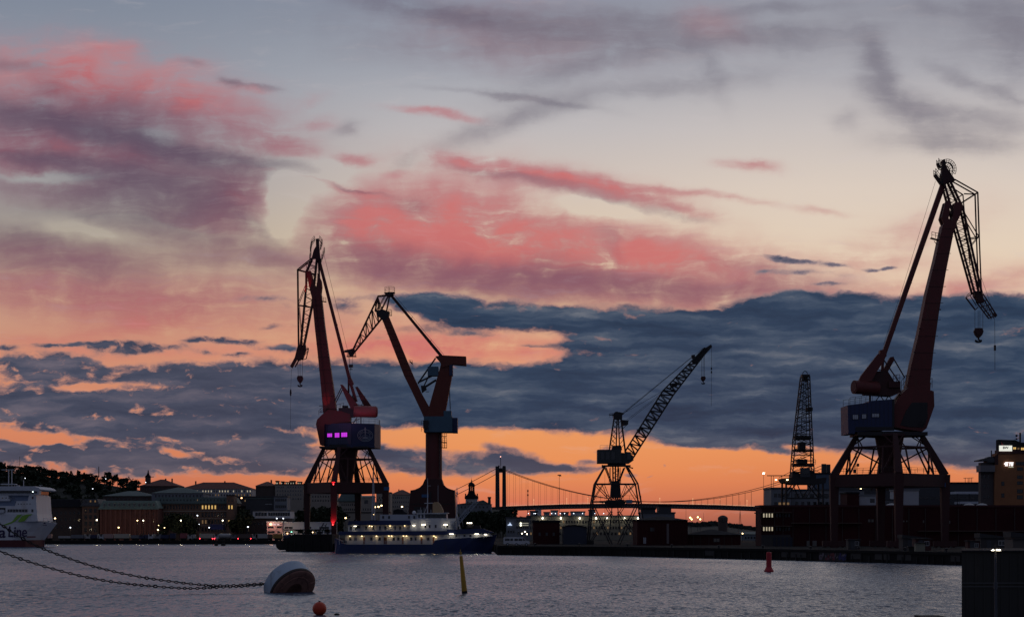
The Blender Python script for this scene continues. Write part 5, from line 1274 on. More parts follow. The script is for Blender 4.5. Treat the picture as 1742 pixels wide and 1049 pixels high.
m = MB(470); m.pp([(1345, 860.6), (1400, 857), (1485, 859.6), (1485, 861.6), (1345, 861.9)], 1, 10); m.pp([(1520, 860.6), (1600, 858.6), (1690, 860.6), (1690, 861.7), (1520, 861.7)], 2, 9); m.build('roof_ridge', DROOF, b)
m = MB(470)
for x in (1317.5, 1332, 1349, 1377, 1405, 1433, 1461, 1490, 1518, 1546, 1574, 1602, 1630, 1662, 1694, 1726): m.pbox(x - .6, x + .6, 864, 930, -.2, -.03)
m.build('wall_posts', BRICKD, b)
m = MB(470); m.pbox(1295, 1345, 909, 931, -.3, -.04); m.build('ground_storey', mat('dull_grey_render', (.055, .05, .05), .85, .3), b)
m = MB(470)
for x in (1315, 1322, 1329, 1336, 1343): m.pbox(x, x + 4.6, 913, 929, -.42, -.32)
m.build('bay_doors', mat('blue_black_doors', (.02, .024, .04), .7, .3), b)
for x0, x1 in ((1372, 1377), (1382, 1389)):
    m = MB(470); m.pbox(x0, x1, 919, 930, -.3, -.05); m.build('pale_panel', mat('pale_panel', (.15, .14, .13), .8, .2), b)
for i, x in enumerate((1528, 1662, 1684)):
    m = MB(465); c_ = at(x, 860.7, 465, 8); m.lathe(c_, [(1.8 if i else 1.5, 0), (1.6, .3), (1.0, .65), (.2, .85)], 18)
    o = m.build('roof_dome', mat('pale_dome', (.30, .31, .33), .5, .1)); tag(o, ['low pale roof dome left of the others, behind the crane leg', 'low pale roof dome just left of the brick tower foot', 'low pale roof dome right at the brick tower foot'][i], 'roof dome')
# office storeys visible above it
building('office_block', 'pale grey office wing left of the end-on lattice crane', 1312, 1346, 831, 620, 18, GREYW, ('flat', 0, DGREY), [(1316, 1344, 4, 842, 4, 5), (1316, 1344, 4, 856, 4, 4, .5, L_WIND)], z0=QZ)
building('office_block', 'pale grey office with two window rows between the end-on crane and the tallest crane', 1346.6, 1470, 834, 624, 18, GREYW, ('flat', 0, DGREY), [(1350, 1412, 5, 843, 6, 6), (1350, 1412, 6, 856, 4, 5), (1430, 1466, 3, 843, 6, 6)], z0=QZ)
building('plant_box', 'blue-grey box on the roof left of the tallest crane leg', 1384, 1416, 806, 640, 14, mat('dull_blue_box', (.07, .10, .15), .7, .2), ('flat', 0, DROOF), (), z0=QZ)
building('office_block', 'wide dark flat-roofed block seen through the portal of the tallest crane', 1416, 1680, 822, 660, 24, DGREY, ('flat', 0, DROOF), [(1480, 1520, 6, 832, 4, 3, .15, L_WIND), (1540, 1660, 12, 846, 5, 3)], z0=QZ)
building('office_block', 'white boxy building seen through the right half of the tallest crane portal', 1529, 1563, 834, 600, 14, LGREY, ('flat', 0, GREYW), [], z0=QZ)
building('office_block', 'small white box building left of the crane centre leg above the warehouse roof', 1462, 1490, 843, 590, 12, LGREY, ('flat', 0, GREYW), [(1480, 1488, 1, 851, 6, 5)], z0=QZ)
building('office_block', 'dark brown low block left of the small white box above the warehouse', 1441, 1461, 839, 585, 12, FALU, ('flat', 0, DROOF), [], z0=QZ)
building('office_block', 'grey low wing with railing right of the crane centre leg', 1492, 1529, 851, 595, 12, GREYW, ('flat', 0, DGREY), [(1494, 1527, 5, 856, 4, 3)], z0=QZ)
for (y0, x0, lab) in ((835.5, 1626, 'upper pale roof band in front of the dark block left of the brick tower'), (852.5, 1633, 'lower pale roof band in front of the dark block left of the brick tower')):
    o = thing('roof_canopy', lab, 'canopy', at(x0 + 25, 860, 640)); m = MB(640); m.pbox(x0, 1682, y0, y0 + 4, 0, 8); m.build('fascia', mat('pale_canopy', (.45, .48, .55), .5, .1), o)
    m = MB(640)
    for x in (x0 + 4, x0 + 24, x0 + 44): m.pb(x, y0 + 4, x, 880, 1, dy=1)
    m.build('post', STEEL, o)
# ---- brick tower with signs
Yt = 560; k = Yt / FOC
t = thing('office_tower', 'orange-brown brick office tower with two white lit signs at the right edge', 'building', (X_(1720, Yt), Yt, QZ))
def zt_(py): return CAMH + (HORZ - py) * k
TB = mat('lamplight_tinted_brick', (.30, .125, .055), .85, .2, 1.5)  # brick colour raised and warmed to stand in for warm lamplight
m = MB(Yt); m.pbox(1692, 1790, 771, 925, 0, 3); m.build('wall', TB, t)
m = MB(Yt); m.pbox(1697, 1790, 765, 771, -.3, 3.3); m.pp([(1692, 776), (1698, 771), (1698, 790), (1692, 790)], -.1, 2.9); m.build('top_storey', mat('dark_top_storey', (.05, .02, .02), .8, .3), t)
m = MB(Yt); m.pp([(1699, 765), (1699, 747), (1728, 748), (1737, 752), (1790, 753), (1790, 765)], .4, 3.2); rr = m.build('roof', DROOF, t)
m = MB(Yt); m.pp([(1704, 763), (1704, 751), (1712, 764)], .2, .35); m.build('red_gable_panel', mat('red_panel', (.16, .02, .03), .6, .2), t)
m = MB(Yt); m.pbox(1670, 1691.8, 786, 925, 1, 4); m.build('side_wing', mat('grey_wing', (.085, .07, .07), .8, .2), t)
m = MB(Yt); m.pbox(1667, 1691.8, 791, 802, -.6, 4.4); m.build('balcony', mat('pale_balcony', (.17, .16, .17), .8, .2), t)
m = MB(Yt); m.pp([(1664, 782), (1678, 778.5), (1691.8, 778), (1691.8, 786), (1680, 786), (1680, 783.5), (1664, 784)], 0, 5); m.pp([(1678, 779), (1684, 776), (1691, 776), (1691, 779)], 1, 4); m.build('wing_roof', DGREY, t)
m = MB(Yt); m.pb(1690, 765, 1690, 778, 1.6, dep=1.6, dy=2.4); m.pb(1738.5, 735, 1738.5, 758, 2.4, dep=2.4, dy=2); m.build('flue', STEEL, rr)
m = MB(Yt); m.pb(1727, 748, 1739, 743, .5, dy=2.4); m.lathe(at(1733, 742, Yt, 2.4), [(.1, 0), (.35, .2), (.35, .5), (.1, .7)], 10); m.lathe(at(1733, 747, Yt, 2.4), [(.1, 0), (.3, .2), (.3, .4), (.1, .5)], 10); m.build('aerial', STEEL, rr)
sg = MB(Yt); sg.pbox(1699, 1720.5, 757.5, 767, -.9, -.45); sb = sg.build('sign_box', glow('white_sign_glow', (1, 1, .90), .8), t)
text_mesh('sign_letters', 'BW', mat('black_letter', (.01, .01, .01), .6, .1), (X_(1704.8, Yt), Yt - .93, zt_(763.4)), 4.3 * k, sb, width=9.6 * k, bold=.03)
sg = MB(Yt)
m = MB(Yt)      # second sign: arrow-like emblem, the letters TE and a small underline
m.pp([(1707.5, 788.6), (1710, 786.4), (1710, 785.6), (1715.5, 785.6), (1714.9, 787), (1712.2, 787), (1712, 788), (1714.6, 788), (1714.2, 789.4), (1711.6, 789.4), (1711.4, 790.6), (1714.6, 790.6), (1714.2, 792), (1709.4, 792), (1710, 789.8)], -.35, -.1)
G2 = glow('bright_sign_glow', (1, .98, 1), 1.6)
m.build('sign_emblem', G2, t)
text_mesh('sign_letters', 'TE', G2, (X_(1716, Yt), Yt - .2, zt_(792)), 6.2 * k, t, width=8.2 * k, bold=.04, shear=.25)
m = MB(Yt); m.pbox(1715.5, 1723.5, 793.4, 794.4, -.35, -.1); m.build('sign_underline', glow('soft_sign_glow', (.9, 1, .8), .5), t)
for (x, y, w_, h_, lit) in ((1732, 788, 6, 4, 0), (1741, 788, 8, 4, 0), (1735, 797, 8, 4, 0), (1735, 811, 8, 4, 0), (1735, 821, 8, 4, 0), (1735, 835, 8, 5, 0), (1735, 845, 8, 5, 0), (1706, 822, 4, 6, 0), (1706, 842, 4, 6, 0), (1683, 810, 3, 5, 0), (1683, 826, 3, 5, 0), (1683, 844, 3, 5, 0), (1676, 810, 3, 5, 0), (1676, 826, 3, 5, 0), (1676, 844, 3, 5, 0), (1725.5, 762, 4.5, 3.5, 1), (1732, 762.5, 3, 3, 2), (1739, 763, 5, 4, 1)):
    put_window(t, X_(x, Yt), Yt + (1 if x < 1692 else (-.3 if y < 770 else 0)), zt_(y), w_ * k, h_ * k, (GLASS, L_WIN, L_WIND)[lit], FR_D)
for (x, y, e) in ((1722, 870, 900), (1704, 872, 500)):
    pass

# ================================================================== bridge
Yb = 3000.0; kb = Yb / FOC
B = thing('suspension_bridge', 'long suspension bridge with a twin-legged pylon crossing the orange horizon', 'bridge', (X_(851, Yb), Yb, 0))
DK = mat('bridge_steel', (.035, .032, .035), .7, .2, .05)
deckpts = [(600, 874), (770, 866), (860, 860.5), (960, 857.0), (1060, 855.5), (1140, 856.5), (1220, 858.3), (1288, 861), (1400, 867), (1500, 874)]
m = MB(Yb)
for (x0, y0), (x1, y1) in zip(deckpts, deckpts[1:]):
    a, b_ = at(x0, y0 + 4.3, Yb), at(x1, y1 + 4.3, Yb); m.bar(a, b_, 7.4 * kb, 14)
m.build('deck', DK, B)
m = MB(Yb)
for (x0, y0), (x1, y1) in zip(deckpts, deckpts[1:]):
    a, b_ = at(x0, y0 + .3, Yb, -7.4), at(x1, y1 + .3, Yb, -7.4); m.bar(a, b_, .5 * kb, .5)
    n = int((x1 - x0) / 5)
    for i in range(n):
        t0 = (i + .5) / n; x = x0 + (x1 - x0) * t0; y = y0 + (y1 - y0) * t0
        m.pbox(x - 1.4, x + .9, y + 4.6, y + 5.6, -7.25, -7.05)
m.build('deck_railing', mat('pale_bridge_trim', (.20, .19, .19), .7, .1, .05), B)
m = MB(Yb)
def deck_y(x):
    for (x0, y0), (x1, y1) in zip(deckpts, deckpts[1:]):
        if x0 <= x <= x1: return y0 + (y1 - y0) * (x - x0) / (x1 - x0)
    return 866
for i in range(int((1300 - 862) / 2.1)):
    x = 862 + i * 2.1; y = deck_y(x); m.pbox(x - .3, x + .3, y - .9, y - .3, -7.5, -7.2)
o_ = m.build('deck_lights', glow('deck_light_glow', (1, .80, .50), 1.3), B); o_['kind'] = 'stuff'
for d, xs in ((-11, (843, 849.5)), (11, (854.5, 860.5))):
    m = MB(Yb); m.pp([(xs[0], 793), (xs[1], 793), (xs[1] + 1.0, 888), (xs[0] - .4, 888)], d - 4, d + 4); m.build('pylon_leg', DK, B)
m = MB(Yb); m.pbox(849, 855, 796, 803, -9, 9); m.pbox(847.5, 850, 791.5, 794, -12, -8); m.pbox(855, 860, 791.5, 794, 8, 12); m.build('pylon_crossbeam', DK, B)
m = MB(Yb); m.pb(852, 797, 851.6, 777, 1.0); m.build('pylon_mast', DK, B)
m = MB(Yb); m.pbox(850.9, 852.3, 775.6, 777, -.6, .6); m.build('beacon', L_RED and glow('salmon_beacon_glow', (1, .5, .4), 3), B)
def cable(xa, ya, xb, yb, sag, d, nm='main_cable'):
    m = MB(Yb); n = 26; pv = None
    for i in range(n + 1):
        t = i / n; p = (xa + (xb - xa) * t, ya + (yb - ya) * t + sag * 4 * t * (1 - t))
        if pv: m.pb(*pv, *p, .9, dy=d)
        pv = p
    return m.build(nm, DK, B)
def ycab(x, xa, ya, xb, yb, sag): t = (x - xa) / (xb - xa); return ya + (yb - ya) * t + sag * 4 * t * (1 - t)
cable(846, 796, 700, 866, 3, -11); cable(857, 798, 715, 868, 3, 11)
Lp = (846, 795, 1400, 790, 60.5); Lq = (857, 797, 1410, 792, 58.5)
cable(*Lp, -11); cable(*Lq, 11)
m = MB(Yb)
for i in range(40):
    x = 863 + i * 10.6
    if abs(x - 1090) < 75: continue
    for L_, d in ((Lp, -11), (Lq, 11)):
        xx = x + (3.5 if d > 0 else 0); yc = ycab(xx, *L_)
        if yc < deck_y(xx) - 1: m.pb(xx, yc, xx, deck_y(xx) + 1, .28, dy=d)
m.build('hangers', DK, B)
for i, x in enumerate((908, 964, 1000, 1122, 1178, 1224, 1270)):
    m = MB(Yb); y = deck_y(x); m.pb(x, y, x, y - 9, .3, dy=-6); m.pbox(x - .6, x + .6, y - 9.8, y - 9, -6.4, -5.6); l = m.build('deck_lamp', glow('amber_glow', (1, .6, .3), 1.2), B)
for d, xs in ((-11, (1396, 1403)), (11, (1408, 1414))):
    m = MB(Yb); m.pp([(xs[0], 789), (xs[1], 789), (xs[1] + .6, 890), (xs[0] - .6, 890)], d - 4, d + 4); m.build('pylon_leg', DK, B)

# ---- masts and floodlight poles on the skyline
def pole(name, label, x, y0, y1, Y, w, head=None, glowm=None, cat='mast', extra=None, group=None):
    o = thing(name, label, cat, at(x, y0, Y), group)
    m = MB(Y); m.pb(x, y0, x, y1, w, w2=w * .6)
    if extra: extra(m)
    m.build('pole', STEEL, o)
    if head:
        m = MB(Y); m.pbox(x - head / 2, x + head / 2, y1 - 1.2, y1 + .4, -.5, .5); m.build('lamp_head', glowm or STEEL, o)
    return o
pole('radio_mast', 'red and white banded radio mast standing behind the bridge deck near the pylon', 898, 892, 832, 2700, 1.6, extra=lambda m: [m.pbox(896.8, 899.2, y, y + 3, -.9, .9) for y in (833, 840)])
pole('floodlight_mast', 'tall unlit floodlight mast with a flat head left of the middle lattice crane', 951.5, 912, 808, 900, .9, 6, DGREY, 'floodlight', extra=lambda m: m.pb(951, 809, 955, 809, 1))
pole('floodlight_mast', 'tall floodlight mast with one brilliant lamp left of the end-on lattice crane', 1299, 900, 805, 620, .8, 2.2, glow('brilliant_lamp_glow', (1, .85, .62), 22), 'floodlight')
pole('radio_mast', 'thin mast rising behind the middle lattice crane', 1029, 900, 806, 900, .5)
pole('radio_mast', 'thin lattice mast with two legs at the gap left of the long warehouse', 1259, 905, 852, 900, .5, extra=lambda m: [m.pb(1256, 905, 1259, 868, .5), m.pb(1262, 905, 1259, 868, .5)])
pole('radio_mast', 'short thin mast right of the barn-like shed roof', 1167, 885, 862, 1000, .5)
pole('radio_mast', 'short thin mast left of the water tower', 1197, 890, 872, 1000, .5)
pole('radio_mast', 'thin mast on the wooded hill behind the ferry', 33.5, 800, 776, 1380, .7)
pole('radio_mast', 'dark thick mast on the wooded hill right of its dip', 168, 812, 793, 1380, 1.4)
pole('radio_mast', 'lattice mast seen between the legs of the tallest crane', 1456, 815, 765, 700, .9, extra=lambda m: [m.pb(1453, 812, 1455, 770, .5), m.pb(1459, 812, 1457, 770, .5)] + [m.pb(1453.4, 808 - 7 * i, 1458.6, 804 - 7 * i, .5) for i in range(6)] + [m.pbox(1452, 1455, 798, 804, -.8, .8), m.pbox(1458, 1461, 788, 793, -.8, .8)])
pole('rooftop_aerial', 'cluster of small aerials on the flat roof right of the tallest crane', 1647, 820, 813, 670, 1.0, extra=lambda m: [m.pb(x, 820, x, 812, .7) for x in (1642, 1650, 1653)] + [m.pb(1639, 813, 1656, 812, .7)])

# ================================================================== hills and trees
EARTH = mat('wooded_slope', (.010, .012, .008), .95, .4, .1)
def hill(pts, Yr, Yf, Yb_, z0):
    m = MB(); rows = []
    for (x, y) in pts:
        t = at(x, y, Yr)
        n1_ = 2.0 * mnoise.noise(Vector((x * .03, Yr, 0)))
        rows.append([m.bm.verts.new((t.x, Yf, z0)), m.bm.verts.new((t.x, (Yf + Yr) / 2, z0 + (t.z - z0) * .62)), m.bm.verts.new((t.x, Yr, t.z + n1_ * .3)), m.bm.verts.new((t.x, Yb_, z0))])
    for A, B2 in zip(rows, rows[1:]):
        for i in range(3): m.face([A[i], B2[i], B2[i + 1], A[i + 1]])
    o = m.build('hill', EARTH); o['kind'] = 'structure'
hill([(-60, 800), (0, 800), (20, 803), (60, 806), (90, 812), (130, 817), (165, 820), (195, 826), (230, 832), (300, 842), (430, 848), (520, 846), (620, 852), (700, 858), (780, 868), (800, 880)], 1400, 1170, 1900, FZ)
hill([(760, 880), (800, 872), (840, 866), (862, 868), (880, 878), (905, 892), (930, 900)], 1250, 1120, 1500, FZ)
hill([(1085, 893), (1140, 891), (1180, 894), (1210, 892), (1235, 895), (1262, 899), (1290, 905), (1500, 905), (1800, 904)], 2600, 2350, 3000, FZ)
hill([(870, 900), (900, 894), (960, 893), (1040, 894), (1100, 894), (1180, 897)], 2560, 2300, 2900, FZ)

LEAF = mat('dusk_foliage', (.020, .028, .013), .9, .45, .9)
BARK = mat('bark', (.04, .03, .024), .9, .3, 2)
def tree_meshes(seed, n=150, conifer=False, lean=0):
    rng = random.Random(seed)
    m = MB()
    lumps = []
    if conifer:
        for i in range(9): lumps.append((rng.uniform(-.04, .04), rng.uniform(-.04, .04), .22 + .085 * i, .27 * (1 - i / 10), .09))
    else:
        for i in range(rng.randint(6, 9)):
            a = rng.uniform(0, 2 * pi); d = rng.uniform(.03, .30)
            lumps.append((d * cos(a), d * sin(a), rng.uniform(.40, .86) - d * .25, rng.uniform(.13, .22), rng.uniform(.09, .17)))
    for i in range(n):
        x, y, z_, r_, h_ = lumps[i % len(lumps)]
        a = rng.uniform(0, 2 * pi); e = rng.uniform(-1, 1); q = rng.uniform(.5, 1.12) 
        c = Vector((x + r_ * q * cos(a) * sqrt(1 - e * e), y + r_ * q * sin(a) * sqrt(1 - e * e), z_ + h_ * q * e))
        sz = rng.uniform(.04, .085)
        u_ = Vector((rng.gauss(0, 1), rng.gauss(0, 1), rng.gauss(0, .6))).normalized(); w_ = u_.cross(Vector((rng.gauss(0, 1), rng.gauss(0, 1), rng.gauss(0, 1)))).normalized()
        vs = [m.bm.verts.new(c + u_ * sz * p + w_ * sz * .8 * q_) for p, q_ in ((-1, -.4), (.1, -1), (1, .1), (.3, .9), (-.7, .8))]
        m.face(vs)
    me = bpy.data.meshes.new('crown'); m.bm.to_mesh(me); m.bm.free(); me.materials.append(LEAF)
    t = MB()
    t.tube((0, 0, -.02), (.01, 0, .5), .022, .014, 6); t.tube((.01, 0, .5), (0, .01, .8), .014, .004, 5)
    for x, y, z_, r_, h_ in lumps[:5]: t.tube((.01, 0, .3 + .1 * rng.random()), (x, y, z_), .009, .003, 4)
    mt = bpy.data.meshes.new('trunk'); t.bm.to_mesh(mt); t.bm.free(); mt.materials.append(BARK)
    return me, mt
TREES = [tree_meshes(i, 300 if i < 5 else 170, i >= 5) for i in range(7)]
def tree(px, py_top, Y, zbase, label, group, var=None, wide=1.0, rng=random):
    top = CAMH + (HORZ - py_top) * Y / FOC; h = max(2.0, top - zbase)
    v = rng.randrange(7) if var is None else var
    me, mt = TREES[v]
    o = thing('tree', label, 'tree', (X_(px, Y), Y, zbase), group)
    for nm, d in (('crown', me), ('trunk', mt)):
        c = bpy.data.objects.new(nm, d); COL.objects.link(c); c.parent = o
    w_ = h * wide * rng.uniform(.85, 1.15)
    o.scale = (w_, w_, h); o.rotation_euler = (0, 0, rng.uniform(0, 6.28))
    return o
R_ = random.Random(11)
sky_left = [(0, 784), (8, 786), (14, 790), (24, 796), (33, 791), (42, 790), (50, 793), (60, 793), (66, 790), (72, 797), (80, 801), (88, 797), (96, 801), (104, 804), (113, 801), (121, 805), (132, 799), (141, 808), (150, 808), (158, 810), (171, 813), (183, 801), (192, 808), (200, 805), (208, 811), (216, 809), (224, 816), (233, 815)]
def slope_z(px, Y_, pts, Yr, Yf):
    for (xa, ya), (xb, yb) in zip(pts, pts[1:]):
        if xa <= px <= xb:
            y = ya + (yb - ya) * (px - xa) / (xb - xa); zt2 = CAMH + (HORZ - y) * Yr / FOC
            return FZ + (zt2 - FZ) * min(1, (Y_ - Yf) / (Yr - Yf))
    return FZ
HP = [(-60, 800), (0, 800), (20, 803), (60, 806), (90, 812), (130, 817), (165, 820), (195, 826), (230, 832), (300, 842), (430, 848), (520, 846), (620, 852), (700, 858), (780, 868), (800, 880)]
for i, (x, y) in enumerate(sky_left):
    zb = slope_z(x, 1400, HP, 1400, 1170) - 1.0
    tree(x, y, 1400, zb, 'dark tree standing out along the crest of the wooded hill behind the ferry', 'skyline trees on the wooded hill', R_.choice([0, 1, 2, 3, 4, 4, 5]), .95, R_)
for i in range(44):
    x = R_.uniform(-5, 238); zb = slope_z(x, 1400, HP, 1400, 1170) - 1.0; Yt_ = 1392
    o = tree(x, CAMH, Yt_, zb, 'dark tree standing out along the crest of the wooded hill behind the ferry', 'skyline trees on the wooded hill', None, 1, R_)
    h = R_.uniform(4.0, 7.5); o.scale = (h * 1.4, h * 1.4, h)
for i in range(150):
    x = R_.uniform(-5, 245); Yt_ = R_.uniform(1230, 1385)
    X_w = X_(x, Yt_); xr = 871 + X_w * FOC / 1400
    zb = slope_z(xr, Yt_, HP, 1400, 1170) - .8
    o = tree(x, CAMH, Yt_, zb, 'dark tree on the slope of the wooded hill behind the ferry', 'trees on the slope behind the ferry', None, 1, R_)
    h = R_.uniform(7.5, 12); o.scale = (h * 1.1, h * 1.1, h)
for i in range(26):
    x = R_.uniform(516, 574); Yt_ = R_.uniform(900, 1000)
    tree(x, R_.uniform(856, 880), Yt_, FZ, 'dark leafy tree behind the white terminal under the left crane', 'trees behind the white terminal', R_.randrange(5), .9, R_)
for x, y, Yt_ in ((286, 873, 870), (295, 868, 871), (305, 866, 869), (314, 870, 871), (322, 875, 869), (330, 884, 870), (279, 886, 870)):
    tree(x, y, Yt_, FZ, 'broad dark tree in the clump before the green-roofed brick office', 'tree clump before the brick office', R_.randrange(5), .85, R_)
for x, y in ((407, 868), (416, 862), (424, 872), (401, 880)):
    tree(x, y, 871, FZ, 'dark tree at the gap right of the lit brick office', 'trees right of the lit brick office', R_.randrange(5), .8, R_)
HP2 = [(760, 880), (800, 872), (840, 866), (862, 868), (880, 878), (905, 892), (930, 900)]
for i in range(60):
    x = R_.uniform(770, 895); ytop = 857 if x < 865 else 857 + (x - 865) * .85
    Yt_ = R_.uniform(905, 1230)
    tree(x, R_.uniform(ytop, ytop + 14) + (0 if Yt_ > 1100 else 8), Yt_, FZ if Yt_ < 1120 else slope_z(871 + X_(x, Yt_) * FOC / 1250, Yt_, HP2, 1250, 1120) - 1, 'dark tree in the wood between the ship and the bridge pylon', 'trees left of the bridge pylon', R_.randrange(5), .75 if Yt_ > 1100 else .6, R_)
# far wood along the horizon: reads as one mass
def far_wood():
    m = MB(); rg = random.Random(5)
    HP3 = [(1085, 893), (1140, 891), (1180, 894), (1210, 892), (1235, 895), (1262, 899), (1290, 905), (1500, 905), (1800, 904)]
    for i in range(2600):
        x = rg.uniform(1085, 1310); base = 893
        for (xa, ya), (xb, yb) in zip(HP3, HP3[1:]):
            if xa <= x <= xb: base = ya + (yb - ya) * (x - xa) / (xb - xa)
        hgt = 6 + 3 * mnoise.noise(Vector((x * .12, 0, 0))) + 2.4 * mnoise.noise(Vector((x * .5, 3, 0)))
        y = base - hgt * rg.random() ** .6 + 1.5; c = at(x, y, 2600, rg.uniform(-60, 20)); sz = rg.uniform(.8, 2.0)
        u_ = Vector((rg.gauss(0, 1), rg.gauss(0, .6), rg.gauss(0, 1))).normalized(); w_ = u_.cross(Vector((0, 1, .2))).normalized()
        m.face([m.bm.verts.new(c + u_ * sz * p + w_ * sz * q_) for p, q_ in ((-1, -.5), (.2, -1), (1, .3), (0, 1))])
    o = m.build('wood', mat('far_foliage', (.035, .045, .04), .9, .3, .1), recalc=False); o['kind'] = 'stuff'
far_wood()

# ================================================================== street lamps
def street_lamp(px, py, Y, zg, glowm, label, group, size=.5, arm=0):
    o = thing('street_lamp', label, 'street lamp', (X_(px, Y), Y, zg), group)
    z = CAMH + (HORZ - py) * Y / FOC; X = X_(px, Y)
    m = MB(); m.tube((X, Y, zg), (X, Y, z - .1), .09, .05, 6); m.bar((X, Y, z - .05), (X + arm, Y - .3, z), .08); m.build('pole', STEEL, o)
    m = MB(); m.lathe((X + arm, Y - .35, z - .12), [(.1 * size, 0), (.3 * size, .06 * size), (.3 * size, .4 * size), (.1 * size, .5 * size)], 10); m.build('lamp_head', glowm, o)
    return o
lampset = [(120, 897, .9, L_COOL, 'before the dark block right of the ferry bow'), (82, 883, .8, L_WARM, 'just right of the ferry bow, left of a pair'), (94, 881.5, 1.1, L_WARM, 'just right of the ferry bow, right of a pair'),
           (146, 868, .6, L_WIND, 'left of the green-roofed warehouse'), (165, 884.5, 1.1, L_WHITE, 'at the left corner of the brick warehouse'), (202, 897, 1, L_WARM, 'low before the brick warehouse'), (234, 885, .9, L_WARM, 'before the right half of the brick warehouse, left of a pair'), (244, 885, .9, L_WHITE, 'before the right half of the brick warehouse, right of a pair'),
           (269, 901, 1.1, L_WARM, 'at the right corner of the brick warehouse, low'), (270, 893, .5, L_WARM, 'at the right corner of the brick warehouse, high and dim'), (280, 897, .7, L_WARM, 'between the warehouse and the tree clump'),
           (308, 885, 1, L_WHITE, 'before the tree clump'), (336, 876.5, .9, L_COOL, 'right of the tree clump, high'), (339, 891, .5, L_COOL, 'right of the tree clump, dim and low'), (356, 897, .8, L_COOL, 'left of the blue canopy'), (379, 885, 1, L_WHITE, 'right of the blue canopy'),
           (422, 896, 1, L_COOL, 'before the dark ground storey'), (471, 881.5, .9, L_COOL, 'under the banded block, left of a pair'), (482, 881.5, .9, L_COOL, 'under the banded block, right of a pair'),
           (496, 904.5, .8, glow('green_signal_glow', (.2, 1, .6), 6), 'with a green lens before the white terminal, left of two'), (521, 904.5, .8, glow('green_signal_glow', (.2, 1, .6), 6), 'with a green lens before the white terminal, right of two'), (532, 905, .8, L_WARM, 'with an orange lens before the white terminal'), (489, 907, 1.0, glow('amber_lamp_glow', (1, .5, .2), 6), 'amber, at the right end of the pink-lit wall')]
for x, y, s_, g_, lab in lampset:
    o = street_lamp(x, y, 861, FZ, g_, 'small lamp ' + lab, 'lamps along the far quay', .95 * s_)
    if y > 875 and s_ >= .9: lamp('POINT', (X_(x, 861), 860.2, CAMH + (HORZ - y) * 861 / FOC - .5), 130, (1, .78, .5), .2, 'street_light', o)
street_lamp(406, 847, 960, FZ, glow('amber_lamp_glow', (1, .5, .2), 6), 'tall amber street lamp on a slope right of the lit brick office', None, 1.2, 1.5)
for x, y, Y, lab in ((43, 813, 1290, 'on the wooded hill behind the ferry mast'), (180, 814, 1300, 'on the hill left of the roof turret'), (248, 820, 1120, 'under the roof turret'), (158, 831, 1200, 'below the hill crest above the narrow block')):
    street_lamp(x, y, Y, slope_z(min(790, 871 + X_(x, Y) * FOC / 1400), Y, HP, 1400, 1170), L_COOL, 'tiny white lamp ' + lab, 'lamps on the hill', .8)
for x, y, lab in ((637, 875, 'lowest of the lamps beside the white two-legged mast'), (638, 862.5, 'left of three lamps beside the white two-legged mast'), (644, 862, 'middle of three lamps beside the white two-legged mast'), (649, 860, 'right of three lamps beside the white two-legged mast'), (684, 862, 'before the cream block with the tile roof'), (588, 881, 'just right of the red-lit crane leg')):
    street_lamp(x, y, 900, FZ, L_WARM, 'warm street lamp ' + lab, 'street lamps behind the ship', 1.2)
for x, y, lab in ((1174, 880, 'left of the pair right of the barn-like shed'), (1176.5, 883, 'lower one beside the left lamp of the pair'), (1187, 879.5, 'right of the pair right of the barn-like shed'), (1191, 883, 'short one right of the pair beyond the barn-like shed')):
    street_lamp(x, y, 700, QZ, glow('yellow_green_glow', (1, .95, .35), 7), 'yellow street lamp, ' + lab, 'street lamps right of the barn-like shed', .85)
for x, y, lab in ((1263, 907, 'low before the gap left of the long warehouse'), (972, 907, 'low beside the arched tank shed'), (888, 907, 'beside the white van, left one'), (893, 904, 'beside the white van, upper one'), (896.5, 908, 'beside the white van, right one'), (1429, 855, 'on the warehouse roof left of the tallest crane leg'), (1464, 831, 'under the portal beam of the tallest crane')):
    street_lamp(x, y, 660, QZ, L_WHITE if x < 1000 else L_WARM, 'small white lamp ' + lab, 'lamps on the near quay', .7)

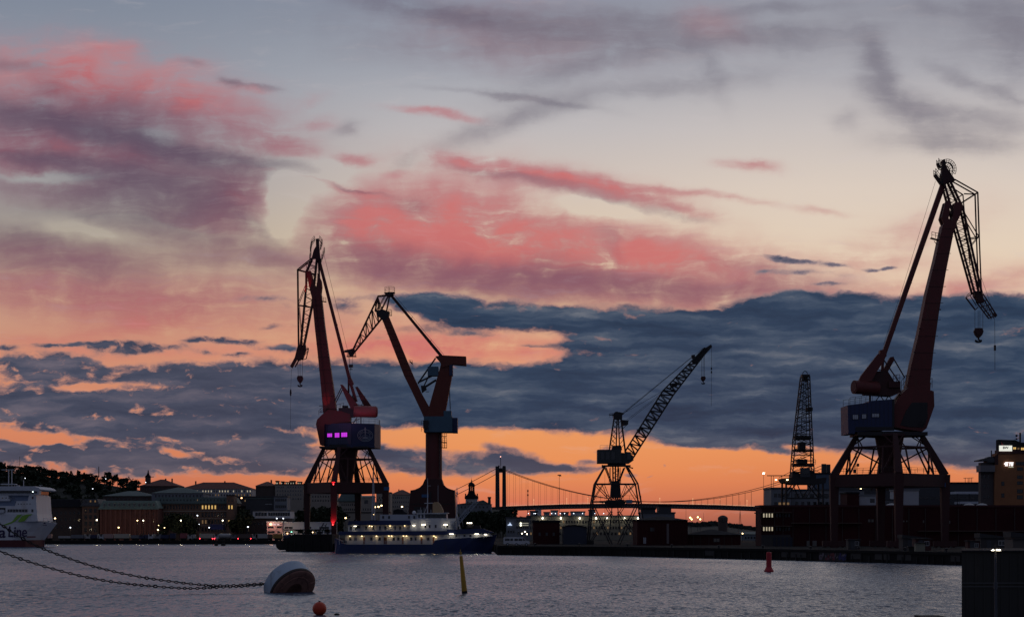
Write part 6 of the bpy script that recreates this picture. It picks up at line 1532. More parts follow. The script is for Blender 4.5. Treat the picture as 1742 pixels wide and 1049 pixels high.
# ================================================================== lorries and vans on the far quay
def lorry(x0, x1, yt, body, label, cabside=0, tank=False, tail=False, zt=None):
    Y = 855.0; k = Y / FOC
    X0, X1 = X_(x0, Y), X_(x1, Y)
    r = thing('lorry_trailer' if cabside == 0 else 'lorry', label, 'lorry', ((X0 + X1) / 2, Y, FZ), 'lorries parked along the far quay')
    top = CAMH + (HORZ - yt) * k
    cabw = 2.1
    a, b = (X0, X1) if cabside == 0 else ((X0 + cabw + .3, X1) if cabside < 0 else (X0, X1 - cabw - .3))
    m = MB()
    if tank: m.tube((a, Y + 1.2, (top + FZ + 1.1) / 2), (b, Y + 1.2, (top + FZ + 1.1) / 2), (top - FZ - 1.1) / 2, n=16)
    else: m.box(a, b, Y, Y + 2.5, FZ + 1.05, top)
    m.build('cargo_box', body, r)
    m = MB(); m.box(a + .1, b - .1, Y + .3, Y + 2.2, FZ + .7, FZ + 1.04); m.build('chassis', STEEL, r)
    xs = [b - .9, b - 2.1, a + 1.2] if cabside <= 0 else [a + .9, a + 2.1, b - 1.2]
    if cabside: xs.append(X0 + 1.1 if cabside < 0 else X1 - 1.1)
    for x in xs:
        m = MB()
        for yy in (Y + .05, Y + 2.1): m.tube((x, yy, FZ + .5), (x, yy + .3, FZ + .5), .5, n=12)
        m.build('wheels', RUBBER, r)
    if cabside:
        c0 = X0 if cabside < 0 else X1 - cabw
        m = MB(); m.box(c0, c0 + cabw, Y + .05, Y + 2.45, FZ + .55, min(top - .1, FZ + 3.4)); c = m.build('cab', body if random.random() < .5 else LGREY, r)
        m = MB(); m.box(c0 + .5, c0 + 1.6, Y + .02, Y + .045, FZ + 1.9, FZ + 2.8); m.build('window', GLASS, c)
    if tail:
        for q in (.25, b - a - .35):
            m = MB(); m.box(a + q - .18, a + q + .18, Y - .12, Y - .02, FZ + .75, FZ + 1.0); m.build('tail_lamp', glow('tail_lamp_glow', (1, .04, .06), 10), r)
    return r
TR = {n: mat(n, c, .7, .15, .8) for n, c in dict(dirty_white_sheet=(.36, .35, .34), pinkish_tarpaulin=(.42, .27, .24), cream_tarpaulin=(.44, .39, .31), grey_tarpaulin=(.16, .16, .18), dark_blue_tarpaulin=(.03, .035, .08), ochre_tarpaulin=(.34, .19, .05), red_tarpaulin=(.26, .07, .08), brown_tarpaulin=(.10, .07, .06)).items()}
for a in ((62, 75, 907, 'dirty_white_sheet', 'white lorry under the ferry bow', 1), (81, 87, 908, 'pinkish_tarpaulin', 'short pink box by the two bright quay lamps', 0), (99, 120, 911, 'dirty_white_sheet', 'low bright-sided flat trailer right of the ferry bow', 0),
          (121, 142, 909, 'grey_tarpaulin', 'dull grey trailer before the dark blocks', 0), (143, 153, 908, 'dirty_white_sheet', 'short white lorry cab before the narrow brown block', 1), (154, 164, 909, 'dark_blue_tarpaulin', 'dark blue trailer left of the pinkish one', 0), (165, 176, 908, 'dirty_white_sheet', 'white tractor unit at the left foot of the brick warehouse', 1),
          (177, 193, 907.5, 'pinkish_tarpaulin', 'pinkish trailer at the left foot of the brick warehouse', 0), (194, 220, 907.5, 'cream_tarpaulin', 'long cream trailer before the brick warehouse', 0), (222, 236, 909.5, 'grey_tarpaulin', 'dim grey trailer right of the long cream one', 0), (237, 251, 909, 'dark_blue_tarpaulin', 'dark blue lorry before the warehouse right half', -1),
          (252, 263, 908, 'dirty_white_sheet', 'small pale lorry at the warehouse right corner', -1), (264, 272, 908, 'grey_tarpaulin', 'short grey lorry at the warehouse right corner', -1), (274, 287, 909, 'dark_blue_tarpaulin', 'dark blue trailer before the tree clump', 0), (289, 298, 906.5, 'dark_blue_tarpaulin', 'tall dark blue box with pale edge before the tree clump', 0),
          (306, 317, 906.5, 'red_tarpaulin', 'short red trailer before the tree clump', 0), (319, 332, 908.5, 'dirty_white_sheet', 'grey-white lorry right of the red trailer', -1), (339, 363, 907, 'cream_tarpaulin', 'long cream trailer with tail lamps before the lit brick office', 0, False, True), (364, 372, 908, 'brown_tarpaulin', 'small brown lorry with tail lamps before the blue canopy', 1, False, True),
          (373, 392, 907, 'dirty_white_sheet', 'shiny white tanker below the lit brick office', 0, True), (393, 403, 908.5, 'grey_tarpaulin', 'grey lorry right of the white tanker', -1), (404, 428, 907.5, 'brown_tarpaulin', 'long brown trailer with a pale top edge and tail lamps', 0, False, True), (429, 434, 908, 'dirty_white_sheet', 'white tractor unit right of the long brown trailer', -1), (435, 455, 907.5, 'dirty_white_sheet', 'white trailer left of the ochre one', 0),
          (456, 463, 907.5, 'brown_tarpaulin', 'short rusty box left of the ochre trailer', 0), (464, 480, 907.5, 'ochre_tarpaulin', 'ochre trailer before the pink-lit terminal wall', 0), (482, 497, 909, 'dark_blue_tarpaulin', 'dark lorry right of the ochre trailer', 1)):
    lorry(a[0], a[1], a[2], TR[a[3]], a[4], *(a[5:]))

# ================================================================== ferry at the left edge
def ferry():
    Y = 700.0; k = Y / FOC
    r = thing('ferry', 'white ferry bow with green swooshes and dark lettering entering from the left edge', 'ferry', (X_(0, Y), Y + 12, 0))
    def z(py): return CAMH + (HORZ - py) * k
    # hull: stations along its length, half beam at deck and at waterline
    st = [(-420, 11.5, 11.5, 884), (20, 11.5, 11.5, 884), (44, 10.8, 9.5, 885), (58, 8.6, 5.5, 886.5), (68, 5.6, 2.2, 887.5), (77, 2.6, .4, 888), (84, .15, .05, 889)]
    wlx = [-420, 20, 40, 50, 56, 60, 62]
    rows = []
    m = MB(Y)
    for (x, hb, hw_, yt), xw in zip(st, wlx):
        xd, xl = X_(x, Y), X_(xw, Y); xm = xl + (xd - xl) * .45
        ring = [(xl, Y + 12 - hw_, -.8), (xl, Y + 12 - hw_, z(918)), (xm, Y + 12 - (hw_ + (hb - hw_) * .5), z(904)), (xd, Y + 12 - hb, z(yt)), (xd, Y + 12 + hb, z(yt)), (xm, Y + 12 + (hw_ + (hb - hw_) * .5), z(904)), (xl, Y + 12 + hw_, z(918)), (xl, Y + 12 + hw_, -.8)]
        rows.append([m.bm.verts.new(p) for p in ring])
    for A, B2 in zip(rows, rows[1:]):
        for i in range(7):
            f = m.face([A[i], B2[i], B2[i + 1], A[i + 1]])
            if f: f.material_index = 1 if i in (0, 6) else 0
    m.face(rows[0]); m.face(rows[-1][::-1])
    m.build('hull', [WHITE, mat('dark_red_boot_topping', (.10, .02, .025), .6, .3)], r)
    m = MB(Y); m.pp([(-420, 884), (-420, 873), (62, 873), (64, 886), (20, 886.5)], .6, 23.4); m.build('upper_hull', WHITE, r)
    m = MB(Y); m.pp([(-420, 873), (-420, 860), (10, 860), (24, 860), (27, 851.5), (46, 851.5), (48.5, 842), (60, 842), (62, 873)], .9, 23.1); m.build('superstructure', WHITE, r)
    DB = mat('blue_white_deck_paint', (.22, .27, .38), .6, .1)
    m = MB(Y); m.pp([(-420, 860), (-420, 851.5), (24, 851.5), (22, 860)], 2.4, 21.6); m.pp([(-420, 851.5), (-420, 841), (46, 841), (44, 851.5)], 2.8, 21.2); m.build('deckhouse', DB, r)
    m = MB(Y); m.pp([(-420, 851.5), (-420, 842), (12, 842), (16, 851.5)], 1.1, 2.7); m.build('side_screen', WHITE, r)
    m = MB(Y); m.pp([(-100, 826.5), (58, 826.5), (66, 829), (69, 832), (66, 834), (-100, 834)], -.3, 24.3); m.build('bridge_roof', SUPER, r)
    m = MB(Y); m.pbox(-100, 58, 834, 840, 2, 22); bw = m.build('wheelhouse', GLASS, r)
    m = MB(Y); m.pp([(57, 834), (67, 834), (66, 841), (58, 841)], -.6, 3); m.pp([(-100, 838.5), (57, 838.5), (57, 842), (-100, 842)], 1.5, 22.5); m.build('bridge_wing', SUPER, r)
    m = MB(Y); m.pbox(59, 64, 835, 838.5, -.68, -.61); m.build('wing_window', GLASS, r)
    m = MB(Y); m.pbox(53.2, 54.8, 835, 836.4, 1.6, 1.95); m.build('navigation_lamp', glow('cyan_lamp_glow', (.8, 1, .95), 5), r)
    for x in (13.5, 18, 23, 28, 33.5, 38.5, 43.5, 54): put_window(r, X_(x, Y), Y + .9, z(868), .62 if x in (13.5, 54) else .85, .95, GLASS, FR_L, 0)
    for x in (30, 35, 40, 45, 50): put_window(r, X_(x, Y), Y + .9, z(856.5), .3, .3, GLASS, FR_L, 0)
    for x in (54.5,): put_window(r, X_(x, Y), Y + .9, z(846), .5, .75, mat('dark_red_hatch', (.12, .02, .02), .6, .2), FR_L, 0)
    for x in (3, 9, 14, 19, 23): put_window(r, X_(x, Y), Y + 1.1, z(846.5), .3, .34, mat('orange_hatch', (.35, .12, .04), .6, .2) if x == 3 else GLASS, FR_L, 0)
    m = MB(Y); m.pbox(-30, 8, 863, 871, .8, .88); m.build('lifeboat_recess', DROOF, r)
    m = MB(Y); m.pp([(-6, 869), (0, 866), (6, 866), (8, 869), (5, 872), (-5, 872)], -.4, .9); m.build('lifeboat', SUPER, r)
    GR = mat('lime_green_paint', (.22, .42, .05), .5, .1)
    m = MB(Y); y0 = -.06 + .6
    m.pp([(5, 892), (20, 886.5), (29, 875.2), (37, 874.3), (33, 879), (26, 885.5), (18, 890), (8, 893)], .35, .62)
    m.pp([(30, 886), (37, 877), (45, 874.3), (55, 873.8), (48, 877.5), (41.5, 885.6), (33, 887.5)], .35, .62); m.build('green_swoosh', GR, r)
    m = MB(Y); m.pbox(5, 12, 894.8, 895.6, .36, .5); m.pbox(43, 58, 911.5, 913.5, 2.1, 2.3); m.build('trim_stripe', mat('brown_red_stripe', (.20, .05, .05), .6, .2), r)
    LT = mat('indigo_lettering', (.035, .02, .07), .5, .1)
    text_mesh('name_lettering', 'a', LT, (X_(-2.5, Y), Y + .40, z(914)), 13 * k, r, width=11.5 * k, bold=.015, shear=.10, ext=.1)
    text_mesh('name_lettering', 'Line', LT, (X_(13.5, Y), Y + .40, z(913)), 18.5 * k, r, width=32 * k, bold=.015, shear=.10, ext=.1)
    text_mesh('name_lettering', 'Sten', LT, (X_(-52, Y), Y + .40, z(915)), 20 * k, r, width=46 * k, bold=.015, shear=.10, ext=.1)
    m = MB(Y); m.pp([(66, 890.2), (69, 887.8), (72, 890.2)], 6, 6.1); m.pbox(66, 73, 892.3, 893.2, 6, 6.1); m.build('bow_marking', LT, r)
    m = MB(Y)
    for x in (2.5, 8, 13): m.pb(x, 828, x, 797 + (x - 2) * (2.2 if x > 12 else .1), 1.3, dy=10)
    m.pb(-10, 822, 16, 822, 1.4, dep=12, dy=10); m.pb(-10, 797, 12, 797, 1.0, dy=10); m.pb(26, 828, 26, 815, 1.0, dy=12); m.pb(60, 828, 60, 823.5, .6, dy=8); m.pb(57.5, 824, 63, 824, .6, dy=8); m.pbox(18, 22, 824, 826.5, 8, 10); m.build('mast', SUPER, r)
    m = MB(Y); m.rail([m.P(66, 886.5, 7), m.P(82, 888.5, 11)], 1.2, .05, 1.4); m.pbox(71, 74, 884.5, 887.5, 9, 11); m.build('bow_rail', SUPER, r)
    for i in range(4):
        m = MB(Y); zz = z(899) - i * .01; m.pbox(-20, 66, 898.0 + i * 3.2, 898.2 + i * 3.2, .56, .59) if False else m.pbox(0, 60, 886.5 - i * 3.4, 886.7 - i * 3.4, .55, .6)
        m.build('plate_seam', LGREY, r)
ferry()

# ================================================================== white and blue passenger ship
def ship():
    Y = 506.0; k = Y / FOC
    r = thing('passenger_ship', 'moored ship with navy hull, white decks under warm lamps and a cream funnel', 'ship', (X_(700, Y), Y + 5.5, 0))
    def z(py): return CAMH + (HORZ - py) * k
    m = MB(Y); HBm = 5.6
    st = [(568, 3.2, 2.6, 917.5, 568), (573, 4.6, 4.2, 917.5, 570), (580, 5.3, 5.0, 923, 576), (590, HBm, 5.5, 925.5, 588), (735, HBm, 5.5, 925.5, 735), (741, HBm, 5.5, 918.5, 741), (756, HBm, 5.4, 915.8, 756), (785, 5.3, 4.8, 914.6, 783), (810, 4.4, 3.2, 913, 806), (828, 2.8, 1.4, 911.2, 822), (845, .12, .08, 908.5, 836)]
    rows = []
    for (x, hb, hw_, yt, xw) in st:
        xd, xl = X_(x, Y), X_(xw, Y)
        ring = [(xl, Y + 5.6 - hw_, -.6), (xl, Y + 5.6 - hw_, z(936.5)), (xd, Y + 5.6 - hb, z(yt)), (xd, Y + 5.6 + hb, z(yt)), (xl, Y + 5.6 + hw_, z(936.5)), (xl, Y + 5.6 + hw_, -.6)]
        rows.append([m.bm.verts.new(p) for p in ring])
    for A, B2 in zip(rows, rows[1:]):
        for i in range(5):
            f = m.face([A[i], B2[i], B2[i + 1], A[i + 1]])
    m.face(rows[0]); m.face(rows[-1][::-1])
    m.build('hull', NAVY, r)
    # main deck cabin wall, set back under the promenade deck
    m = MB(Y); m.pbox(586, 742, 910, 925.4, 1.7, 9.4); w1 = m.build('main_deck_wall', SUPER, r)
    m = MB(Y); m.pp([(576, 903.5), (760, 902.5), (760, 909), (576, 909.6)], .15, 11); m.build('promenade_deck', NAVY, r)
    m = MB(Y); m.pp([(760, 900), (822, 898.6), (840, 905), (832, 907), (760, 908)], .3, 10.8); m.build('fore_deck', NAVY, r)
    m = MB(Y); m.pp([(742, 909.2), (760, 908.1), (832, 907.1), (838, 911), (800, 914.7), (760, 915.7), (742, 918.6)], .9, 10.3); w0 = m.build('fore_wall', SUPER, r)
    m = MB(Y); m.pbox(591, 757, 892.5, 903.4, 1.9, 9.2); w2 = m.build('upper_deck_wall', SUPER, r)
    m = MB(Y); m.pp([(593, 885.5), (697, 884.5), (700, 892.3), (591, 892.4)], .5, 10.6); m.build('boat_deck', NAVY, r)
    m = MB(Y); m.pp([(697, 884), (710, 882), (774, 881), (776, 901), (760, 902.4), (697, 902.4)], .6, 10.4); w3 = m.build('bridge_front', SUPER, r)
    m = MB(Y); m.pbox(645.5, 709, 874.5, 884.6, 2.2, 9); w4 = m.build('deckhouse', mat('grey_white_paint', (.40, .42, .46), .6, .1), r)
    m = MB(Y); m.pp([(709, 874), (718, 872.5), (759, 872.5), (760, 882), (709, 882)], 1.4, 9.6); w5 = m.build('wheelhouse', SUPER, r)
    m = MB(Y); m.pp([(708, 872.4), (762, 871.2), (762, 872.4), (708, 873.8)], 1, 10); m.build('wheelhouse_roof', SUPER, r)
    for x in (726.5, 734, 741.5, 748.5, 755): put_window(w5, X_(x, Y), Y + 1.4, z(877.3), .92, .72, GLASS, FR_D, 0)
    for x in (712.5, 718.5): put_window(w5, X_(x, Y), Y + 1.4, z(877.5), .35, .8, GLASS, FR_D, 0)
    for x in (651, 661, 695, 704): put_window(w4, X_(x, Y), Y + 2.2, z(879), .38, .65, GLASS, FR_D, 0)
    for x in (723.5, 730.5, 741, 757, 761): put_window(w3, X_(x, Y), Y + .6, z(894.5), .36, .7, GLASS, FR_D, 0)
    for i, x in enumerate((596, 604, 622, 634, 645, 655, 671, 680)): put_window(w2, X_(x, Y), Y + 1.9, z(897.5), .42, .9, GLASS, FR_D, 0)
    DO = mat('brown_cabin_door', (.14, .05, .02), .6, .2)
    for x in (618.5, 653.5, 656, 684.5, 716.5, 737):
        m = MB(Y); m.pbox(x - 1.5, x + 1.5, 913, 924.6, 1.6, 1.69); m.build('door', DO, w1)
    for x in (595, 604, 631, 645, 669, 677, 699, 706, 728): put_window(w1, X_(x, Y), Y + 1.7, z(916), .5, .7, GLASS, FR_D, 0)
    for x in (776, 790, 800): put_window(w0, X_(x, Y), Y + .9, z(910.6), .4, .4, GLASS, FR_D, 0)
    m = MB(Y)
    for x in (577, 605, 622, 650, 675, 705, 733, 759): m.pb(x, 909, x, 925.5, .7, dy=.4)
    for x in (593, 615, 644, 671, 690): m.pb(x, 892, x, 903, .6, dy=.8)
    for yy in (919.5, 922.5): m.pb(582, yy, 738, yy, .35, dy=.3)
    for x in range(584, 738, 4): m.pb(x, 919, x, 925.4, .3, dy=.3)
    m.pb(757.5, 884, 757.5, 902, 1.6, dy=.3); m.build('deck_posts', SUPER, r)
    m = MB(Y)
    for yy in (899, 901): m.pb(593, yy, 697, yy, .3, dy=.7)
    m.pb(690, 893, 686, 902, 1.0, dy=.7); m.pb(693, 893, 689, 902, 1.0, dy=.7); m.build('stairs', SUPER, r)
    m = MB(Y); m.pp([(735, 873), (735, 855), (738, 853), (744, 853), (748, 857), (753, 867), (753, 873)], 3.6, 7.2); m.build('funnel', mat('cream_funnel', (.38, .25, .13), .6, .15), r)
    m = MB(Y); m.tube(m.P(726, 873, 5), m.P(726, 812, 5), .16, .06, 8); m.pb(720.5, 855, 735, 854.5, 1.2, dy=5); m.pb(726, 825, 731, 825, .7, dy=5); m.pb(726, 858, 720, 873, .8, dy=4.4)
    for x in (714, 720, 744): m.pb(x, 873, x, 862 if x < 740 else 824, .5, dy=5)
    for x in (710, 713, 716, 732): m.pb(x, 872, x, 866, .7, dy=4)
    m.build('main_mast', SUPER, r)
    m = MB(Y); m.tube(m.P(776, 899, 5), m.P(776.5, 828, 5), .24, .08, 8); m.pp([(770, 899), (776, 868), (783, 899), (780.5, 899), (776, 877), (773, 899)], 4.6, 5.4); m.pbox(775, 778, 836, 839, 4.8, 5.2); m.build('fore_mast', SUPER, r)
    m = MB(Y); m.lattice((768, 893), (812, 848), (774, 898), (815, 852), 9, .7, 1.2, 1.0); m.pb(776.5, 832, 783, 870, .4, dy=5); m.pb(783, 870, 787, 895, .5, dy=5); m.build('derrick_boom', mat('pale_blue_grey_paint', (.30, .33, .38), .6, .1), r)
    m = MB(Y); m.lattice((770, 897), (792, 866), (775, 900), (796, 868), 6, .6, 1.0, .9); m.pb(793, 866, 812, 850, .4, dy=4); m.build('cargo_ramp', MATS['pale_blue_grey_paint'], r)
    m = MB(Y); m.pp([(667, 874), (669, 866.5), (676, 864.5), (684, 866.5), (686, 870), (691, 871), (691, 874)], 3, 7); m.build('roof_cover', DROOF, r)
    m = MB(Y); m.lathe(m.P(703, 873.9, 4.5), [(.2, 0), (.5, .25), (.5, .6), (.3, .85), (.05, .95)], 14); m.build('radar_dome', WHITE, r, smooth=True)
    m = MB(Y); m.pp([(568, 918), (568.5, 915.5), (574, 917), (580, 921), (578, 923), (574, 918.5)], 1.5, 10); m.build('stern_bulwark', NAVY, r)
    m = MB(Y)
    for (x, y) in ((608, 893), (585, 918)): m.pp([(x - 3, y + 3), (x, y), (x + 4, y + 1), (x + 4, y + 5), (x - 3, y + 5)], .6, 1.6)
    m.pbox(600, 604, 883, 885.5, 4, 6); m.pbox(628, 640, 884, 885, 3, 7); m.build('deck_gear', STEEL, r)
    m = MB(Y); m.pb(781, 905, 781, 915, .5, dy=.6); m.pp([(793, 895), (796, 889), (803, 889), (806, 897), (793, 898)], 3, 8); m.pp([(805, 893), (816, 893), (819, 900), (803, 900)], 3, 8); m.build('windlass', STEEL, r)
    for x in (795, 798.5, 801.5):
        m = MB(Y); m.pbox(x - 1, x + 1, 888, 889.6, 2.6, 2.9); m.build('deck_lamp', L_WHITE, r)
    # lamps under the decks: fixtures and their light
    for (x, y, d, e, cold) in ((594.5, 911.2, 1.1, 75, 0), (615, 911.2, 1.1, 70, 0), (640, 911.2, 1.1, 80, 0), (661, 911, 1.1, 50, 0), (666, 911, 1.1, 60, 0), (686, 911, 1.1, 45, 0), (691, 911, 1.1, 60, 0), (716.5, 911, 1.1, 75, 0), (738, 911, 1.1, 60, 0), (741, 913, .7, 45, 0),
                          (603.5, 894.3, 1.2, 60, 1), (628, 894, 1.2, 40, 0), (632, 894.5, 1.2, 60, 0), (663, 894, 1.2, 70, 0), (688, 893.5, 1.0, 55, 0), (704, 893.2, .1, 40, 1), (720.5, 892, .05, 80, 1), (758, 892, .05, 80, 1), (768, 907.6, .2, 80, 1), (811, 907.5, .4, 75, 1), (826, 908.5, .6, 25, 1)):
        wd = 3.6 if cold and x > 700 and x != 704 and x != 826 else (2.2 if cold else .9)
        m = MB(Y); m.pbox(x - wd, x + wd, y - .35, y + .35, d - .12, d + .05); f = m.build('deck_lamp', L_WHITE if cold else L_WARM, r)
        lamp('POINT', at(x, y + 1.6, Y, d - .1 if d > 1 else d - .4), e * .10, (1, .90, .60) if cold else (1, .72, .34), .12, 'deck_light', f)
ship()
sm = thing('signal_mast', 'tall slender white two-legged mast rising behind the stern half of the ship', 'mast', at(635, 924, 530))
m = MB(530); m.tube(m.P(632, 924), m.P(634.6, 815), .28, .1, 8); m.tube(m.P(638.5, 924), m.P(635.6, 815), .28, .1, 8); m.pb(635, 818, 635, 800, .7); m.pb(633, 814, 642, 813.5, .6)
for y in (830, 850, 870): m.pb(634 - (y - 815) * .02, y, 636 + (y - 815) * .027, y, .6)
m.build('legs', mat('pale_mast_paint', (.36, .37, .42), .5, .1), sm)
sm = thing('flag_pole', 'short pale pole with a forked foot standing right of the mast crane base', 'pole', at(776, 924, 545))
m = MB(545); m.pb(777, 924, 777, 838, .6); m.pbox(776, 778.2, 842, 845, -.2, .2); m.build('pole', STEEL, sm)

# ================================================================== pier head under the left crane
p = thing('pier_head', 'black timber pier head jutting left from under the left crane', 'pier', at(520, 936, 552))
m = MB(552); m.pp([(498, 909), (505, 908), (566, 908), (566, 935.5), (488, 935.5), (488, 916)], -2, 24); m.build('deck_block', mat('black_timber', (.018, .016, .016), .9, .4, 2), p)
m = MB(552); m.pp([(470, 924), (473, 920), (488, 919), (488, 935), (476, 935), (471, 930)], -1.5, 14); m.build('pier_nose', MATS['black_timber'], p)
for x in (489, 503, 517, 531, 545, 559):
    m = MB(552); m.tube(at(x, 906.5 if x > 500 else 918, 552, -2.3), at(x, 942, 552, -2.3), .22, n=8); m.build('pile', MATS['black_timber'], p)
m = MB(552)
for x, y in ((497, 922), (512, 925), (526, 923), (548, 926)): m.tube(at(x, y, 552, -2.35), at(x, y, 552, -2.05), .45, n=12)
m.build('tyre_fenders', RUBBER, p)
for i, (x, w_) in enumerate(((510, 14), (524, 12), (541, 10), (556, 9))):
    o = tree(x, 901 + i % 2, 558 + i, 4.6, 'low dark bush on top of the black pier head', 'bushes on the pier head', i % 5, 1.7, R_)
g_ = thing('gangway', 'dark slanted gangway frame leaning on the pier head under the left crane', 'gangway', at(546, 909, 549))
m = MB(549)
for d in (-.6, .6): m.pb(539, 909, 551, 889, .9, dy=d); m.pb(545, 909, 556, 890, .7, dy=d)
for i in range(5): m.pb(539 + 2.4 * i, 909 - 4 * i, 545 + 2.3 * i, 908 - 3.8 * i, .6, dep=6)
m.build('frame', STEEL, g_)

# ================================================================== near quay: wall dressing and clutter
E = [(X_(846, 475), 475), (X_(1040, 453), 453), (X_(1320, 393), 393), (X_(1640, 331), 331)]
def on_edge(px, back=0.0):
    """point on the quay edge that lies in column px, moved 'back' metres inland"""
    t = (px - 871.0) / FOC
    for (xa, ya), (xb, yb) in zip(E, E[1:]):
        # X = t*Y ; X = xa + s(xb-xa), Y = ya + s(yb-ya)
        s = (t * ya - xa) / ((xb - xa) - t * (yb - ya))
        if -1e-6 <= s <= 1 + 1e-6: break
    d = Vector((xb - xa, yb - ya)).normalized(); n = Vector((-d.y, d.x))
    if n.y < 0: n = -n
    return Vector((xa + s * (xb - xa), ya + s * (yb - ya))) + n * back, d, -n
def wall_patch(m, px0, px1, z0, z1, out=.05):
    a, d, n = on_edge(px0); b, _, _ = on_edge(px1)
    q = [(a.x + n.x * o, a.y + n.y * o) for o in (-.05, out)] + [(b.x + n.x * o, b.y + n.y * o) for o in (out, -.05)]
    m.plan(q, z0, z1)
q = thing('quay_wall', 'dark concrete quay wall with capping beam and rubber fenders along the near quay', 'quay wall', (on_edge(1320)[0].x, on_edge(1320)[0].y, 0))
m = MB()
for a, b in ((847, 1039), (1041, 1319), (1321, 1639)): wall_patch(m, a, b, 1.75, 2.24, .25)
m.build('capping_beam', mat('dark_capping', (.02, .019, .019), .95, .3, .6, 0, .05), q)
m = MB()
rg_ = random.Random(8); px = 858
while px < 1632:
    px += rg_.uniform(7, 26)
    if 1388 < px < 1446: continue
    wall_patch(m, px, px + rg_.uniform(.8, 2.4), -.4, rg_.uniform(1.2, 1.72), .22)
m.build('fender_piles', RUBBER, q)
PC = mat('weathered_panel', (.04, .038, .037), .9, .3)
m = MB()
for a, b in ((1448, 1466), (1489, 1501), (1504, 1514), (1527, 1538), (1541, 1551), (1618, 1634), (1346, 1372), (1200, 1216), (1330, 1342)): wall_patch(m, a, b, .6, 1.7, .12)
m.build('patched_panels', PC, q)
gr = thing('graffiti', 'red, pink and blue graffiti on the dark quay wall left of the tallest crane', 'graffiti', (on_edge(1418)[0].x, on_edge(1418)[0].y, .2))
cols = [mat('graffiti_red', (.11, .012, .02), .7, .3, 3), mat('graffiti_blue', (.014, .02, .11), .7, .3, 3), mat('graffiti_pale', (.12, .10, .13), .7, .3, 3), mat('graffiti_pink', (.12, .04, .06), .7, .3, 3)]
rg = random.Random(3); groups_ = {0: MB(), 1: MB(), 2: MB(), 3: MB()}
for i in range(46):
    px = rg.uniform(1395, 1440); c = 2 if px < 1402 else (1 if px > 1427 or px < 1398 else rg.choice([0, 0, 3, 3, 2]))
    if px > 1433: c = rg.choice([1, 1, 2])
    a, d, n = on_edge(px); w_, h_ = rg.uniform(.15, .55), rg.uniform(.12, .42); zc = rg.uniform(.45, 1.45); nn = 9; an = rg.uniform(-.6, .6)
    mm = groups_[c]; o_ = .13 + i * .002
    vs = []
    for j in range(nn):
        t = 2 * pi * j / nn; rr2 = rg.uniform(.75, 1.1); uu = rr2 * w_ * cos(t); vv = rr2 * h_ * sin(t)
        u2, v2 = uu * cos(an) - vv * sin(an), uu * sin(an) + vv * cos(an)
        vs.append(mm.bm.verts.new((a.x + d.x * u2 + n.x * o_, a.y + d.y * u2 + n.y * o_, zc + v2)))
    mm.face(vs)
for c, mm in groups_.items(): mm.build('paint_patch', cols[c], gr, recalc=False)
mm = MB(); wall_patch(mm, 1394, 1441, .1, 1.74, .12); mm.build('painted_wall_panel', mat('dark_panel', (.03, .028, .03), .9, .3), gr)
for i, px in enumerate((905, 980, 1060, 1135, 1215, 1290, 1370, 1452, 1530, 1600)):
    a, d, n = on_edge(px, 1.2)
    m = MB(); m.lathe((a.x, a.y, QZ), [(.3, 0), (.2, .1), (.18, .45), (.32, .55), (.32, .68), (.1, .74)], 12)
    tag(m.build('bollard', STEEL), 'small black bollard on the near quay edge, ' + ['first', 'second', 'third', 'fourth', 'fifth', 'sixth', 'seventh', 'eighth', 'ninth', 'tenth'][i] + ' from the left', 'bollard', 'bollards along the near quay')
def quay_hut(px, w_, h_, d_, body, label, back=8, slope=.0, cat='hut', door=True):
    a, d, n = on_edge(px, back)
    r = thing('quay_hut', label, cat, (a.x, a.y, QZ))
    m = MB(); m.box(a.x - w_ / 2, a.x + w_ / 2, a.y, a.y + d_, QZ, QZ + h_); m.build('wall', body, r)
    m = MB(); x0, x1 = a.x - w_ / 2 - .2, a.x + w_ / 2 + .2
    m.hexa([(x0, a.y - .3, QZ + h_ + .003), (x1, a.y - .3, QZ + h_ + .003), (x1, a.y + d_ + .2, QZ + h_ + .003), (x0, a.y + d_ + .2, QZ + h_ + .003), (x0, a.y - .3, QZ + h_ + .12 + slope), (x1, a.y - .3, QZ + h_ + .12), (x1, a.y + d_ + .2, QZ + h_ + .12), (x0, a.y + d_ + .2, QZ + h_ + .12 + slope)])
    m.build('roof', mat('hut_roof_sheet', (.035, .034, .036), .8, .3), r)
    if door:
        m = MB(); m.box(a.x - w_ * .3, a.x - w_ * .3 + .9, a.y - .05, a.y - .01, QZ + .1, QZ + 2.0); m.build('door', DGREY, r)
        put_window(r, a.x + w_ * .22, a.y, QZ + h_ * .62, min(1.0, w_ * .25), .7, GLASS, FR_L, 1)
quay_hut(1534, 1.7, 1.5, 1.5, mat('pale_yellow_hut', (.24, .23, .17), .8, .2), 'small pale hut on the quay right of the tallest crane centre leg', 4, door=False)
quay_hut(1519, 1.0, .8, 1.2, PC, 'low grey cabinet left of the small pale hut', 4, door=False, cat='cabinet')
quay_hut(1386, 2.4, 2.0, 2.4, mat('dull_hut', (.05, .045, .045), .8, .2), 'dark hut near the quay edge above the graffiti', 9)
quay_hut(1435, 4.6, 2.3, 4, MATS['dull_hut'], 'low dark shed with sloping pale roof edge right of the graffiti', 16, .6)
quay_hut(1522, 5.5, 2.4, 4, MATS['dull_hut'], 'low dark shed with sloping pale roof edge behind the small pale hut', 22, .8)
quay_hut(1622, 6.5, 2.6, 5, MATS['dull_hut'], 'low dark shed with sloping pale roof edge at the right end of the quay', 16, .9)
quay_hut(1584, 2.2, 1.9, 2, mat('dull_red_hut', (.06, .02, .02), .8, .2), 'small dull red hut on the quay between two sloping-roofed sheds', 9)
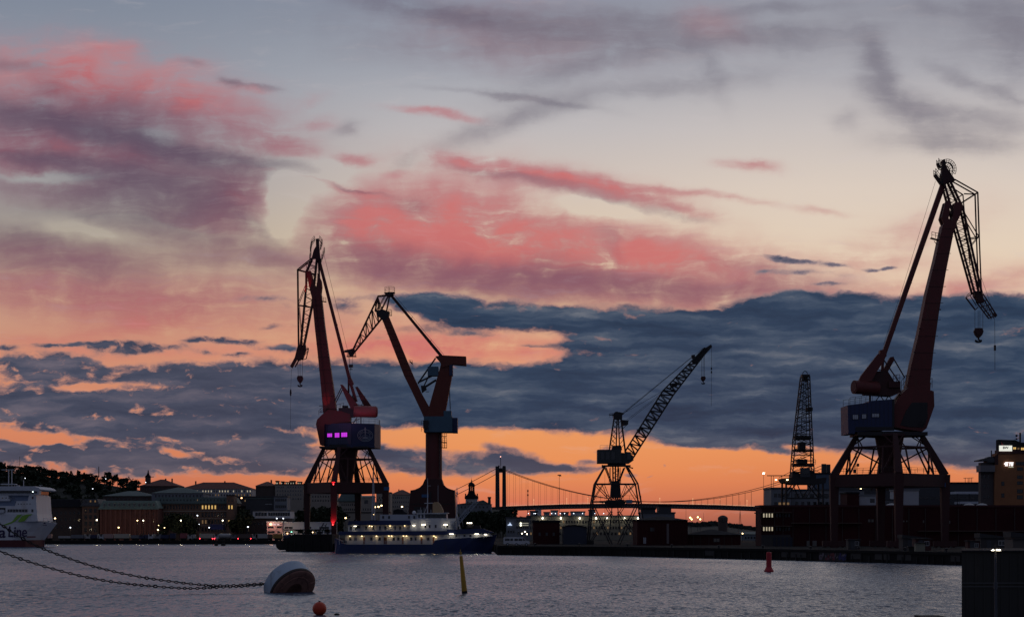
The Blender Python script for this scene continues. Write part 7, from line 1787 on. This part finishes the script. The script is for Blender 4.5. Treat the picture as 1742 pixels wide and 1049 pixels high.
quay_hut(1478, 3.0, 2.2, 3, MATS['dull_red_hut'], 'dull red hut on the quay left of the crane centre leg', 12)
a, d, n = on_edge(1733, 60) if False else (Vector((X_(1733, 300), 300)), None, None)
r = thing('quay_hut', 'pale flat-roofed cabin above the dark block at the right edge', 'hut', (a.x, 300, QZ))
m = MB(300); m.pbox(1723, 1770, 917, 940, 0, 5); m.build('wall', mat('dull_cream_cabin', (.085, .07, .06), .8, .2), r); m = MB(300); m.pbox(1722, 1771, 915.8, 916.9, -.3, 5.3); m.build('roof', DROOF, r)

def van(px, Y, label, length=5.2, facing=1, body=None):
    r = thing('van', label, 'van', (X_(px, Y), Y, QZ), 'vans parked behind the bow of the ship')
    L = length; f = facing
    def P(x, y, z_): return (X_(px, Y) + x * f, Y + y, QZ + z_)
    prof = [(-L / 2, .45), (-L / 2, 1.9), (-L / 2 + .15, 2.15), (L * .12, 2.15), (L * .28, 1.35), (L / 2 - .1, 1.15), (L / 2, .9), (L / 2, .45)]
    m = MB(); A = [m.bm.verts.new(P(x, 0, z_)) for x, z_ in prof]; B2 = [m.bm.verts.new(P(x, 1.9, z_)) for x, z_ in prof]
    for i in range(len(prof)): m.face([A[i], A[(i + 1) % len(prof)], B2[(i + 1) % len(prof)], B2[i]])
    m.face(A[::-1]); m.face(B2); m.build('body', body or SUPER, r)
    for x0, x1 in ((-L * .42, -L * .2), (-L * .17, L * .05)):
        m = MB(); a_, b_ = sorted((P(x0, 0, 0)[0], P(x1, 0, 0)[0])); m.box(a_, b_, Y - .02, Y - .004, QZ + 1.25, QZ + 1.85); m.build('window', GLASS, r)
    m = MB(); vs = [m.bm.verts.new(P(*p)) for p in ((L * .08, -.012, 1.3), (L * .26, -.012, 1.3), (L * .12, -.012, 2.0), (L * .08, -.012, 2.0))]; m.face(vs); m.build('front_window', GLASS, r)
    for x in (-L * .3, L * .3):
        m = MB(); c = P(x, -.05, .36); m.tube(c, (c[0], Y + .2, c[2]), .36, n=14); w = m.build('wheel', RUBBER, r)
        m = MB(); m.tube((c[0], Y - .09, c[2]), (c[0], Y - .052, c[2]), .2, n=12); m.build('rim', LGREY, w)
van(874, 482, 'white van with dark side windows right of the ship bow, left of two'); van(887, 478, 'lower white car-like van right of the ship bow, right of two', 4.2)

# ================================================================== buoys, chains, foreground
def mooring_buoy():
    Y = 186.0
    r = thing('mooring_buoy', 'big tilted drum-shaped mooring buoy with pale blue-white side and rusty brown face', 'buoy', at(496, 1007, Y))
    n = Vector((.55, -.60, -.58)).normalized()
    q = n.to_track_quat('Z', 'Y').to_matrix()
    c = at(500, 1007, Y); c.z = .12
    m = MB(); R0 = 2.45
    m.lathe(c - n * 1.80, [(.1, .0), (R0 - .35, .0), (R0 - .15, .03), (R0 - .03, .1), (R0, .22), (R0, 1.4)], 56, q); m.build('drum', mat('pale_blue_buoy_paint', (.42, .50, .58), .55, .2, .8, stain=(.10, .07, .05), stain_amt=.45), r, smooth=False)
    m = MB(); m.lathe(c - n * 1.80, [(R0 + .012, 1.38), (R0 + .02, 1.62), (R0 - .02, 1.68)], 56, q); m.build('dark_rim', mat('tarred_rim', (.035, .02, .016), .7, .3, 2), r)
    m = MB(); m.lathe(c - n * 1.80, [(R0 - .03, 1.66), (R0 - .12, 1.76), (R0 - .32, 1.80), (.9, 1.82), (.86, 1.80), (.05, 1.80)], 56, q); m.build('face_plate', mat('rusty_brown_steel', (.26, .13, .10), .75, .4, 1.2, stain=(.10, .045, .035), stain_amt=.8), r)
    m = MB(); m.lathe(c - n * 1.80, [(1.55, 1.80), (1.58, 1.86), (1.68, 1.86), (1.7, 1.80)], 48, q); m.build('face_ring', MATS['rusty_brown_steel'], r)
    m = MB()
    for a in (30, 150, 270):
        p0 = c + q @ Vector((1.75 * cos(radians(a)), 1.75 * sin(radians(a)), .03)); p1 = c + q @ Vector((2.25 * cos(radians(a)), 2.3 * sin(radians(a)), .05)); m.bar(p0, p1, .12, .06)
    m.build('face_ribs', MATS['rusty_brown_steel'], r)
mooring_buoy()
CH = mat('tarred_chain_iron', (.012, .010, .010), .7, .3, 3)
def chain(pts, Y0, Y1, label):
    # smooth polyline through pixel points, from Y0 at the buoy to Y1 at the left
    m = MB(); n = len(pts); W3 = []
    for i, (x, y) in enumerate(pts):
        t = i / (n - 1); W3.append(at(x, y, Y0 + (Y1 - Y0) * t))
    def cr(p0, p1, p2, p3, t): return .5 * ((2 * p1) + (-p0 + p2) * t + (2 * p0 - 5 * p1 + 4 * p2 - p3) * t * t + (-p0 + 3 * p1 - 3 * p2 + p3) * t ** 3)
    dense = []
    for i in range(n - 1):
        for j in range(30): dense.append(cr(W3[max(i - 1, 0)], W3[i], W3[i + 1], W3[min(i + 2, n - 1)], j / 30))
    dense.append(W3[-1])
    L = .30; acc = 0; pos = [dense[0]]
    for a, b in zip(dense, dense[1:]):
        d = (b - a).length; acc += d
        if acc >= L: pos.append(b); acc = 0
    for i, (a, b) in enumerate(zip(pos, pos[1:])):
        d = (b - a).normalized(); u_ = d.cross(Vector((0, 1, 0))).normalized(); v_ = d.cross(u_)
        if i % 2: u_, v_ = v_, u_
        c = (a + b) / 2; rr = .052 + (.012 if i % 17 == 0 else 0); hl = L * .66; hw = .095 + (.02 if i % 17 == 0 else 0); k_ = 8
        path = [c + d * (hl * cos(2 * pi * j / k_)) + u_ * (hw * sin(2 * pi * j / k_)) for j in range(k_)]
        rings = []
        for j in range(k_):
            t = (path[(j + 1) % k_] - path[j - 1]).normalized(); w_ = t.cross(v_).normalized()
            rings.append([m.bm.verts.new(path[j] + (w_ * cos(2 * pi * q / 4) + v_ * sin(2 * pi * q / 4)) * rr) for q in range(4)])
        for j in range(k_):
            A, B2 = rings[j], rings[(j + 1) % k_]
            for q in range(4): m.face([A[q], A[(q + 1) % 4], B2[(q + 1) % 4], B2[q]])
    o = m.build('mooring_chain', CH); tag(o, label, 'chain')
chain([(458, 991), (420, 993.5), (382, 995.5), (331, 993), (241, 981), (172, 966), (120, 950), (65, 929), (20, 904), (-30, 868), (-90, 820)], 186, 176, 'upper black mooring chain rising from the drum buoy past the ferry lettering')
chain([(456, 992.5), (420, 996), (382, 997.5), (331, 1000), (289, 998.5), (207, 991), (138, 979), (65, 959.5), (0, 937), (-60, 910), (-120, 880)], 186, 170, 'lower black mooring chain sagging nearest the water')
r = thing('ball_buoy', 'round orange-red ball float in the water below the drum buoy', 'buoy', at(543.5, 1046, 136))
m = MB(); R0 = .5; c = at(543.5, 1034.5, 136)
m.lathe(c, [(R0 * sin(radians(a)) + .001, -R0 * cos(radians(a))) for a in range(0, 181, 9)], 32); m.build('ball', mat('orange_red_float', (.52, .045, .012), .5, .15, 2), r, smooth=True)
m = MB(); m.tube(c + Vector((0, 0, .45)), c + Vector((0, 0, .56)), .08, n=10); m.build('eyelet', STEEL, r)
m = MB(); c = at(573, 1046.5, 136); c.z = -.02; m.lathe(c, [(.02, -.1), (.2, -.03), (.22, .06), (.12, .13), (.02, .15)], 16)
tag(m.build('small_float', RUBBER, smooth=True), 'tiny black float just right of the orange-red ball', 'float')
r = thing('spar_buoy', 'leaning dark yellow spar buoy with a crossed topmark', 'spar buoy', at(790, 1008, 184))
b0, t0 = at(790.5, 1009, 184), at(784.2, 945, 184); d = (t0 - b0).normalized()
m = MB(); m.tube(b0 - d * .6, b0 + d * .25, .30, .28, 18); m.build('tarred_foot', RUBBER, r)
m = MB(); m.tube(b0 + d * .25, t0, .27, .15, 18); m.build('spar', mat('dull_yellow_spar', (.46, .24, .02), .5, .3, 1.2, stain=(.10, .05, .02), stain_amt=.6), r, smooth=False)
m = MB(); m.tube(t0, t0 + d * .62, .04, .025, 8); m.bar(t0 + d * .12 - Vector((.13, 0, 0)), t0 + d * .38 + Vector((.13, 0, 0)), .07); m.bar(t0 + d * .38 - Vector((.14, 0, 0)), t0 + d * .14 + Vector((.14, 0, 0)), .07); m.build('topmark', YEL, r)
Yr = 279.0; kr = Yr / FOC
r = thing('pillar_buoy', 'red pillar buoy with flared base in front of the right quay', 'buoy', at(1308, 972, Yr))
c = at(1308, 972, Yr); c.z = 0
m = MB(); m.lathe(c, [(.1, -.3), (.62, -.2), (.72, .08), (.68, .22), (.45, .62), (.40, .75), (.38, 2.75), (.32, 2.85), (.1, 2.9)], 24)
m.build('body', mat('signal_red_paint', (.42, .018, .03), .5, .25, 1.5, stain=(.08, .01, .012), stain_amt=.5), r)
m = MB(); m.lathe(c + Vector((0, 0, 2.9)), [(.1, 0), (.13, .05), (.13, .2), (.04, .25)], 12); m.build('lantern', RUBBER, r)
for (x, yt, lab, col) in ((368, 919, 'far small channel marker with reddish top, left of two near the far quay', mat('marker_red', (.22, .05, .03), .6, .2)), (380, 924, 'far low black marker right of the reddish one near the far quay', RUBBER)):
    Yq = 760; r = thing('channel_marker', lab, 'buoy', at(x, 927.6, Yq)); cc = at(x, 927.6, Yq); cc.z = -.1
    m = MB(); top = CAMH + (HORZ - yt) * Yq / FOC
    m.lathe(cc, [(.1, 0), (.75 if x < 375 else 1.1, .1), (.7 if x < 375 else .8, .9), (.35, 1.2), (.3, max(1.3, top - .2)), (.05, max(1.4, top))], 14); m.build('float_body', RUBBER, r)
    m = MB(); m.lathe(cc + Vector((0, 0, max(1.4, top))), [(.1, 0), (.45, .1), (.45, .7), (.1, .9)], 12); m.build('topmark', col, r)

# dark block and lamp post in the right foreground
FGX = X_(1636, 110)
ng = MB(); ng.plan([(FGX - .05, 109.5), (FGX - 1, 20), (FGX + 60, 20), (FGX + 60, 126), (X_(1640, 124), 124)], -3, .5); tag(ng.build('near_quay_ground', CONC), kind='structure')
r = thing('storage_block', 'plain black-walled block with horizontal seams in the right foreground', 'building', (FGX + 8, 110, .5))
BK = mat('black_corrugated_sheet', (.017, .017, .018), .7, .45, 1.2, stain=(.05, .04, .035), stain_amt=.35)
zt2 = CAMH + (HORZ - 938.5) * 110 / FOC
bx_ = X_(1637.5, 124)
m = MB(110); m.plan([(FGX, 110), (FGX + 34, 110), (FGX + 34, 124), (bx_, 124)], .5, zt2); w = m.build('wall', BK, r)
m = MB(110); m.plan([(FGX - .04, 109.9), (FGX + 34, 109.9), (FGX + 34, 124.1), (bx_ - .04, 124.1)], zt2 + .003, zt2 + .1); m.build('roof', DROOF, r)
m = MB(110)
for py in (992, 998): zz = CAMH + (HORZ - py) * 110 / FOC; m.box(FGX, FGX + 30, 109.93, 109.997, zz, zz + .07)
m.build('seam_rail', DGREY, r)
m = MB(110)
for i in range(60): m.box(FGX + .25 + i * .5, FGX + .37 + i * .5, 109.965, 109.998, .5, zt2 - .02)
m.build('wall_ribs', BK, r)
m = MB(110); m.box(FGX + 3.6, FGX + 3.75, 109.9, 109.99, .5, zt2 - .05); m.build('down_pipe', DGREY, r)
r = thing('street_lamp', 'slim grey lamp post with two short lit arms standing before the black block', 'street lamp', at(1694, 1060, 100))
m = MB(100); m.tube((X_(1694.5, 100), 100, .5), at(1693.5, 942, 100), .085, .055, 12); m.tube(at(1693.9, 990, 100), at(1693.9, 1001, 100), .10, .10, 12); m.build('pole', mat('galvanised_post', (.055, .06, .075), .5, .2), r)
m = MB(100); m.pb(1686, 934, 1701, 934, .8); m.pp([(1684.5, 935), (1686, 931.5), (1691, 932.5), (1692, 935)], -.12, .12); m.pp([(1695.5, 934.6), (1697, 931.5), (1702, 931.5), (1703.5, 934.5)], -.12, .12); m.tube(at(1693.5, 943, 100), at(1693.5, 926, 100), .04, .02, 8); m.pb(1691, 928, 1695, 924, .8); hd = m.build('lamp_arms', STEEL, r)
for x0, x1 in ((1686.6, 1690.2), (1694, 1701.2)):
    m = MB(100); m.pp([(x0, 934.8), (x0 + .8, 933.6), (x1 - .8, 933.8), (x1, 935.0), (x1 - 1, 936), (x0 + 1, 935.9)], -.16, .10); m.build('lamp_glass', L_WHITE, hd)
m = MB(100); m.pp([(1672.5, 933.4), (1682, 933.6), (1682, 934.3), (1672.5, 934.1)], -.1, .1); m.build('lamp_glass', mat('dim_glass', (.3, .29, .26), .4, .1), hd)
lamp('POINT', at(1694, 937, 100, 1.5), 60, (1, .95, .8), .1, 'post_light', r)
r = thing('mooring_dolphin', 'black flat-topped mooring post head at the bottom edge near the black block', 'mooring post', (X_(1583, 100), 100, 0))
m = MB(100); m.box(X_(1562, 100), X_(1603, 100), 99.2, 101, 1.35, 1.55); m.build('cap', BK, r)
m = MB(100)
for x in (1567, 1583, 1598): m.tube((X_(x, 100), 100, -2), (X_(x, 100), 100, 1.35), .15, n=10)
m.build('piles', MATS['black_timber'], r)
